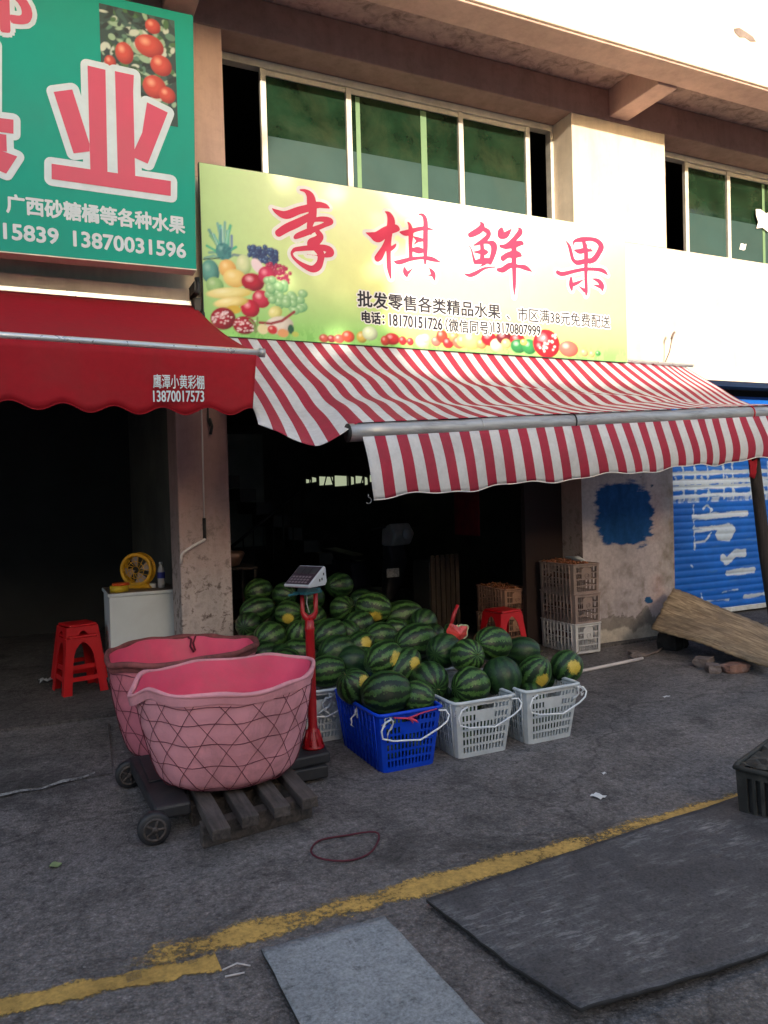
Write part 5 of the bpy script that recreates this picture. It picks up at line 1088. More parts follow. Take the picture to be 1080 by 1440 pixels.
# dim stair going up at the back, with a rail
b = MB()
for i in range(11):
    x = 3.9 - i * 0.19
    b.box(x - 0.19, x, 8.6, 9.5, 0.35 + i * 0.16 - 0.14, 0.35 + i * 0.16)
stair = b.build('stair', m_stair, bld)
b = MB()
b.tube([(2.0, 8.45, 0.95), (2.9, 8.45, 1.62)], 0.02, 6)
for i in range(8):
    b.tube([(2.05 + i * 0.12, 8.45, 0.45 + i * .08), (2.05 + i * 0.12, 8.45, 0.98 + i * 0.088)], 0.010, 5)
b.build('stair_rail', m_black, bld)
b = MB()
b.box(4.28, 4.296, 6.8, 7.3, 1.05, 1.75)
b.build('red_paper_couplet', m_couplet, bld)

# windows of the upper floor
WY = 6.0


def window(x0, x1, z0, z1, cells, stiles, extra=None):
    w = MB()
    w.box(x0, x1, WY - 0.03, WY + 0.05, z1 - 0.06, z1)
    w.box(x0, x1, WY - 0.03, WY + 0.05, z0, z0 + 0.05)
    w.box(x0, x0 + 0.035, WY - 0.03, WY + 0.05, z0 + 0.05, z1 - 0.06)
    w.box(x1 - 0.035, x1, WY - 0.03, WY + 0.05, z0 + 0.05, z1 - 0.06)
    fr = w.build('window', m_alu, bld, bevel=0.003)
    for s in stiles:
        MB().box(s - 0.024, s + 0.024, WY - 0.022, WY + 0.02, z0 + 0.052, z1 - 0.062).build('stile', m_alu, fr, bevel=0.003)
    for a, c in cells:
        MB().box(a, c, WY + 0.003, WY + 0.009, z0 + 0.052, z1 - 0.062).build('pane', m_glass, fr)
        MB().box(a + 0.004, c - 0.004, WY - 0.001, WY + 0.0012, z0 + 0.056, 4.47).build('lower_pane_sheet', m_pane_sheet, fr)  # blue-green sheet over the lower part of the pane
        # slim top rail of the sash
        MB().box(a, c, WY - 0.012, WY + 0.001, z1 - 0.105, z1 - 0.064).build('sash_rail', m_alu, fr)
    return fr


w1 = window(1.423, 4.722, 3.925, 5.058, [(1.845, 2.545), (2.60, 3.655), (3.71, 4.40)], [1.82, 2.572, 3.683, 4.425])
MB().box(3.27, 3.33, WY - 0.006, WY - 0.0025, 3.98, 4.94).build('green_stile', m_greenbar, w1)
MB().box(2.64, 2.68, WY - 0.006, WY - 0.0025, 3.98, 4.94).build('green_stile', m_greenbar, w1)
w2 = window(5.898, 8.697, 3.925, 5.058, [(6.52, 7.10), (7.16, 8.66)], [6.495, 7.13])
MB().box(7.68, 7.72, WY - 0.006, WY - 0.0025, 3.98, 4.94).build('green_stile', m_greenbar, w2)
MB().box(7.78, 7.82, WY - 0.006, WY - 0.0025, 3.98, 4.94).build('green_stile', m_greenbar, w2)
b = MB()
b.grid(lambda i, j: (7.56 + 0.09 * i + 0.02 * math.sin(j * 2), WY - 0.02 - 0.012 * math.sin(i * 1.3 + j), 4.42 + 0.072 * j + 0.02 * math.sin(i * 2.2)), 4, 3)
tag(b.build('torn_paper', m_paper), 'torn white paper stuck on the green window above the blue shutter', 'paper')
b = MB()
b.grid(lambda i, j: (7.30 + 0.03 * i + 0.012 * j, WY - 0.0035, 4.16 + 0.035 * j + 0.012 * math.sin(i * 3)), 3, 2)
tag(b.build('paper_scrap', m_paper), 'small white scrap stuck low on the green window over the shutter', 'paper')

# blue roller shutter
SH0, SH1, SZ0, SZ1, SY = 5.935, 9.4, 0.10, 2.55, 6.24
cv = Canvas(SH0, SH1, SZ0, SZ1, 0.0095, (0.006, 0.12, 0.55))
X, Z = cv.X, cv.Z
s1, s2 = fbm(X, Z, 21, 6, 3.0), fbm(X * .4, Z * 3, 22, 5, 8.0)
cv.C *= (0.8 + 0.45 * s1)[..., None]
jag = (fbm(X * .35, Z, 23, 4, 26) - 0.5) * 0.035
wh = np.array((0.50, 0.60, 0.72))


def smear(pts, w):
    cv.line(pts, w, wh, jag)


for zz, w in ((1.66, 0.05), (1.56, 0.06), (1.50, 0.05), (1.40, 0.045)):
    smear([(5.95, zz - 0.02), (6.6, zz), (7.4, zz + 0.01), (8.2, zz + 0.02)], w)
for xx in (5.99, 6.08, 6.30, 6.40, 6.62, 6.80, 7.0, 7.25, 7.4, 7.7, 8.0):
    smear([(xx, 1.78), (xx + 0.01, 1.36)], 0.028)
for xx in (6.2, 6.5, 6.9, 7.3, 7.8):
    smear([(xx, 1.62), (xx + 0.16, 1.40)], 0.022)
cv.put(((Z > 1.33) & (Z < 1.40)) * np.clip((fbm(X, Z * .4, 25, 4, 16) - .45) * 4, 0, 1) * 0.8, wh)
for pts_, w in (([(6.65, 1.16), (6.9, 1.17), (7.5, 1.18)], 0.065), ([(6.68, 1.02), (7.0, 1.03), (7.2, 1.04)], 0.06), ([(6.65, 1.30), (6.66, 0.80)], 0.018), ([(6.67, 0.88), (6.82, 0.88), (6.92, 0.98)], 0.025),
                ([(6.80, 1.25), (6.86, 1.30), (6.94, 1.25), (6.90, 1.19)], 0.016), ([(7.05, 0.95), (7.2, 0.93), (7.25, 1.0)], 0.12), ([(7.10, 0.68), (7.16, 0.63), (7.3, 0.72), (7.45, 0.72)], 0.09), ([(7.17, 0.50), (7.6, 0.51)], 0.07), ([(7.45, -0.02 + .22), (7.8, 0.21)], 0.05)):
    smear([(x + 0.12, z) for x, z in pts_], w)
for a, c in (((6.86, 0.30), (6.88, 0.24)), ((6.72, 0.62), (6.74, 0.60)), ((7.2, 0.28), (7.45, 0.30)), ((6.95, 0.05 + .15), (7.3, .19))):
    smear([a, c], 0.014)
cv.put((s2 - 0.70) * 8, (0.05, 0.16, 0.45))
nu, nv = cv.nu, cv.nv
shut = MB()
shut.grid(lambda i, j: (X[j, i], SY - 0.012 * abs(math.sin(PI * (Z[j, i] - SZ0) / 0.078)) ** 0.6, Z[j, i]), nu, nv)
so = shut.build('roller_shutter', m_shutter, bld, fixn=False)
set_cols(so, np.concatenate([cv.C.reshape(-1, 3), np.ones((cv.C.size // 3, 1))], 1))
b = MB()
b.box(SH0, SH1, SY - 0.02, SY + 0.02, 0.045, 0.10)
b.build('bottom_rail', m_shutter_rail, so, bevel=0.004)
b = MB()
b.box(5.916, 5.94, SY - 0.04, SY + 0.04, 0.02, 2.6)
b.build('guide_rail', m_shutter_rail, so)
MB().box(5.92, 9.5, SY + 0.03, SY + 0.05, 0.02, 2.62).build('dark_backing', m_black_wall, so)
MB().box(9.42, 12, 5.72, 6.0, 0.0, 2.617).build('far_pier', m_cream, bld)

# ---------------------------------------------------------------- across the street (out of frame, casts the shade)
opp = thing('street_block', 'grey two storey block with a flat roof across the street behind the viewer', 'building', (0, 0, 0))
MB().box(-0.7, 42, -19, -13.0, 0, 5.82).build('low_wing', m_street_wall, opp)
MB().box(-0.7, 42, -13.25, -12.96, 5.823, 5.95).build('roof_edge', m_street_wall, opp)
MB().box(-34, -2.2, -20, -13.0, 0, 11.5).build('tall_wing', m_street_wall, opp)
MB().box(-2.197, -0.703, -19, -13.0, 0, 5.82).build('link_wing', m_street_wall, opp)


def street_tree(x, y, h, r_, label, seed, nleaf=700):
    rr = random.Random(seed)
    t = thing('street_tree', label, 'tree', (x, y, 0), 0, 'trees across the street')
    bb = MB()
    bb.tube([(0, 0, 0), (0.1, 0, h * .3), (0, 0.1, h * .62)], [0.22, 0.16, 0.06], 8)
    bb.build('trunk', m_trunk, t)
    bb = MB()
    cl = [(rr.uniform(-r_, r_) * .8, rr.uniform(-r_, r_) * .8, h * rr.uniform(0.42, 0.96), r_ * rr.uniform(.3, .55)) for _ in range(16)]
    for _ in range(nleaf):
        cx, cy, cz, cr = rr.choice(cl)
        d = Vector((rr.gauss(0, 1), rr.gauss(0, 1), rr.gauss(0, 1))).normalized() * cr * rr.uniform(.5, 1.05)
        p = Vector((cx, cy, cz)) + d
        a = Vector((rr.gauss(0, 1), rr.gauss(0, 1), rr.gauss(0, 1))).normalized()
        e = a.orthogonal().normalized() * rr.uniform(.12, .3) * (h / 10)
        g = a.cross(e).normalized() * rr.uniform(.1, .22) * (h / 10)
        bb.add([p - e, p - g, p + e, p + g], [(0, 1, 2, 3)])
    bb.build('crown', m_foliage, t, fixn=False)
    return t


street_tree(-1.75, -11.6, 11.0, 1.0, 'slim leafy street tree close to the tall wing of the grey block', 1, 2100)
street_tree(-0.55, -12.0, 8.6, 0.75, 'small thin street tree in front of the low grey wing', 2, 520)
for i, (x, y, h) in enumerate(((9, -30, 25), (15, -31, 28), (21, -29, 25), (27.5, -31, 29), (34, -29, 26), (41, -30, 28), (49, -27, 27), (57, -24, 28))):  # unseen row, added to screen bright sky from the window reflections
    street_tree(x, y, h, 4.3, 'unseen tall tree added beyond the grey block to keep bright sky off the windows', 20 + i, 900)

# ---------------------------------------------------------------- shop signs
def c8(c):
    return tuple(lin(k) for k in c)


def paint(cv, prims, lines):
    for e in prims:
        if isinstance(e, int):
            P, w, c = lines[e]
            cv.line(P, w, c8(c))
        else:
            x, z, rx, rz, c, ang, hi, lo = e
            cv.ell(x, z, rx, rz, c8(c), ang, c8(hi) if hi else None, c8(lo) if lo else None)


sgn = thing('shop_sign', 'pale green and yellow fruit shop banner with four pink brush characters over the striped awning', 'sign', (0, 0, 0))
BX0, BX1, BZ0, BZ1 = 1.18, 5.158, 2.705, 3.942
cv = Canvas(BX0, BX1, BZ0, BZ1, 0.008)
X, Z = cv.X, cv.Z
u, v = (X - BX0) / (BX1 - BX0), (Z - BZ0) / (BZ1 - BZ0)
g1 = np.array(c8((172, 215, 152)))
cv.C[:] = g1
cv.put(np.exp(-((u - 0.47) / 0.30) ** 2) * np.exp(-((v - 0.55) / 0.55) ** 2) * 1.05, c8((250, 248, 165)))
cv.put(np.exp(-((u - 0.36) / 0.2) ** 2 - ((v - 1.05) / 0.35) ** 2), c8((250, 252, 205)))
cv.put(np.exp(-((u - 0.62) / 0.4) ** 2 - ((v - 1.12) / 0.4) ** 2), c8((252, 254, 225)))
cv.put(np.clip((u - 0.72) / 0.28, 0, 1) * np.clip(1.1 - v, 0, 1), c8((165, 230, 140)))
cv.put(np.clip((0.34 - v) / 0.30, 0, 1) * 0.9, c8((140, 206, 112)))
cv.put(np.clip((0.12 - v) / 0.10, 0, 1) * (fbm(X * 12, Z * 5, 31, 4, 2) > 0.5) * 0.35, c8((90, 170, 70)))
paint(cv, FRUIT, FLINES)
pan = cv.build('banner_face', 5.5, m_print, sgn)
MB().box(BX0 - 0.004, BX1 + 0.004, 5.505, 5.54, BZ0 - 0.004, BZ1 + 0.004).build('backing_frame', m_sign_edge, sgn)
for nm, i in (('brush_character', 0), ('brush_character', 1), ('brush_character', 2), ('brush_character', 3)):
    a, h = MB(), MB()
    strokes = [[(s[q] / 1000, s[q + 1] / 1000, s[q + 2] / 1000) for q in range(0, len(s), 3)] for s in BRUSH[i]]
    brush(a, strokes, 0.0, 5.4965)
    brush(h, strokes, 0.026, 5.4985, 0.007)
    ch = a.build(nm, m_brush_red, sgn, fixn=False)
    h.build('white_outline', m_print_white, ch, fixn=False)
letters('lettering', '批发零售各类精品水果', m_print_dark, sgn, 2.392, 3.735, 3.008, 3.006, 0.124, 5.4965, 0.0028, m_print_white, 0.014)
letters('lettering', '、市区满38元免费配送', m_print_dark, sgn, 3.80, 4.958, 3.004, 3.006, 0.120, 5.4965, 0.0012, m_print_white, 0.012)
letters('lettering', '电话：', m_print_dark, sgn, 2.425, 2.62, 2.882, 2.880, 0.092, 5.4965, 0.003, m_print_white, 0.012)
letters('lettering', '18170151726', m_print_dark, sgn, 2.668, 3.153, 2.876, 2.873, 0.092, 5.4965, 0.003, m_print_white, 0.012)
letters('lettering', '（微信同号）', m_print_dark, sgn, 3.185, 3.645, 2.862, 2.862, 0.112, 5.4965, 0.002, m_print_white, 0.012)
letters('lettering', '13170807999', m_print_dark, sgn, 3.66, 4.155, 2.886, 2.888, 0.088, 5.4965, 0.0025, m_print_white, 0.012)

ls = thing('shop_sign', 'teal green fruit shop sign with red characters and phone numbers above the plain red awning', 'sign', (0, 0, 0))
b = MB()
b.hexa([(-1.75, 5.3, 3.09), (1.093, 5.3, 3.112), (1.093, 5.42, 3.112), (-1.75, 5.42, 3.09), (-1.75, 5.3, 4.80), (1.129, 5.3, 4.86), (1.129, 5.42, 4.86), (-1.75, 5.42, 4.80)])
b.build('sign_panel', m_teal, ls, bevel=0.004)
b = MB()
b.hexa([(-1.75, 5.296, 3.082), (1.095, 5.296, 3.103), (1.095, 5.43, 3.103), (-1.75, 5.43, 3.082), (-1.75, 5.296, 3.088), (1.095, 5.296, 3.110), (1.095, 5.43, 3.110), (-1.75, 5.43, 3.088)])
b.build('bottom_trim', m_alu, ls)
cv = Canvas(0.515, 1.0, 4.07, 4.79, 0.006, c8((44, 70, 70)))
paint(cv, TANG, [])
cv.build('tangerine_picture', 5.2985, m_print, ls)
a, h = MB(), MB()
for k, p in enumerate(YE):
    q = [(p[i] / 1000, p[i + 1] / 1000) for i in range(0, len(p), 2)]
    a.add([(x, 5.2955 - 0.0002 * k, z) for x, z in q], [tuple(range(len(q)))])
    hq = inflate(q, 0.043)
    h.add([(x, 5.2975 - 0.0002 * k, z) for x, z in hq], [tuple(range(len(hq)))])
ch = a.build('block_character', m_sign_red, ls, fixn=False)
h.build('pale_outline', m_sign_white, ch, fixn=False)
a, h = MB(), MB()
gx = -0.64
bars = [[(gx - 0.045, 3.45), (gx + 0.045, 3.45), (gx + 0.045, 4.40), (gx - 0.045, 4.40)],
        [(gx - 0.34, 4.31), (gx + 0.38, 4.31), (gx + 0.38, 4.40), (gx - 0.34, 4.40)], [(gx - 0.34, 3.98), (gx - 0.25, 3.98), (gx - 0.25, 4.31), (gx - 0.34, 4.31)],
        [(gx + 0.30, 3.96), (gx + 0.39, 3.96), (gx + 0.39, 4.40), (gx + 0.30, 4.40)], [(gx - 0.25, 4.13), (gx + 0.25, 4.13), (gx + 0.25, 4.20), (gx - 0.25, 4.20)],
        [(gx - 0.34, 3.94), (gx + 0.34, 3.94), (gx + 0.34, 4.0), (gx - 0.34, 4.0)], [(gx - 0.47, 3.70), (-0.062, 3.725), (-0.062, 3.83), (gx - 0.47, 3.80)],
        [(gx - 0.04, 3.70), (gx - 0.13, 3.75), (gx - 0.45, 3.50), (gx - 0.36, 3.45)]]
for k, q in enumerate(bars + [[(g_[i] / 1000, g_[i + 1] / 1000) for i in range(0, len(g_), 2)] for g_ in (GUO[0], GUO[2])] + [[(GUO[1][i] / 1000, GUO[1][i + 1] / 1000) for i in range(0, len(GUO[1]), 2)]]):
    a.add([(x, 5.2955 - 0.0002 * k, z) for x, z in q], [tuple(range(len(q)))])
    hq = inflate(q, 0.04)
    h.add([(x, 5.2978 - 0.0002 * k, z) for x, z in hq], [tuple(range(len(hq)))])
ch = a.build('block_character', m_sign_red, ls, fixn=False)
h.build('pale_outline', m_sign_white, ch, fixn=False)
letters('block_character', '部', m_sign_red, ls, -0.37, 0.108, 4.44, 4.495, 0.40, 5.2945, 0.012, m_sign_white, 0.040)
letters('lettering', '广西砂糖橘等各种水果', m_sign_white, ls, -0.075, 1.022, 3.347, 3.345, 0.116, 5.2965, 0.0042)
letters('lettering', '13870031596', m_sign_white, ls, 0.309, 1.022, 3.181, 3.180, 0.097, 5.2965, 0.004)
letters('lettering', '015839', m_sign_white, ls, -0.19, 0.216, 3.18, 3.183, 0.096, 5.2965, 0.004)

# ---------------------------------------------------------------- plain red awning
ra = thing('red_awning', 'plain dark red awning with a scalloped valance below the teal sign', 'awning', (0, 0, 0))
A0, A1 = -2.2, 1.262


def redcloth(i, j):
    t = i / 60
    x = A0 + (A1 - 0.02 - A0) * t
    s = j / 14
    xr = x if x < 0.9 else x - (x - 0.9) * 0.33 * (1 - s)
    z = 2.935 + (2.415 - 0.035 * t - 2.935) * s - 0.03 * math.sin(PI * s) + 0.006 * math.sin(x * 9) * math.sin(PI * s)
    return (xr, 5.6 - 1.2 * s, z)


b = MB()
b.grid(redcloth, 60, 14)
b.build('canopy', m_red_cloth, ra, solid=0.003)


def redval(i, j):
    t = i / 150
    x = A0 + (A1 - 0.02 - A0) * t
    s = j / 8
    ph = (x - 0.05) / 0.262 * 2 * PI
    h = 0.338 + 0.022 * math.cos(ph) + 0.008 * math.sin(x * 3.1)
    zt = 2.395 - 0.035 * t
    return (x - 0.03 * s * (t ** 6), 4.385 - 0.012 * math.sin(x * 6.0 + 1) * s + 0.02 * s, zt - h * s)


b = MB()
b.grid(redval, 150, 8)
rv = b.build('valance', m_red_cloth, ra, solid=0.0025)
b = MB()
b.tube([redval(i, 8) for i in range(0, 151)], 0.004, 5)
b.build('hem', m_red_cloth, rv)
b = MB()
b.tube([(A0, 4.4, 2.413), (A1 + 0.02, 4.4, 2.378)], 0.020, 12)
bar = b.build('front_bar', m_bright_steel, ra)
b = MB()
b.tube([(A1 + 0.0, 4.4, 2.378), (A1 + 0.035, 4.4, 2.378)], 0.026, 12)
b.build('end_cap', m_steel, bar)
MB().box(A0, 1.11, 5.58, 5.69, 2.925, 2.965).build('wall_rail', m_bright_steel, ra, bevel=0.006)
b = MB()
b.box(1.115, 1.16, 5.50, 5.68, 2.86, 2.97)
b.tube([(1.13, 5.55, 2.92), (1.17, 5.5, 2.86), (1.16, 5.45, 2.80)], 0.016, 8)
b.build('wall_bracket', m_black, ra)
b = MB()
b.tube([(1.05, 5.5, 2.80), (1.15, 4.95, 2.45), (1.2, 4.42, 2.36)], 0.015, 8)
b.build('folding_arm', m_steel, ra)
letters('lettering', '鹰潭小黄彩棚', m_sign_white, ra, 0.642, 0.925, 2.142, 2.146, 0.078, 4.374, 0.0008)
letters('lettering', '13870017573', m_sign_white, ra, 0.640, 0.922, 2.066, 2.074, 0.062, 4.376, 0.0012)

tag(MB().tube([(1.128, 5.46, 3.10), (1.135, 5.46, 3.02), (1.12, 5.44, 2.98)], 0.018, 8).box(1.105, 1.15, 5.45, 5.69, 3.0, 3.07).build('wall_clamp', m_black, None), 'black metal clamp on the wall in the gap beside the teal sign', 'clamp')

# ---------------------------------------------------------------- striped awning
sa = thing('striped_awning', 'red and white striped awning drooping from the banner onto a grey front tube', 'awning', (0, 0, 0))
S0, S1 = 1.20, 6.25
PERIOD = 0.1455
NCOL = int(round((S1 - S0) / PERIOD * 6))


def bar_z(x):
    return 1.877 + (x - 1.70) * 0.0553


def front(x):
    """where the cloth ends at the front: over the tube, or drooping free beyond the tube's end"""
    if x >= 1.75:
        return (x, 4.075, bar_z(x) + 0.056)
    t = (1.75 - x) / 0.55
    y = 4.075 + 0.26 * max(0, t - 0.25) ** 1.5
    z = bar_z(1.75) + 0.056 - 0.155 * math.sin(min(1, t * 1.25) * PI * 0.62) + 0.26 * max(0, t - 0.45)
    return (x, y, z)


def strcloth(i, j, n=NCOL, m=36):
    x = S0 + (S1 - S0) * i / n
    s = j / m
    fx, fy, fz = front(x)
    ry, rz = 5.55, 2.735 - 0.006 * (x - 1.2)
    xr = x - 0.0 if x < 5.6 else x - (x - 5.6) * 0.45
    # steep beside the wall, slack in front of it
    q_ = min(1, max(0, (x - 2.6) / 2.6))
    q_ = q_ * q_ * (3 - 2 * q_)
    sk = 0.16 + 0.24 * min(1, max(0, (x - 2.8) / 2.6))
    kink = min(s / sk, (1 - s) / (1 - sk))
    kink = kink - 0.10 * math.exp(-((s - sk) / 0.05) ** 2)
    sag = 0.13 * (1 - 0.75 * q_) + 0.02 * math.sin(x * 2.3)
    prof = math.sin(PI * s ** 0.85)
    y = ry + (fy - ry) * s
    z = rz + (fz - rz) * s - sag * prof - 0.21 * q_ * kink
    # folds across the slack
    lf = min(1, max(0, (x - 1.3) / 0.8))
    z += 0.018 * lf * math.sin(s * 15 + 1.3 * math.sin(x * 1.1) + x * 0.8) * math.sin(PI * s) ** 2
    z += 0.010 * math.sin(x * 5.1 + s * 5) * math.sin(PI * s)
    k = math.exp(-((s - 0.42 - 0.05 * math.sin(x * 1.7)) / 0.07) ** 2) * 0.030
    z += lf * k * (0.6 + 0.4 * math.sin(x * 1.9))
    xx = xr + (x - xr) * s + 0.10 * math.sin(PI * s) * (0.5 + 0.5 * math.sin(x * 1.3))
    return (xx, y, z)


def stripe_index(i):
    return 0 if (i // 3) % 2 == 0 else 1


def striped(b, P, nu, nv, sh=0):
    vs = [P(i, j) for j in range(nv + 1) for i in range(nu + 1)]
    base = len(b.v)
    b.v += vs
    for j in range(nv):
        for i in range(nu):
            q = base + j * (nu + 1) + i
            b.f.append([q, q + 1, q + nu + 2, q + nu + 1])
            b.mi.append(stripe_index(i + sh))
            b.sm.append(True)


b = MB()
striped(b, strcloth, NCOL, 36)
b.build('canopy', [m_str_white, m_str_red], sa, solid=0.0025, fixn=False)
V0 = 1.77
NV = int(round((S1 - V0) / PERIOD * 6))


def strval(i, j, n=NV, m=14):
    x = V0 + (S1 - V0) * i / n
    s = j / m
    h = 0.365 - 0.012 * (x - 1.8) + 0.012 * math.sin(x * 8.5) + 0.006 * math.sin(x * 21)
    y = 4.052 - 0.05 * math.sin(s * PI * 0.8) - 0.022 * s * math.sin(x * 3.6 + 0.6) - 0.012 * s * math.sin(x * 9)
    return (x + 0.045 * s ** 1.4 + 0.018 * math.sin(s * 4.2 + x) * s * (0.4 + 0.25 * (x - 1.8)), y, bar_z(x) - 0.03 - h * s)


b = MB()
striped(b, strval, NV, 14, 0)
vl = b.build('valance', [m_str_white, m_str_red], sa, solid=0.0025, fixn=False)
MB().tube([strval(i, 14) for i in range(NV + 1)], 0.0045, 6).build('hem', m_hem, vl)
MB().tube([(1.70 + t * 0.25, 4.1 + 0.004 * math.sin(t), bar_z(1.70 + t * 0.25) + 0.003 * math.sin(t * 1.7)) for t in range(19)], 0.054, 16).build('front_tube', m_steel, sa)
ft = sa.children[-1]
for x, mm in ((3.34, m_black), (5.06, m_red_tie), (2.6, m_steel)):
    MB().tube([(x, 4.1 + 0.0575 * math.cos(a * PI / 8), bar_z(x) + 0.0575 * math.sin(a * PI / 8)) for a in range(16)], 0.005 if x != 2.6 else 0.003, 6, closed=True).build('tie', mm, ft)
MB().tube([(1.692, 4.1, bar_z(1.70)), (1.699, 4.1, bar_z(1.70))], 0.056, 16).build('end_cap', m_black, ft)
MB().tube([(1.80, 4.09, 1.835), (2.02, 4.09, 1.846)], 0.012, 8).build('lower_rod', m_black, ft)
b = MB()
b.tube([(1.16, 5.545, 2.752), (6.05, 5.545, 2.722)], 0.018, 10)
b.build('wall_rail', m_bright_steel, sa)
b = MB()
b.tube([(2.4, 5.6, 2.55), (2.2, 4.9, 2.15), (2.5, 4.15, 1.90)], 0.02, 8)
b.build('folding_arm', m_steel, sa)
b = MB()
b.tube([(5.0, 5.6, 2.5), (5.2, 4.9, 2.2), (5.1, 4.15, 2.06)], 0.02, 8)
b.build('folding_arm', m_steel, sa)
hk = MB()
hk.tube([(1.80, 4.06, 1.515), (1.80, 4.06, 1.495)] + [(1.80 + 0.018 * math.sin(a), 4.06, 1.478 + 0.018 * math.cos(a)) for a in [k * 0.5 for k in range(0, 9)]], 0.003, 6)
tag(hk.build('wire_hook', m_steel), 'small wire hook hanging under the corner of the striped valance', 'hook')

pl = MB()
pl.tube([(5.085, 4.15, 2.03), (5.11, 4.10, 1.70), (5.135, 4.04, 1.0), (5.175, 3.97, 0.35), (5.20, 3.94, 0.0)], [0.040, 0.043, 0.046, 0.049, 0.05], 12)
po = pl.build('support_pole', m_pole)
tag(po, 'dark rough wooden pole propping up the front tube of the striped awning', 'pole')
rg = MB()
rg.grid(lambda i, j: (4.99 + 0.022 * i + 0.006 * math.sin(j), 4.055 - 0.012 * math.sin(i * 2.1 + j), 1.70 - 0.045 * j + 0.012 * math.sin(i * 2)), 4, 3)
tag(rg.build('red_rag', m_red_cloth, solid=0.003), 'scrap of dark red rag hanging at the top of the wooden pole', 'rag')
# cable, conduit and bits on the walls
cb = thing('wall_conduit', 'thin pale conduit running down the plaster column with a black joint and a bend', 'conduit', (0, 0, 0))
MB().tube([(1.178, 5.69, 2.60), (1.176, 5.69, 1.9), (1.170, 5.69, 1.37)], 0.006, 8).build('upper_pipe', m_white_pvc, cb)
MB().tube([(1.170, 5.687, 1.375), (1.170, 5.687, 1.222)], 0.013, 8).build('black_joint', m_black, cb)
MB().tube([(1.170, 5.685, 1.226), (1.165, 5.685, 1.21), (1.08, 5.685, 1.17), (1.015, 5.685, 1.13), (0.993, 5.685, 1.105), (0.989, 5.685, 1.045)], 0.011, 8).build('bent_pipe', m_white_pvc, cb)
b = MB()
b.tube([(1.225, 5.69, 2.62), (1.222, 5.675, 2.10), (1.232, 5.67, 2.06)], 0.007, 6)
b.tube([(1.23, 5.672, 2.12), (1.245, 5.66, 2.06), (1.232, 5.66, 2.0)], 0.012, 6)
tag(b.build('dangling_cable', m_black), 'short black cable end dangling on the column under the red awning', 'cable')
b = MB()
b.tube([(5.82, 5.70, 2.73), (5.822, 5.62, 2.86), (5.82, 5.58, 2.99)], 0.006, 6)
b.tube([(5.81, 5.58, 2.98), (5.83, 5.575, 3.03), (5.85, 5.575, 3.05)], 0.012, 6)
tag(b.build('wire_stub', m_stone), 'rusty wire stub sticking up from the sunlit wall past the banner end', 'wire')
b = MB()
b.tube([(1.06, 6.35, 1.25), (1.058, 6.35, 1.02), (1.04, 6.34, 0.82)], 0.004, 5)
tag(b.build('loose_wire', m_white_pvc), 'thin pale cord hanging behind the white cabinet by the column', 'cord')

# ---------------------------------------------------------------- plastic baskets
def lattice_box(name, w0, d0, w1, d1, h, mat, parent, fr_slots, sd_slots, rows, hole=None, rr=0.03, thick=0.004, plate=None, sl0=0.22):
    """tapered box with slotted walls: w0 x d0 at the foot, w1 x d1 at the rim; rows = [(z0, z1)] of slots"""
    per = []  # (u, v, slot flag of the segment that follows, side) with u, v in -1..1 of the straight part

    def side(n, ax, ay, bx, by, tagname):
        # n slots between two solid ends
        pts = [0.0, 0.10]
        fl = [0]
        for k in range(n):
            a = 0.10 + 0.80 * (k + sl0) / n
            c = 0.10 + 0.80 * (k + 1 - sl0) / n
            pts += [a, c]
            fl += [0, 1]
        pts += [0.90]
        fl += [0, 0]
        out = []
        for i, p in enumerate(pts):
            out.append((ax + (bx - ax) * p, ay + (by - ay) * p, fl[i], tagname))
        return out
    per += side(fr_slots, -1, -1, 1, -1, 'f')
    per += side(sd_slots, 1, -1, 1, 1, 's')
    per += side(fr_slots, 1, 1, -1, 1, 'b')
    per += side(sd_slots, -1, 1, -1, -1, 's')
    zs = [0.0]
    zf = []
    for a, c in rows:
        zs += [a, c]
        zf += [0, 1]
    zs.append(h)
    zf.append(0)
    N = len(per)
    c = rr / (w0 / 2)

    def pos(k, z):
        u_, v_, _, _ = per[k % N]
        t = z / h
        w, d = (w0 + (w1 - w0) * t) / 2, (d0 + (d1 - d0) * t) / 2
        x, y = u_ * w, v_ * d
        # rounded corners
        ox, oy = abs(x) - (w - rr), abs(y) - (d - rr)
        if ox > 0 and oy > 0:
            L = math.hypot(ox, oy)
            if L > 1e-9:
                x = math.copysign(w - rr + ox / L * rr, x)
                y = math.copysign(d - rr + oy / L * rr, y)
        return (x, y, z)
    bb = MB()
    vs = [pos(k, z) for z in zs for k in range(N)]
    fs = []
    for j in range(len(zs) - 1):
        for k in range(N):
            u_, v_, fl, sd_ = per[k]
            if fl and zf[j]:
                mid = (u_ + per[(k + 1) % N][0]) / 2
                if not (sd_ in 'fb' and plate and plate[0] <= j <= plate[1] and abs(mid) < plate[2]):
                    continue
            if hole and sd_ in 'fb' and zf[j] == 1 and j >= len(zs) - 3 and abs((u_ + per[(k + 1) % N][0]) / 2) < hole:
                continue
            fs.append((j * N + k, j * N + (k + 1) % N, (j + 1) * N + (k + 1) % N, (j + 1) * N + k))
    bb.add(vs, fs)
    bb.add([pos(k, 0.004) for k in range(N)], [tuple(range(N - 1, -1, -1))])
    o = bb.build(name, mat, parent, solid=thick, fixn=False)
    rim = [pos(k, h) for k in range(N)]
    return o, rim, pos, N


BK_H = 0.325


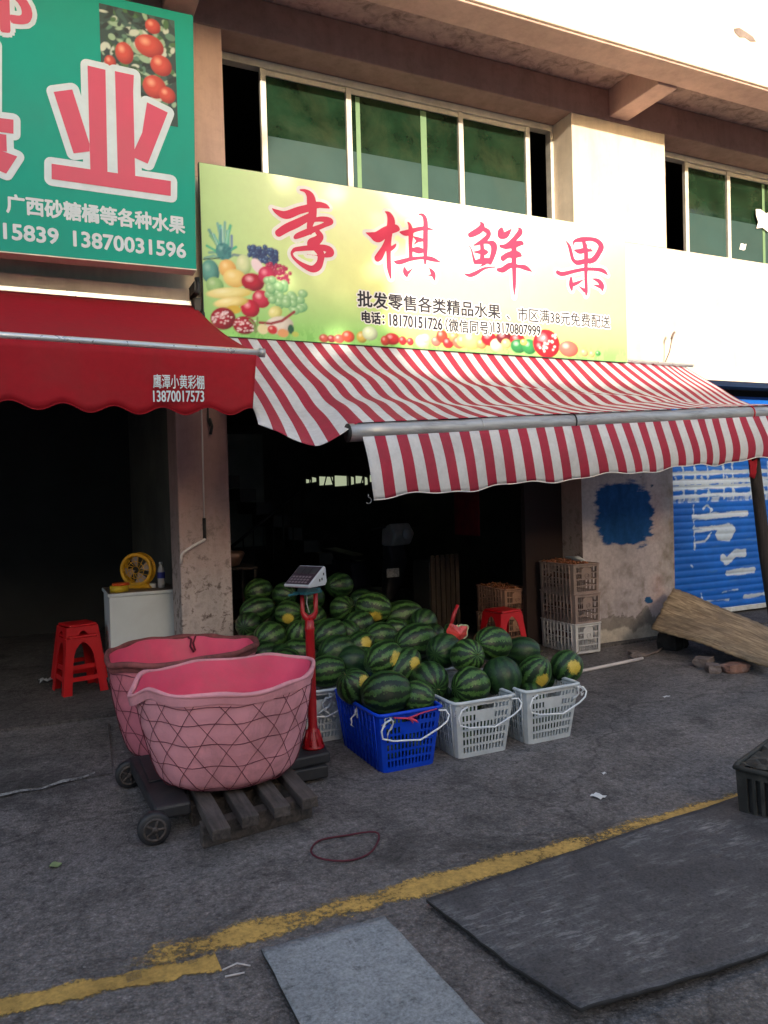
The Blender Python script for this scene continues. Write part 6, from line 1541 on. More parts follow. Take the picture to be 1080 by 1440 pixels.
def make_basket(label, mat, w0, d0, loc, group, wire=True, rim_r=0.011, ribcol=None):
    t = thing('plastic_basket', label, 'basket', loc, 0, group)
    rows = [(0.028 + 0.047 * k, 0.028 + 0.047 * k + 0.034) for k in range(5)] + [(0.272, 0.300)]
    body, rim, pos, N = lattice_box('basket_body', w0, d0, w0 + 0.075, d0 + 0.085, BK_H, mat, t, 13, 20, rows, hole=0.22, rr=0.035, plate=(9, 9, 0.34))
    b2 = MB()
    b2.tube(rim, rim_r, 8, closed=True)
    b2.build('rim', mat, t)
    for sx in (-1, 1):
        b3 = MB()
        for k in range(11):
            q = -0.86 + 1.72 * k / 10
            pts = []
            for z in (0.004, 0.16, BK_H - 0.006):
                tt = z / BK_H
                pts.append((sx * ((w0 + 0.075 * tt) / 2 + 0.004), q * (d0 + 0.085 * tt) / 2, z))
            b3.tube(pts, 0.0045, 5)
        b3.build('ribbed_side', mat, t)
    if wire:
        hx, hy = (w0 + 0.07) / 2, -(d0 + 0.085) / 2
        b4 = MB()
        z0 = BK_H - 0.025
        pts = [(-hx + 0.075, hy - 0.008, z0 + 0.004), (-hx + 0.03, hy - 0.022, z0 - 0.005), (-hx + 0.004, hy - 0.028, z0 - 0.045), (-hx + 0.01, hy - 0.03, z0 - 0.085), (-hx + 0.07, hy - 0.034, z0 - 0.105),
               (-0.05, hy - 0.04, z0 - 0.112), (0.03, hy - 0.042, z0 - 0.122), (0.07, hy - 0.04, z0 - 0.108), (hx - 0.04, hy - 0.036, z0 - 0.075), (hx + 0.01, hy - 0.028, z0 - 0.05), (hx + 0.026, hy - 0.022, z0 - 0.02), (hx + 0.012, hy - 0.01, z0 + 0.006), (hx - 0.03, hy - 0.005, z0 + 0.01)]
        b4.tube(pts, 0.0052, 6)
        b4.build('cord_handle', m_white_wire, t)
    return t


GB = 'baskets of watermelons'
blue = make_basket('deep blue slotted basket of watermelons with a white cord handle', m_blue, 0.325, 0.56, (1.832, 3.965, 0.0), GB)
wb = make_basket('pale grey slotted basket of watermelons touching the blue basket, with white cord handle', m_white_pl, 0.335, 0.54, (2.305, 3.945, 0.0), GB)
b_end = dup(wb, (2.785, 3.955, 0.0), 0.02, 'pale grey basket at the row end, fewest watermelons, farthest from the scale post', GB)
b_post = dup(wb, (1.55, 4.62, 0.0), 0.0, 'pale grey basket half hidden between the red scale post and the blue basket', GB)
b_in1 = dup(wb, (2.02, 4.68, 0.0), 0.03, 'pale basket buried under the heap right behind the blue basket', GB)
b_in2 = dup(wb, (2.47, 4.72, 0.0), -0.03, 'pale basket under the heap behind the basket that touches the blue one', GB)
b_in3 = dup(wb, (1.56, 5.32, 0.0), 0.0, 'pale basket deep under the heap next to the plaster column', GB)
b_in4 = dup(wb, (2.05, 5.36, 0.0), 0.02, 'pale basket deep under the middle of the melon heap', GB)
b_in5 = dup(wb, (2.50, 5.38, 0.0), 0.0, 'pale basket deep under the heap on the crate side', GB)
# torn clear film and red tie at the blue basket's handle
b = MB()
b.tube([(1.72, 3.63, 0.312), (1.80, 3.615, 0.300), (1.90, 3.622, 0.318), (1.985, 3.63, 0.322)], [0.004, 0.006, 0.004, 0.003], 6)
b.tube([(1.80, 3.615, 0.302), (1.835, 3.600, 0.288), (1.85, 3.598, 0.275)], [0.008, 0.007, 0.003], 6)
b.tube([(1.81, 3.612, 0.300), (1.82, 3.598, 0.276)], [0.007, 0.003], 6)
tag(b.build('red_ribbon', flat('pink_red_ribbon', alb(0.62, 0.06, 0.13))), 'pinkish red plastic ribbon tied along the front rim of the blue basket', 'ribbon')
m_clear = flat('milky_film', alb(0.55, 0.57, 0.60), 0.3)


def film(pos, label, seed, s=1.0):
    r3 = random.Random(seed)
    bb = MB()
    for k in range(3):
        p = Vector(pos)
        pts = [p.copy()]
        for q in range(6):
            p = p + Vector((r3.uniform(-.022, .022), r3.uniform(-.006, .006), r3.uniform(-.026, .010))) * s
            pts.append(p.copy())
        bb.tube(pts, [0.004 * s, 0.006 * s, 0.004 * s, 0.007 * s, 0.004 * s, 0.005 * s, 0.001], 5)
    return tag(bb.build('torn_film', m_clear), label, 'plastic film', 'torn film on the baskets')


film((1.70, 3.64, 0.315), 'wisp of torn clear film by the cord handle of the blue basket', 1)
film((1.62, 3.92, 0.30), 'torn clear film caught on the long side of the blue basket', 2)
film((2.985, 3.64, 0.315), 'torn clear film hanging off the corner of the basket at the row end', 3, 1.3)
film((2.13, 3.655, 0.31), 'small shred of film at the cord handle of the pale basket touching the blue', 4)
film((1.60, 4.29, 0.28), 'crumpled film on the basket behind the scale post', 5, 1.5)

# ---------------------------------------------------------------- watermelons
def make_melon_mesh(seed, ax, sq):
    bb = MB()
    nu, nv = 40, 22
    r2 = random.Random(seed)
    o1 = r2.random() * 9

    def P(i, j):
        th = PI * j / nv
        ph = 2 * PI * i / nu
        x, y, z = math.cos(th), math.sin(th) * math.cos(ph), math.sin(th) * math.sin(ph)
        k = 1 + 0.035 * mnoise.noise(Vector((x * 1.3 + o1, y * 1.3, z * 1.3))) + 0.012 * math.cos(ph * 10 + o1) * math.sin(th)
        e = 1 - 0.05 * max(0, abs(x) - 0.93) / 0.07
        return (x * ax * k * e, y * sq * k, z * k)
    bb.grid(P, nu, nv)
    me = bb.build('rind', m_melon, None, fixn=False)
    bm = bmesh.new()
    bm.from_mesh(me.data)
    bmesh.ops.remove_doubles(bm, verts=bm.verts, dist=1e-4)
    bmesh.ops.recalc_face_normals(bm, faces=bm.faces)
    bm.to_mesh(me.data)
    bm.free()
    d = me.data
    bpy.data.objects.remove(me)
    return d


MM = [make_melon_mesh(1, 1.20, 0.98), make_melon_mesh(2, 1.05, 1.0), make_melon_mesh(3, 1.34, 0.97)]
sb = MB()
sb.tube([(0, 0, 0), (0.08, 0.02, 0.02), (0.16, 0.07, 0.03)], [0.035, 0.022, 0.03], 7)
_s = sb.build('stem', m_stem, None)
STEM = _s.data
bpy.data.objects.remove(_s)


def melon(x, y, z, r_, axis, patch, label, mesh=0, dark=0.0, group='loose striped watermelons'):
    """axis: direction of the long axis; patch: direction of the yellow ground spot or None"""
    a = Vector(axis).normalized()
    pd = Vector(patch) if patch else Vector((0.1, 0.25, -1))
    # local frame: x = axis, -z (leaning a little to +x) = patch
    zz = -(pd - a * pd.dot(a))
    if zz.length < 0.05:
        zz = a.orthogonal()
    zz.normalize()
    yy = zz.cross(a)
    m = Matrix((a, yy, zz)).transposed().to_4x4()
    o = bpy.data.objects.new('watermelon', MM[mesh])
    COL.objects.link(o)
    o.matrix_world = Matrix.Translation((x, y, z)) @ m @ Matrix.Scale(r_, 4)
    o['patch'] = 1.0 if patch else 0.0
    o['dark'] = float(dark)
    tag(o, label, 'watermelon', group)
    s = bpy.data.objects.new('stem', STEM)
    COL.objects.link(s)
    s.parent = o
    s.location = ((1.17, 1.02, 1.31)[mesh], 0, 0)
    return o


FW = (-0.4, -0.9, 0.1)   # towards the street
MEL = [
 (1.657, 4.020, 0.406, 0.103, (-0.6, -0.25, 0.75), (0.55, -1, 0.35), 'watermelon with a big yellow patch in the blue basket corner by the scale', 1, 0),
 (1.770, 3.830, 0.396, 0.124, (1, -0.15, 0.05), None, 'largest striped watermelon, lying long ways over the front rim of the blue basket', 0, 0),
 (1.950, 3.790, 0.352, 0.096, (0.75, -0.75, -0.1), None, 'small striped watermelon at the front of the blue basket by its ribbon', 1, 0),
 (2.120, 3.960, 0.390, 0.115, (-0.1, -1, -0.2), None, 'striped watermelon seen end on, wedged between the blue and pale baskets', 1, 0),
 (2.030, 4.120, 0.455, 0.100, (0.75, 0.25, 0.6), (0.8, -0.6, 0.6), 'slanting watermelon with a yellow tip behind the end-on one of the blue basket', 2, 0.15),
 (1.917, 4.170, 0.504, 0.110, (0.9, 0.2, 0.25), (0.15, -1, 0.05), 'watermelon with a yellow patch on its front topping the blue basket pile', 0, 0),
 (2.333, 3.840, 0.360, 0.113, (1, 0.1, 0.05), None, 'striped watermelon lying across the front of the pale basket touching the blue', 1, 0),
 (2.575, 3.870, 0.375, 0.120, (0.1, -0.35, -1), None, 'smooth very dark watermelon standing on end where the two pale baskets meet', 1, 0.7),
 (2.405, 3.990, 0.500, 0.106, (0.05, -1, 0.25), None, 'end on watermelon with star shaped stripes atop the first pale basket', 1, 0),
 (2.637, 4.060, 0.540, 0.112, (1, 0.35, -0.15), None, 'long bright striped watermelon on top beside the cut one', 2, 0),
 (2.368, 4.210, 0.500, 0.112, (0.8, 0.5, 0), None, 'dull dark watermelon under the cut melon', 0, 0.45),
 (2.960, 4.190, 0.430, 0.100, (0.8, -0.5, 0), None, 'dark watermelon behind the green one in the end basket', 0, 0.6),
 (2.815, 3.870, 0.365, 0.104, (0.35, -0.5, 0.8), (-0.2, -0.9, -0.6), 'bright green striped watermelon with a yellow belly in the end basket', 0, 0),
 (3.000, 3.965, 0.305, 0.080, (0.5, -0.7, 0), None, 'small watermelon sunk low between the two in the end basket', 1, 0.2),
 (3.060, 3.860, 0.380, 0.104, (0.6, -0.2, 0.75), (-0.5, -1, -0.25), 'dark watermelon with a yellow patch at the outer corner of the end basket', 1, 0.3),
 (2.310, 4.500, 0.520, 0.122, (1, 0.2, 0.1), None, 'long pale striped watermelon lying behind the pile of the blue basket', 2, 0),
 (2.560, 4.720, 0.485, 0.100, (0.6, 0.6, 0.1), None, 'watermelon tucked behind the long pale striped one', 1, 0.1),
 (2.319, 5.200, 0.662, 0.118, (0.8, -0.4, -0.2), (0.15, -0.9, -0.55), 'large watermelon with a yellow spot near the top of the heap', 0, 0),
 (2.560, 5.200, 0.570, 0.128, (1, -0.1, 0.1), None, 'long grey green striped watermelon on the crate side of the spotted top one', 2, 0.1),
 (2.640, 5.000, 0.545, 0.104, (0.7, 0.5, 0.2), None, 'round dark watermelon at the crate end of the heap', 1, 0.3),
 (2.150, 5.400, 0.642, 0.102, (0.3, -1, 0.2), None, 'watermelon seen end on beside the spotted top one, towards the scale', 1, 0.1),
 (2.108, 5.000, 0.577, 0.104, (0.9, 0.3, 0.2), None, 'striped watermelon below the spotted top one', 0, 0),
 (2.215, 4.850, 0.505, 0.105, (1, 0.1, -0.1), None, 'watermelon in mid heap between the spotted top one and the blue basket pile', 0, 0.15),
 (2.380, 4.950, 0.520, 0.092, (0.6, -0.6, 0.2), None, 'small pale striped watermelon squeezed in the heap over the long pale one', 1, 0),
 (1.844, 4.900, 0.550, 0.110, (0.9, 0.2, 0.3), None, 'bright striped watermelon of the heap leaning on the scale post', 0, 0),
 (2.005, 4.950, 0.540, 0.092, (0.3, -0.9, 0), None, 'small watermelon end on, next to the bright one at the scale post', 1, 0.1),
 (1.800, 4.650, 0.482, 0.112, (1, 0.3, 0.1), None, 'dark shiny watermelon lying lengthways beside the scale post', 0, 0.5),
 (1.985, 4.700, 0.492, 0.092, (0.9, 0.1, 0.4), (0.7, -0.55, 0.5), 'watermelon with a yellow end peeking out over the blue basket pile', 0, 0.1),
 (1.860, 4.520, 0.430, 0.104, (0.9, -0.2, -0.2), None, 'almost black watermelon just behind the yellow patched one of the blue basket', 1, 0.75),
 (1.670, 4.500, 0.395, 0.104, (0.8, -0.3, 0.1), None, 'striped watermelon in the pale basket behind the scale post', 0, 0),
 (2.284, 5.800, 0.775, 0.106, (0.8, 0.3, 0), None, 'topmost watermelon at the very back of the heap, dim', 0, 0.2),
 (2.400, 5.600, 0.660, 0.098, (0.6, -0.6, 0.2), None, 'dim watermelon at the back behind the spotted top one', 1, 0.2),
 (1.652, 6.000, 0.755, 0.104, (0.9, 0.2, 0.1), None, 'dim watermelon at the very back beside the plaster column, upper one', 0, 0.1),
 (1.555, 5.700, 0.650, 0.106, (1, 0.1, 0.2), None, 'long striped watermelon in the shade beside the plaster column, second one down', 2, 0),
 (1.745, 5.500, 0.630, 0.100, (0.7, -0.5, 0), (0.2, -0.9, -0.2), 'watermelon with a dull orange patch between column and scale post', 1, 0.1),
 (1.450, 5.560, 0.560, 0.100, (0.5, 0.7, 0), None, 'watermelon peeking out against the column edge, small part showing', 1, 0.1),
 (1.505, 5.200, 0.515, 0.118, (0.9, 0.4, 0.2), None, 'big round watermelon between column and post, over the rear pink tub', 1, 0.1),
 (1.716, 5.200, 0.505, 0.102, (0.2, -0.3, 1), None, 'upright striped watermelon touching the back of the scale post', 0, 0),
 (1.400, 5.250, 0.455, 0.100, (0.9, 0.2, 0), None, 'pale striped watermelon low down against the column over the tub rim', 0, 0),
 (1.640, 4.980, 0.430, 0.104, (0.9, -0.3, 0), None, 'watermelon just beside the scale post over the front tub rim', 0, 0),
 (1.910, 5.400, 0.595, 0.098, (0.6, 0.6, 0.2), None, 'watermelon showing between the fork of the scale post and the heap', 1, 0.2),
 (1.400, 4.980, 0.440, 0.100, (0.9, 0.3, 0), None, 'low watermelon between the two tub rims and the scale post', 0, 0.1),
 (1.480, 4.720, 0.425, 0.100, (0.7, -0.6, 0), None, 'lowest watermelon in front of the column, behind the front tub rim', 1, 0),
 (2.020, 5.720, 0.700, 0.098, (0.7, 0.4, 0), None, 'dim watermelon over the scale display side at the back of the heap', 1, 0.3),
 (1.811, 5.800, 0.735, 0.098, (0.5, -0.8, 0), None, 'dim watermelon at the back, straight behind the scale display', 1, 0.2),
]
for args in MEL:
    melon(*args)
# fruit lower in the heap that carries the ones on top
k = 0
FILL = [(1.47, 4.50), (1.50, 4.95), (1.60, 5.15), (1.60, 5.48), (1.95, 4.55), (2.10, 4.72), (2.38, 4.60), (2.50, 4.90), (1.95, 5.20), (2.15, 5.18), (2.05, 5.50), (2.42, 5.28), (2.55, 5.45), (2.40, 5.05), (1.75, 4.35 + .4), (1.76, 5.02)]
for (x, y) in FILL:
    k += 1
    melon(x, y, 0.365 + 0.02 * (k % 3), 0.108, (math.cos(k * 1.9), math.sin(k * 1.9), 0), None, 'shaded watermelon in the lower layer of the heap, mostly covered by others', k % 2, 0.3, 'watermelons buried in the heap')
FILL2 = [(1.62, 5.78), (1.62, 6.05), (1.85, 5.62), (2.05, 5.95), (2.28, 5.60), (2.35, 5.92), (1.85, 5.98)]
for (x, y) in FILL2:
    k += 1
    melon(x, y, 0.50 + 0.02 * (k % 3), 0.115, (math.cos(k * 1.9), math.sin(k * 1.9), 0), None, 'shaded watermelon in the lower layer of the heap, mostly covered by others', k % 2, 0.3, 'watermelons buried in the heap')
for (x, y) in ((1.765, 3.85), (1.87, 4.0), (1.78, 4.10), (2.22, 3.85), (2.40, 4.05), (2.22, 4.1), (2.68, 4.05), (2.9, 4.10), (2.72, 3.82)):
    k += 1
    melon(x + 0.03, y, 0.205 + 0.015 * (k % 3), 0.095, (math.cos(k * 1.9), math.sin(k * 1.9), 0), None, 'watermelon at the bottom of a front basket, glimpsed through its slots', k % 2, 0.2, 'watermelons at the bottom of the front baskets')

for (x, y) in [(cx_ + ax_, cy_ + ay_) for cx_, cy_ in ((1.832, 3.965), (2.305, 3.945), (2.785, 3.955)) for ax_ in (-0.078, 0.078) for ay_ in (-0.17, 0.0, 0.17)]:
    k += 1
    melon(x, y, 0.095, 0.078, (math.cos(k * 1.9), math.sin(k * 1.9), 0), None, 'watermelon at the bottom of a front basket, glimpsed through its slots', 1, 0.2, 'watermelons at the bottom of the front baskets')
# the cut one: a red wedge standing open
cm_ = thing('cut_watermelon', 'cut open watermelon half with red flesh standing on the pile', 'watermelon', (2.515, 4.27, 0.600), 0.25)
b = MB()
cutr2 = lambda a: 1 - 0.62 * max(0.0, math.cos(min(abs((a - PI / 2 + 0.25 + PI) % (2 * PI) - PI) * 1.5, PI / 2)))
b.grid(lambda i, j: (0.099 * cutr2(2 * PI * i / 40) * math.cos(2 * PI * i / 40) * math.cos(PI / 2 * j / 6), 0.019 + 0.075 * math.sin(PI / 2 * j / 6), 0.081 * cutr2(2 * PI * i / 40) * math.sin(2 * PI * i / 40) * math.cos(PI / 2 * j / 6)), 40, 6)
b.build('rind', m_melon, cm_)
cm_.children[0]['patch'] = 0.0
cm_.children[0]['dark'] = 0.0
b = MB()
cutr = lambda a: 1 - 0.62 * max(0.0, math.cos(min(abs((a - PI / 2 + 0.25 + PI) % (2 * PI) - PI) * 1.5, PI / 2))) + 0.05 * math.sin(a * 9)
ring = [(0.096 * cutr(a) * math.cos(a), 0.016, 0.078 * cutr(a) * math.sin(a)) for a in [2 * PI * q / 56 for q in range(56)]]
b.add(ring + [(0.0, -0.012, -0.02)], [(q, (q + 1) % 56, 56) for q in range(56)])
b.build('flesh', m_flesh, cm_)
b = MB()
b.tube([(0.099 * cutr(a) * math.cos(a), 0.018, 0.081 * cutr(a) * math.sin(a)) for a in [2 * PI * q / 56 for q in range(40, 71)]], 0.006, 6)
b.build('pale_rind', m_rindcut, cm_)
b = MB()
b.tube([(2.50, 4.36, 0.60), (2.535, 4.37, 0.69), (2.575, 4.38, 0.755)], [0.010, 0.014, 0.011], 8)
b.box(2.49, 2.515, 4.352, 4.358, 0.55, 0.61)
tag(b.build('red_handled_knife', m_scale_red), 'knife with a red handle stuck upright behind the cut watermelon', 'knife')

# ---------------------------------------------------------------- pink rubber tubs in nets
def make_tub(label, loc, r_base, r_rim, h, lip, outer, inner, rimmat, rotz, rim_r, seed, net_n=17):
    t = thing('rubber_tub', label, 'tub', loc, rotz, 'pink rubber tubs')
    NU = 72

    def shape(th, s):
        """radius and height offset at angle th, height fraction s"""
        r_ = r_base + (r_rim - r_base) * (s ** 0.8) + 0.012 * math.sin(PI * s)
        r_ += 0.0010 * math.sin(s * 34 + 0.5 * math.sin(th * 3 + seed)) + 0.003 * mnoise.noise(Vector((math.cos(th) * 2, math.sin(th) * 2, s * 1.5 + seed)))
        if s < 0.12:
            r_ *= 1 - 0.16 * (1 - s / 0.12) ** 2
        k = s ** 3
        kl = s ** 9
        d = (th - PI + PI) % (2 * PI) - PI          # distance from the pinched lip at th = PI
        d = abs(abs(th % (2 * PI)) - PI)
        r_ += kl * lip * 0.035 * math.exp(-(d / 0.16) ** 2)
        d2 = min(abs((th % (2 * PI)) - 0.05), abs((th % (2 * PI)) - 2 * PI - 0.05))
        r_ += k * 0.03 * math.exp(-(d2 / 0.35) ** 2)
        r_ *= 1 + k * 0.012 * math.sin(3 * th + seed) + 0.006 * math.sin(5 * th + s * 4 + seed)
        dz = k * (-0.05 * lip * math.exp(-(d / 0.24) ** 2) + 0.010 * math.sin(2 * th + seed) + 0.006 * math.sin(7 * th + seed * 2))
        return r_, dz

    def P(i, j, off=0.0, top=1.0, n=18):
        th = 2 * PI * i / NU
        s = j / n * top
        r_, dz = shape(th, s)
        return ((r_ + off) * math.cos(th), (r_ + off) * math.sin(th) * 0.94, h * s + dz)
    bb = MB()
    bb.grid(lambda i, j: P(i, j, 0.0, 1.0, 36), NU, 36)
    bb.add([P(i, 0) for i in range(NU)], [tuple(range(NU - 1, -1, -1))])
    bb.build('tub_wall', outer, t, fixn=False)
    bb = MB()
    bb.grid(lambda i, j: P(i, j if j else 0.4, -0.014), NU, 18)
    bb.add([P(i, 0.8, -0.014) for i in range(NU)], [tuple(range(NU))])
    bb.build('lining', inner, t, fixn=False)
    bb = MB()
    n1 = lambda i: mnoise.noise(Vector((math.cos(2 * PI * i / NU) * 3.1 + seed, math.sin(2 * PI * i / NU) * 3.1, seed)))
    pts, rs = [], []
    for i in range(NU):
        p = Vector(P(i, 18, 0.002))
        pts.append(p + Vector((0, 0, 0.004 * n1(i))))
        rs.append(rim_r * (1 + 0.5 * n1(i)))
    bb.tube(pts, rs, 8, closed=True)
    # the folded band below the rim
    bb.grid(lambda i, j: tuple(Vector(P(i, 18, 0.010 - 0.004 * j)) + Vector((0, 0, -0.022 * j + 0.006 * n1(i) * j))), NU, 2)
    bb.build('rim', rimmat, t, fixn=False)
    bb = MB()
    for k in range(net_n):
        for sg in (-1, 1):
            pts = []
            for j in range(15):
                s = 0.02 + 0.88 * j / 14
                th = 2 * PI * k / net_n + sg * 0.80 * j / 14 + 0.012 * math.sin(j * 0.7 + k * 2.1 + seed)
                r_, dz = shape(th, s)
                pts.append(((r_ + 0.005) * math.cos(th), (r_ + 0.005) * math.sin(th) * 0.94, h * s + dz))
            bb.tube(pts, 0.0015, 4, caps=False)
    for s in (0.06, 0.30, 0.52, 0.72, 0.88):
        bb.tube([((shape(2 * PI * i / NU, s)[0] + 0.005) * math.cos(2 * PI * i / NU), (shape(2 * PI * i / NU, s)[0] + 0.005) * math.sin(2 * PI * i / NU) * 0.94, h * s + 0.006 * math.sin(i * 0.9 + seed)) for i in range(NU)], 0.0016, 4, closed=True)
    bb.build('net', m_net, t)
    return t


make_tub('faded pink rubber tub in a net, its pinched lip drooping, standing on the slats', (0.845, 3.72, 0.155), 0.325, 0.425, 0.485, 1.0, m_pink_faded, m_pink_inside, m_pink_faded, 0.05, 0.011, 1.3)
tb = make_tub('dirtier pink rubber tub with a grimy dark rolled rim behind the front one', (0.815, 4.70, 0.0), 0.33, 0.445, 0.60, 0.25, m_pink_tub, m_pink_inside, m_rim_dirty, 0.3, 0.017, 4.1)
b = MB()
b.tube([(0.915, 5.095, 0.60), (0.935, 5.088, 0.585), (0.925, 5.075, 0.54), (0.945, 5.07, 0.50)], 0.007, 6)
b.tube([(0.965, 5.09, 0.605), (0.945, 5.08, 0.56), (0.955, 5.07, 0.51)], 0.006, 6)
tag(b.build('string_loop', m_net), 'dark string loop hanging inside the far rim of the grimy rear tub', 'string')

# ---------------------------------------------------------------- slatted pallet and platform scale
pt = thing('wooden_pallet', 'low pallet of four old dark timber slats under the front tub', 'pallet', (0, 0, 0))
d = Vector((0.14, 0.99, 0)).normalized()
d = Vector((0.02, 1.0, 0)).normalized()
ends = [(0.665, 3.09), (0.805, 3.155), (0.955, 3.185), (1.095, 3.215)]
for (x, y) in ends:
    a = Vector((x, y, 0))
    c = a + d * 0.62
    wv = Vector((d.y, -d.x, 0)) * 0.038
    z0, z1 = 0.10, 0.148
    b = MB()
    q = [a - wv, a + wv, c + wv, c - wv]
    b.hexa([(p.x, p.y, z0) for p in q] + [(p.x, p.y, z1) for p in q])
    b.build('slat', m_oldwood, pt, bevel=0.005)
for off in (0.17, 0.42):
    a, c = Vector((0.62, 3.13 + off, 0)), Vector((1.15, 3.21 + off, 0))
    wv = Vector((0, 0.035, 0))
    b = MB()
    q = [a - wv, c - wv, c + wv, a + wv]
    b.hexa([(p.x, p.y, 0.0) for p in q] + [(p.x, p.y, 0.0985) for p in q])
    b.build('cross_beam', m_oldwood, pt, bevel=0.005)

sc = thing('platform_scale', 'wheeled black platform scale with a red post, teal bracket and tilted display', 'scale', (0, 0, 0))
b = MB()
b.prism([(0.42, 4.22), (0.45, 3.45), (0.61, 3.45), (0.62, 3.74), (1.08, 3.74), (1.40, 3.76), (1.43, 3.95), (1.20, 4.22)], 0.085, 0.145)
b.build('platform', m_scale_black, sc, bevel=0.012)
b = MB()
b.box(0.47, 1.2, 3.78, 4.18, 0.146, 0.153)
b.build('deck_plate', m_scale_black, sc, bevel=0.004)
b = MB()
b.box(1.05, 1.38, 3.735, 3.92, 0.02, 0.084)
b.build('end_foot', m_scale_black, sc, bevel=0.008)
for (x, y) in ((0.44, 3.45), (0.42, 4.2), (1.16, 4.2)):
    b = MB()
    b.lathe([(0.028, -0.026), (0.060, -0.026), (0.070, -0.020), (0.072, 0.0), (0.070, 0.020), (0.060, 0.026), (0.028, 0.026)], (x, y - 0.03, 0.072), 28, 'y')
    w = b.build('wheel', m_scale_black, sc)
    b = MB()
    b.tube([(x + 0.046 * math.cos(a), y - 0.057, 0.072 + 0.046 * math.sin(a)) for a in [k * PI / 10 for k in range(20)]], 0.006, 6, closed=True)
    for k in range(5):
        b.tube([(x, y - 0.057, 0.072), (x + 0.046 * math.cos(k * 1.2566), y - 0.057, 0.072 + 0.046 * math.sin(k * 1.2566))], 0.006, 5)
    b.lathe([(0.014, -0.064), (0.014, -0.05)], (x, y, 0.072), 12, 'y')
    b.build('hub', m_oldwood, w)
px, py = 1.345, 3.87
b = MB()
b.lathe([(0.060, 0.146), (0.062, 0.156), (0.050, 0.165), (0.032, 0.245), (0.0265, 0.25), (0.0265, 0.262), (0.0245, 0.268), (0.0245, 0.78), (0.027, 0.785), (0.027, 0.80), (0.0245, 0.805), (0.0245, 0.845)], (px, py, 0), 24)
post = b.build('post', m_scale_red, sc)
b = MB()
for k in range(8):
    a = k * PI / 4 + 0.2
    b.tube([(px + 0.054 * math.cos(a), py + 0.054 * math.sin(a), 0.164), (px + 0.033 * math.cos(a), py + 0.033 * math.sin(a), 0.24)], 0.006, 6)
b.build('foot_rib', m_scale_red, post)
b = MB()
cR2 = Vector((cR.x, cR.y, 0)).normalized()
for sgn_ in (-1, 1):
    b.tube([Vector((px, py, 0.845)), Vector((px, py, 0.86)) + cR2 * 0.022 * sgn_, Vector((px, py, 0.885)) + cR2 * 0.036 * sgn_, Vector((px, py, 0.985)) + cR2 * 0.036 * sgn_], [0.022, 0.018, 0.012, 0.012], 10)
b.build('fork', m_scale_red, sc)
b = MB()
b.tube([Vector((px, py, 0.98)) - cR2 * 0.01, Vector((px, py, 0.93)) - cR2 * 0.012, Vector((px, py, 0.88))], 0.003, 6)
b.build('cable', m_grey_pl, sc)
# display head, turned towards the street
hd = Matrix.Translation((px - 0.012, py, 0.985)) @ Matrix.Rotation(R(-62), 4, 'Z')


def hx(b, pts):
    return [tuple(hd @ Vector(p)) for p in pts]


b = MB()
b.hexa(hx(b, [(-0.045, -0.06, 0.0), (0.045, -0.06, 0.0), (0.045, 0.075, 0.0), (-0.045, 0.075, 0.0), (-0.045, -0.06, 0.014), (0.045, -0.06, 0.014), (0.045, 0.075, 0.014), (-0.045, 0.075, 0.014)]))
b.tube(hx(b, [(0.0, -0.14, 0.007), (0.0, -0.05, 0.007)]), 0.007, 8)
b.tube(hx(b, [(0.0, 0.07, 0.009), (0.0, 0.105, 0.011)]), 0.013, 8)
b.build('bracket', m_teal_paint, sc, bevel=0.004)
b = MB()
b.hexa(hx(b, [(-0.035, -0.035, 0.0145), (0.035, -0.035, 0.0145), (0.035, 0.045, 0.0145), (-0.035, 0.045, 0.0145), (-0.03, -0.03, 0.042), (0.03, -0.03, 0.042), (0.03, 0.04, 0.042), (-0.03, 0.04, 0.042)]))
b.build('neck', m_teal_paint, sc)
# display: wedge box whose keypad leans back
disp = Matrix.Translation((px - 0.01, py, 1.028)) @ Matrix.Rotation(R(-58), 4, 'Z')
T = lambda pts: [tuple(disp @ Vector(p)) for p in pts]
b = MB()
# side profile in (y, z): keypad face from low front to high back
prof = [(-0.085, 0.0), (0.055, 0.0), (0.070, 0.018), (0.062, 0.098), (0.050, 0.104), (-0.090, 0.012)]
n = len(prof)
vs = T([(-0.085, y, z) for y, z in prof] + [(0.085, y, z) for y, z in prof])
b.add(vs, [tuple(range(n)), tuple(range(2 * n - 1, n - 1, -1))] + [((i + 1) % n, i, n + i, n + (i + 1) % n) for i in range(n)])
dp = b.build('display_case', m_grey_pl, sc, bevel=0.004)
nrm = Vector((0, -0.092, 0.14)).normalized()


def on_face(u_, w_, off):
    y = -0.090 + 0.14 * w_
    z = 0.012 + 0.092 * w_
    return Vector((u_, y, z)) + nrm * off


b = MB()
q = [on_face(-0.079, 0.05, 0.002), on_face(0.079, 0.05, 0.002), on_face(0.079, 0.96, 0.002), on_face(-0.079, 0.96, 0.002)]
b.add(T(q), [(0, 1, 2, 3)])
b.build('keypad', m_screen, dp)
b = MB()
for r_ in range(3):
    for c_ in range(6):
        u0, w0 = -0.066 + c_ * 0.022, 0.10 + r_ * 0.13
        b.add(T([on_face(u0, w0, 0.004), on_face(u0 + 0.016, w0, 0.004), on_face(u0 + 0.016, w0 + 0.085, 0.004), on_face(u0, w0 + 0.085, 0.004)]), [(0, 1, 2, 3)])
b.build('keys', m_keys, dp)
b = MB()
for c_ in range(3):
    u0 = -0.070 + c_ * 0.048
    b.add(T([on_face(u0, 0.56, 0.0035), on_face(u0 + 0.042, 0.56, 0.0035), on_face(u0 + 0.042, 0.88, 0.0035), on_face(u0, 0.88, 0.0035)]), [(0, 1, 2, 3)])
b.build('screen', m_scale_black, dp)
b = MB()
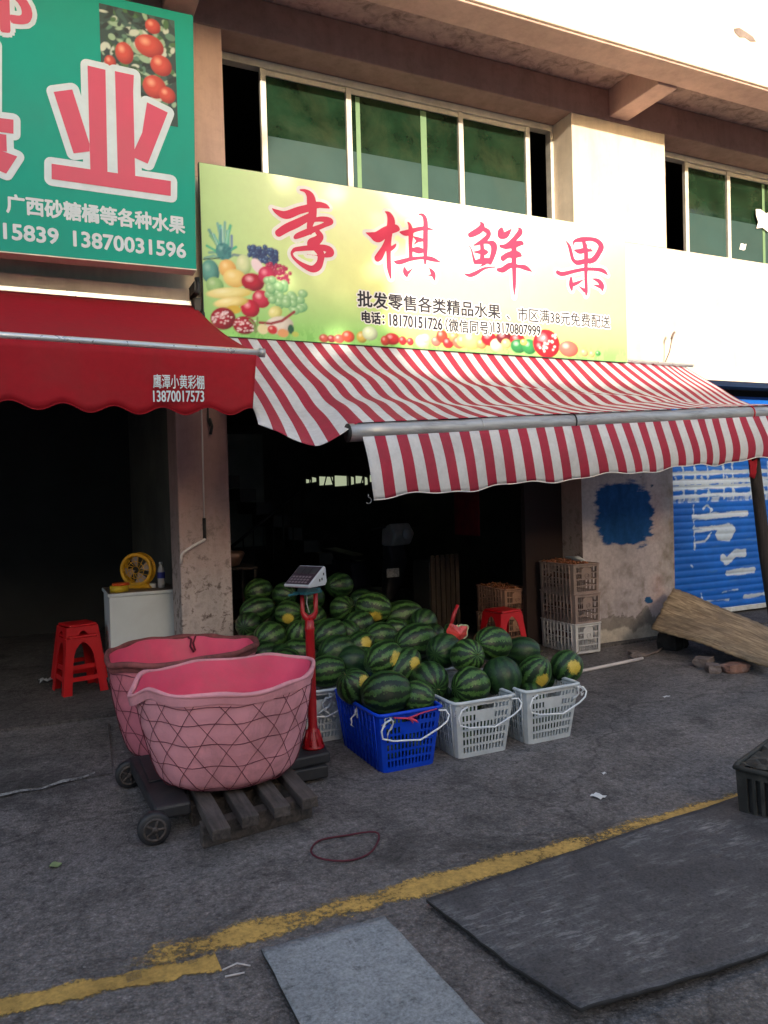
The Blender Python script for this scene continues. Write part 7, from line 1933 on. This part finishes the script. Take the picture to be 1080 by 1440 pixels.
for c_, z_ in ((0.02, 0.03), (0.035, 0.055), (0.0, 0.025)):
    b.add(T([(0.0856, c_, z_), (0.0856, c_ + 0.012, z_), (0.0856, c_ + 0.012, z_ + 0.014), (0.0856, c_, z_ + 0.014)]), [(0, 1, 2, 3)])
b.build('sockets', m_scale_black, dp)

# ---------------------------------------------------------------- plastic stools
def make_stool(label, loc, rotz, group, h=0.45):
    t = thing('plastic_stool', label, 'stool', loc, rotz, group)
    a0, a1 = 0.168, 0.118
    b = MB()
    b.prism([(a1 * sx - 0.02 * (sx if k in (0,) else 0), a1 * sy) for k, (sx, sy) in enumerate(((-1, -1), (1, -1), (1, 1), (-1, 1)))], h - 0.022, h)
    b.build('seat', m_red_stool, t, bevel=0.012)

    def at(z):
        return a0 + (a1 - a0) * z / h
    for (sx, sy) in ((-1, -1), (1, -1), (1, 1), (-1, 1)):
        b = MB()
        # L-shaped corner leg, wider at the top where it meets the arch
        for ax in (0, 1):
            pts_o, pts_i = [], []
            for z, w in ((0.0, 0.062), (0.10, 0.060), (0.22, 0.058), (0.30, 0.062), (0.35, 0.075), (0.385, 0.10), (0.40, 0.125), (h - 0.02, 0.125)):
                e = at(z)
                w = min(w, e)
                o_, i_ = (e * sx, e * sy), ((e - w) * sx, e * sy) if ax == 0 else (e * sx, (e - w) * sy)
                pts_o.append((o_[0], o_[1], z))
                pts_i.append((i_[0], i_[1], z))
            m = len(pts_o)
            b.add(pts_o + pts_i, [(i, i + 1, m + i + 1, m + i) for i in range(m - 1)])
        b.build('leg', m_red_stool, t, solid=0.006, soff=0.0)
    b = MB()
    zc = 0.10
    e = at(zc)
    e2 = at(zc + 0.035)
    for (x0, y0, x1, y1) in ((-1, -1, 1, -1), (1, -1, 1, 1), (1, 1, -1, 1), (-1, 1, -1, -1)):
        b.add([(x0 * (e - .004), y0 * (e - .004), zc), (x1 * (e - .004), y1 * (e - .004), zc), (x1 * (e2 - .004), y1 * (e2 - .004), zc + 0.035), (x0 * (e2 - .004), y0 * (e2 - .004), zc + 0.035)], [(0, 1, 2, 3)])
    b.build('foot_ring', m_red_stool, t, solid=0.006, soff=0.0)
    return t


st1 = make_stool('bright red plastic stool, lower one of the nested pair beside the white cabinet', (0.305, 6.50, 0.02), 0.22, 'red plastic stools')
dup(st1, (0.305, 6.57, 0.10), 0.27, 'red plastic stool nested on top of the other beside the white cabinet', 'red plastic stools')
dup(st1, (3.76, 5.62, 0.02), 0.12, 'single red plastic stool standing behind the watermelon pile', 'red plastic stools')

# ---------------------------------------------------------------- white cabinet and what stands on it
cbn = thing('white_cabinet', 'plain white laminate cabinet beside the plaster column at the dark shop entrance', 'cabinet', (0, 0, 0))
MB().box(0.53, 1.055, 6.28, 6.78, 0.02, 0.765).build('carcass', m_cab, cbn, bevel=0.004)
MB().box(0.518, 1.06, 6.265, 6.80, 0.767, 0.792).build('worktop_edge', m_cab, cbn, bevel=0.004)
MB().box(0.525, 1.055, 6.272, 6.795, 0.7925, 0.796).build('worktop', m_cabtop, cbn)
fan = thing('desk_fan', 'round yellow plastic desk fan standing on the white cabinet', 'fan', (0.785, 6.52, 0.797), R(-32))
fr = 0.125
b = MB()
b.tube([(fr * math.cos(a), -0.035, 0.155 + fr * math.sin(a)) for a in [k * PI / 18 for k in range(36)]], 0.016, 10, closed=True)
b.tube([(fr * math.cos(a), 0.035, 0.155 + fr * math.sin(a)) for a in [k * PI / 18 for k in range(36)]], 0.014, 8, closed=True)
b.grid(lambda i, j: ((fr + 0.004) * math.cos(2 * PI * i / 36), -0.035 + 0.07 * j, 0.155 + (fr + 0.004) * math.sin(2 * PI * i / 36)), 36, 1)
b.build('housing', m_fan_yel, fan)
b = MB()
for k in range(14):
    a = 2 * PI * k / 14
    b.tube([(0.03 * math.cos(a), -0.05, 0.155 + 0.03 * math.sin(a)), (fr * math.cos(a + .5), -0.042, 0.155 + fr * math.sin(a + .5))], 0.0028, 5)
for q in (0.03, 0.07):
    b.tube([(q * math.cos(a), -0.049, 0.155 + q * math.sin(a)) for a in [k * PI / 12 for k in range(24)]], 0.003, 5, closed=True)
b.build('grille', m_fan_yel, fan)
b = MB()
for k in range(4):
    a = 2 * PI * k / 4 + .3
    e1, e2 = a - 0.45, a + 0.45
    b.add([(0.02 * math.cos(a), -0.01, 0.155 + 0.02 * math.sin(a)), (0.105 * math.cos(e1), -0.025, 0.155 + 0.105 * math.sin(e1)), (0.11 * math.cos(a), -0.008, 0.155 + 0.11 * math.sin(a)), (0.105 * math.cos(e2), 0.012, 0.155 + 0.105 * math.sin(e2))], [(0, 1, 2, 3)])
b.build('blades', m_fan_grey, fan, solid=0.002)
b = MB()
b.prism_y([(-0.13, 0.0), (0.12, 0.0), (0.105, 0.022), (0.06, 0.05), (-0.06, 0.05), (-0.115, 0.03)], -0.045, 0.045)
b.build('foot', m_fan_yel, fan, bevel=0.008)
tp = thing('tape_roll', 'pair of tape rolls, orange on yellow, at the cabinet corner by the fan', 'tape', (0.615, 6.36, 0.797))
MB().lathe([(0.040, 0.0), (0.072, 0.0), (0.072, 0.05), (0.040, 0.05)], (0, 0, 0), 32).build('yellow_roll', m_tape, tp)
MB().lathe([(0.038, 0.0505), (0.070, 0.0505), (0.066, 0.068), (0.038, 0.068)], (0.014, 0.012, 0), 32).build('orange_roll', m_orange, tp)
bt = thing('water_bottle', 'small clear drink bottle with a blue label on the white cabinet', 'bottle', (0.955, 6.44, 0.797))
MB().lathe([(0.028, 0.0), (0.031, 0.006), (0.029, 0.03), (0.031, 0.06), (0.031, 0.07), (0.0305, 0.075), (0.0305, 0.125), (0.031, 0.135), (0.022, 0.165), (0.012, 0.185), (0.012, 0.195)], (0, 0, 0), 24).build('bottle_body', m_bottle, bt)
MB().lathe([(0.0318, 0.078), (0.0318, 0.128)], (0, 0, 0), 24, cap0=False, cap1=False).build('paper_label', m_bottle_lab, bt)
MB().lathe([(0.015, 0.192), (0.015, 0.212)], (0, 0, 0), 18).build('cap', m_grey_pl, bt)
b = MB()
b.prism([(0.86, 6.46), (0.915, 6.45), (0.92, 6.52), (0.865, 6.53)], 0.797, 0.832)
tag(b.build('power_adapter', m_grey_pl, bevel=0.006), 'grey power adapter between the fan and the bottle', 'adapter')

# ---------------------------------------------------------------- stacked lattice crates
def make_crate(label, mat, loc, group, rotz=0.0, w=0.285, d_=0.50, h=0.268):
    t = thing('lattice_crate', label, 'crate', loc, rotz, group)
    rows = [(0.022, 0.07), (0.080, 0.128), (0.138, 0.186), (0.196, 0.245)]
    body, rim, pos, N = lattice_box('crate_body', w, d_, w + 0.012, d_ + 0.012, h, mat, t, 11, 8, rows, rr=0.012, thick=0.005, plate=(5, 7, 0.30), sl0=0.14)
    b2 = MB()
    b2.tube(rim, 0.008, 6, closed=True)
    b2.build('rim', mat, t)
    for sx in (-1, 1):
        b3 = MB()
        for k in range(9):
            q = -0.8 + 1.6 * k / 8
            b3.tube([(sx * (w / 2 + 0.005), q * d_ / 2, 0.0), (sx * (w / 2 + 0.010), q * d_ / 2, h - 0.004)], 0.006, 5)
        b3.build('ribbed_side', mat, t)
    b4 = MB()
    b4.tube([(-0.055, -d_ / 2 - 0.010, h - 0.035), (-0.04, -d_ / 2 - 0.012, h - 0.022), (0.04, -d_ / 2 - 0.012, h - 0.022), (0.055, -d_ / 2 - 0.010, h - 0.035)], 0.006, 6)
    b4.tube([(0.0 + 0.022 * math.cos(a), -d_ / 2 - 0.010, 0.165 + 0.022 * math.sin(a)) for a in [k * PI / 8 for k in range(16)]], 0.003, 5, closed=True)
    b4.build('hand_grip', mat, t)
    return t


GX = 'stacked lattice crates'
CX, CY = 4.555, 5.675
cr = make_crate('paler clean lattice crate at the bottom of the tall stack beside the painted pier', m_crate_pale, (CX, CY, 0.02), GX)
cr2 = make_crate('dusty lattice crate in the middle of the tall stack beside the painted pier', m_crate, (CX - 0.004, CY - 0.003, 0.292), GX, 0.01)
cr3 = dup(cr2, (CX - 0.012, CY - 0.008, 0.564), -0.008, 'dusty top crate of the tall stack, heaped with reddish stalks', GX)
cr4 = make_crate('rusty brown crate at the bottom of the short stack in the shade', m_crate_red, (4.255, 6.36, 0.02), GX, 0.02)
cr5 = dup(cr4, (4.26, 6.355, 0.292), 0.0, 'rusty brown top crate of the short stack in the shade behind the tall one', GX)


def heap(name, cx, cy, z0, w, d_, label, cat, seed, mat, n=110, r0=0.016):
    r4 = random.Random(seed)
    b = MB()
    for _ in range(n):
        x, y = cx + r4.uniform(-w, w), cy + r4.uniform(-d_, d_)
        z = z0 + r4.uniform(0.0, 0.03) * (1 - abs(x - cx) / w * 0.6)
        a = r4.uniform(0, PI)
        L = r4.uniform(.02, .06)
        b.tube([(x, y, z), (x + L * math.cos(a) * .5, y + L * math.sin(a) * .5, z + r4.uniform(.0, .018)), (x + L * math.cos(a), y + L * math.sin(a), z + r4.uniform(-.01, .012))], [r0 * .5, r0 * .62, r0 * .3], 5)
    o = b.build(name, mat)
    o['kind'] = 'stuff'
    return o


heap('reddish_stalks', CX - 0.01, CY, 0.822, 0.12, 0.22, '', '', 3, m_fruit, 120)
heap('brown_skins', 4.26, 6.35, 0.548, 0.12, 0.22, '', '', 4, m_fruit, 90)
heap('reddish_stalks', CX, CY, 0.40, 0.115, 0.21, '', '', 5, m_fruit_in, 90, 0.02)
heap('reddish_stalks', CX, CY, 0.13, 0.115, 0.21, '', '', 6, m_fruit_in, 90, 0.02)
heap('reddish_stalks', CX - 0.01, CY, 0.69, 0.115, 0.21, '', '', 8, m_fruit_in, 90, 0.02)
b = MB()
b.tube([(CX + 0.05, CY - 0.18, 0.845), (CX + 0.02, CY - 0.1, 0.87), (CX + 0.07, CY - 0.02, 0.86), (CX + 0.03, CY + 0.08, 0.875)], [0.012, 0.03, 0.026, 0.01], 8)
tag(b.build('crumpled_bag', m_clear), 'crumpled clear bag lying on the top crate of the tall stack', 'bag')

# ---------------------------------------------------------------- things deep in the shop
scn = thing('electric_scooter', 'dark electric scooter with a pale fairing parked deep in the dim shop', 'scooter', (3.62, 8.1, 0.02), R(-70))
b = MB()
b.prism_y([(-0.75, 0.32), (-0.2, 0.30), (0.35, 0.28), (0.45, 0.75), (0.40, 0.95), (0.30, 0.95), (0.25, 0.42), (-0.15, 0.40), (-0.25, 0.70), (-0.80, 0.78), (-0.85, 0.6)], -0.13, 0.13)
b.build('body', m_scooter, scn, bevel=0.03)
for x in (-0.6, 0.55):
    b = MB()
    b.lathe([(0.10, -0.04), (0.20, -0.045), (0.225, 0.0), (0.20, 0.045), (0.10, 0.04)], (x, 0, 0.226), 28, 'y')
    b.build('wheel', m_black, scn)
b = MB()
b.prism_y([(0.30, 0.92), (0.48, 0.92), (0.55, 1.05), (0.46, 1.18), (0.32, 1.12)], -0.16, 0.16)
b.build('fairing', m_scooter_pale, scn, bevel=0.03)
b = MB()
b.tube([(0.35, -0.34, 1.12), (0.38, -0.12, 1.14), (0.38, 0.12, 1.14), (0.35, 0.34, 1.12)], 0.016, 8)
b.build('handlebar', m_black, scn)
MB().lathe([(0.05, 0.0), (0.062, 0.012), (0.06, 0.03)], (0.545, 0, 1.05), 20, 'x').build('headlight', m_grey_pl, scn)
b = MB()
b.prism_y([(-0.8, 0.783), (-0.2, 0.72), (-0.2, 0.78), (-0.78, 0.86)], -0.12, 0.12)
b.build('saddle', m_black, scn, bevel=0.02)
sl_ = thing('slatted_box', 'tall brown slatted wooden box standing in the dim shop', 'box', (3.84, 6.95, 0.02), 0.1)
for k in range(6):
    MB().box(-0.18 + k * 0.062, -0.18 + k * 0.062 + 0.045, -0.16, -0.145, 0.0, 0.86).build('slat', m_slat, sl_)
MB().box(-0.19, 0.19, -0.143, 0.16, 0.02, 0.80).build('box_body', m_black_wall, sl_)
b = MB()
b.box(3.28, 3.42, 6.99, 7.0, 0.665, 0.755)
tag(b.build('small_card', basic('grey_card', alb(0.3, 0.3, 0.3), 0.8, 0.5, 60)), 'small grey printed card facing out of the dim shop', 'card')
b = MB()
b.lathe([(0.02, 0.0), (0.15, 0.0), (0.20, 0.10), (0.19, 0.12)], (1.50, 6.6, 0.93), 24)
tag(b.build('metal_basin', basic('brown_metal_basin', alb(0.4, 0.22, 0.15), 0.35, 0.2, 8, metal=0.6)), 'shallow brown metal basin on a dark rack behind the column', 'basin')
b = MB()
for z in (0.45, 0.90):
    b.box(1.30, 1.76, 6.40, 6.85, z, z + 0.022)
for (x, y) in ((1.31, 6.41), (1.74, 6.41), (1.31, 6.83), (1.74, 6.83)):
    b.box(x - 0.012, x + 0.012, y - 0.012, y + 0.012, 0.02, 0.449)
    b.box(x - 0.0115, x + 0.0115, y - 0.0115, y + 0.0115, 0.473, 0.899)
tag(b.build('dark_rack', m_slat), 'low dark rack behind the column carrying the basin', 'rack')
b = MB()
b.box(1.29, 1.31, 6.7, 7.2, 1.75, 2.0)
tag(b.build('wall_notice', flat('pinkish_notice', alb(0.35, 0.25, 0.27))), 'pinkish notice on the dim shop wall just behind the column', 'notice')
# ---------------------------------------------------------------- plank, stones, pipe by the pier
bd = MB()
A_, B_, C_, D_ = Vector((5.74, 5.56, 0.50)), Vector((5.12, 5.22, 0.215)), Vector((5.16, 4.02, 0.075)), Vector((6.42, 5.02, 0.11))


def brd(i, j, n=30, m=12):
    u_, w_ = i / n, j / m
    p = A_ * (1 - u_) * (1 - w_) + B_ * (1 - u_) * w_ + C_ * u_ * w_ + D_ * u_ * (1 - w_)
    p = p + Vector((0, 0, 0.010 * math.sin(PI * u_) * (1 - 0.3 * w_) + 0.006 * math.sin(u_ * 9 + w_ * 4)))
    if j in (0, m) or i in (0, n):
        p += Vector((0.008 * math.sin(i * 3.7 + j), 0.008 * math.sin(i * 2.1 + j * 2.9), 0))
    return tuple(p)


bd.grid(brd, 30, 12)
bo = bd.build('plywood_board', m_board, solid=0.013, fixn=False)
set_cols(bo, np.array([(i / 30 * 1.3, j / 12 * 0.75, 0, 1) for j in range(13) for i in range(31)]))
tag(bo, 'weathered splintered plywood board leaning on the foot of the painted pier', 'board')


def rock(x, y, z, sx, sy, sz, mat, label, seed, nm='broken_brick', rot=0.0):
    r5 = random.Random(seed)
    bm = bmesh.new()
    bmesh.ops.create_cube(bm, size=1.0)
    bmesh.ops.subdivide_edges(bm, edges=bm.edges, cuts=3, use_grid_fill=True)
    for v_ in bm.verts:
        k_ = mnoise.noise(v_.co * 2.6 + Vector((seed, 0, 0))) * 0.20
        l_ = v_.co.length
        v_.co *= (1 + k_) * (0.60 / max(l_, 0.45)) ** 0.45
        v_.co.x *= sx
        v_.co.y *= sy
        v_.co.z *= sz
    me = bpy.data.meshes.new(nm)
    bm.to_mesh(me)
    bm.free()
    me.materials.append(mat)
    o = bpy.data.objects.new(nm, me)
    COL.objects.link(o)
    o.location = (x, y, z + sz * 0.42)
    o.rotation_euler = (0, 0, rot)
    return tag(o, label, 'stone', 'broken bricks under the board')


rock(5.06, 4.58, 0, 0.17, 0.13, 0.085, m_stone, 'grey lump of broken brick lying farthest in under the plywood board', 1, rot=0.4)
rock(4.965, 4.40, 0, 0.13, 0.10, 0.07, m_stone, 'small dark stone chip in front of the plywood board', 2, rot=1.0)
rock(5.115, 4.315, 0, 0.22, 0.12, 0.075, m_brick, 'flat reddish brick piece carrying the low corner of the plywood board', 3, rot=-0.15)
rock(5.40, 5.25, 0, 0.25, 0.20, 0.16, m_edge, 'dark rubble deep in the shadow under the plywood board', 4, 'rubble', 0.3)
rock(4.85, 5.12, 0, 0.16, 0.07, 0.035, m_stone, 'rubble scrap at the end of the white pipe', 5, 'rubble', 0.2)
rock(4.90, 5.22, 0, 0.10, 0.09, 0.04, m_stone, 'stone scrap by the pier foot beside the white pipe', 6, 'rubble', 1.2)
b = MB()
b.tube([(4.03, 4.92, 0.016), (4.4, 4.965, 0.016), (4.80, 5.01, 0.018)], 0.014, 10)
tag(b.build('white_pipe', m_white_pvc), 'length of white plastic pipe lying on the ground before the pier', 'pipe')
b = MB()
b.tube([(4.84, 5.08, 0.012), (5.1, 5.14, 0.02), (5.35, 5.3, 0.012)], 0.010, 8)
tag(b.build('grey_stick', m_stone), 'thin grey stick on the ground pointing under the plywood board', 'stick')

# ---------------------------------------------------------------- sheets on the road
def sheet(name, corners, z0, thick, mat, edge, label, cat, seed, curl=0.0):
    b = MB()
    A2, B2, C2, D2 = [Vector(c) for c in corners]
    n_, m_ = 40, 24
    r6 = random.Random(seed)

    def P(i, j):
        u_, w_ = i / n_, j / m_
        p = A2 * (1 - u_) * (1 - w_) + B2 * u_ * (1 - w_) + C2 * u_ * w_ + D2 * (1 - u_) * w_
        e = 0.0
        if i in (0, n_) or j in (0, m_):
            e = 0.006 * mnoise.noise(Vector((i * .45 + seed, j * .45, 0)))
        z = z0 + thick + 0.004 * (mnoise.noise(Vector((u_ * 4 + seed, w_ * 4, 1))) + 1) + curl * max(0, (1 - u_) * w_ - 0.55) ** 1.5
        return (p.x + e, p.y + e * 1.3, z)
    b.grid(P, n_, m_)
    o = b.build(name, [mat, edge], None, solid=thick, fixn=False)
    o.modifiers['thick'].material_offset_rim = 1
    return tag(o, label, cat)


sheet('dark_board', [(1.250, 2.405), (2.98, 2.515), (2.90, 1.60), (1.335, 1.655)], 0.006, 0.012, m_matdark, m_edge, 'large scuffed black board lying flat over the yellow line', 'board', 3, 0.10)
sheet('grey_sheet', [(0.632, 2.40), (1.072, 2.385), (1.10, 1.45), (0.632, 1.45)], 0.006, 0.010, m_matgrey, m_edge, 'smaller plain grey rubber sheet lying beside the black board', 'mat', 9)

bx = thing('ribbed_plastic_box', 'grimy black ribbed plastic box standing at the far corner of the black board', 'box', (3.165, 2.285, 0.018), R(20))
lb, rim_, pos_, N_ = lattice_box('box_body', 0.52, 0.44, 0.54, 0.46, 0.215, m_boxdark, bx, 14, 10, [(0.02, 0.175)], rr=0.02, thick=0.012)
MB().box(-0.245, 0.245, -0.205, 0.205, 0.008, 0.165).build('inner_liner', m_edge, bx)
MB().tube(rim_, 0.013, 8, closed=True).build('rim', m_boxdark, bx)
b = MB()
b.grid(lambda i, j: (-0.25 + 0.5 * i / 16, -0.21 + 0.42 * j / 12, 0.214 + 0.028 * (mnoise.noise(Vector((i * .8, j * .8, 3))) + 0.4)), 16, 12, smooth=False)
b.build('rubbish_fill', m_boxdark, bx, fixn=False)

# ---------------------------------------------------------------- small litter
b = MB()
pts = []
for k in range(28):
    a = 2 * PI * k / 28
    pts.append((1.175 + 0.158 * math.cos(a) + 0.012 * math.sin(3 * a), 2.985 + 0.115 * math.sin(a) + 0.018 * math.cos(2 * a + 1), 0.006 + 0.010 * max(0, math.sin(2 * a + 0.6))))
b.tube(pts, 0.0042, 6, closed=True)
tag(b.build('strap_loop', m_strap), 'dark red strap loop lying on the asphalt in front of the pallet', 'strap')
b = MB()
b.grid(lambda i, j: (0.015 + 0.05 * i / 6 * 1.0, 3.40 + 0.028 * math.sin(PI * i / 6) * (j / 2 - 1) + 0.01 * i / 6, 0.004 + 0.006 * abs(j - 2) / 2 + 0.004 * math.sin(i)), 6, 4)
tag(b.build('fallen_leaf', m_leaf), 'pale green fallen leaf on the asphalt', 'leaf')
b = MB()
b.grid(lambda i, j: (2.425 + 0.016 * i + 0.006 * j, 2.905 - 0.020 * j + 0.004 * i, 0.005 + 0.008 * abs(math.sin(i * 1.4 + j * 1.1))), 3, 3)
tag(b.build('paper_scrap', m_litter), 'crumpled white paper scrap alone on the asphalt past the baskets', 'paper')
b = MB()
b.grid(lambda i, j: (2.675 + 0.012 * i, 3.09 + 0.010 * j, 0.005 + 0.006 * abs(math.sin(i * 1.4 + j * 1.1))), 2, 2)
tag(b.build('paper_scrap', m_litter), 'tiny white fleck beyond the crumpled scrap on the asphalt', 'paper')
b = MB()
b.grid(lambda i, j: (4.05 + 0.02 * i, 4.02 + 0.012 * j, 0.005 + 0.006 * abs(math.sin(i * 1.4 + j * 1.1))), 3, 2)
tag(b.build('paper_scrap', m_litter), 'white scrap out on the asphalt before the plywood board', 'paper')
b = MB()
b.grid(lambda i, j: (0.01 + 0.03 * i + 0.008 * math.sin(j * 2), 6.85 + 0.03 * j, 0.03 + 0.03 * abs(math.sin(i * 1.4 + j * 1.1))), 4, 3)
tag(b.build('crumpled_bag', m_clear), 'crumpled clear bag on the dark floor behind the nested stools', 'bag')
b = MB()
b.tube([(0.50, 2.38, 0.008), (0.55, 2.39, 0.010), (0.585, 2.36, 0.008)], 0.003, 5)
b.tube([(0.50, 2.345, 0.007), (0.56, 2.335, 0.008)], 0.003, 5)
tag(b.build('wire_scrap', m_white_pvc), 'scrap of pale wire beside the yellow line and the grey sheet', 'wire')
for o in bpy.data.objects:
    if o.type == 'MESH' and o.parent is None and not o.get('label') and not o.get('kind'):
        print('UNTAGGED', o.name)
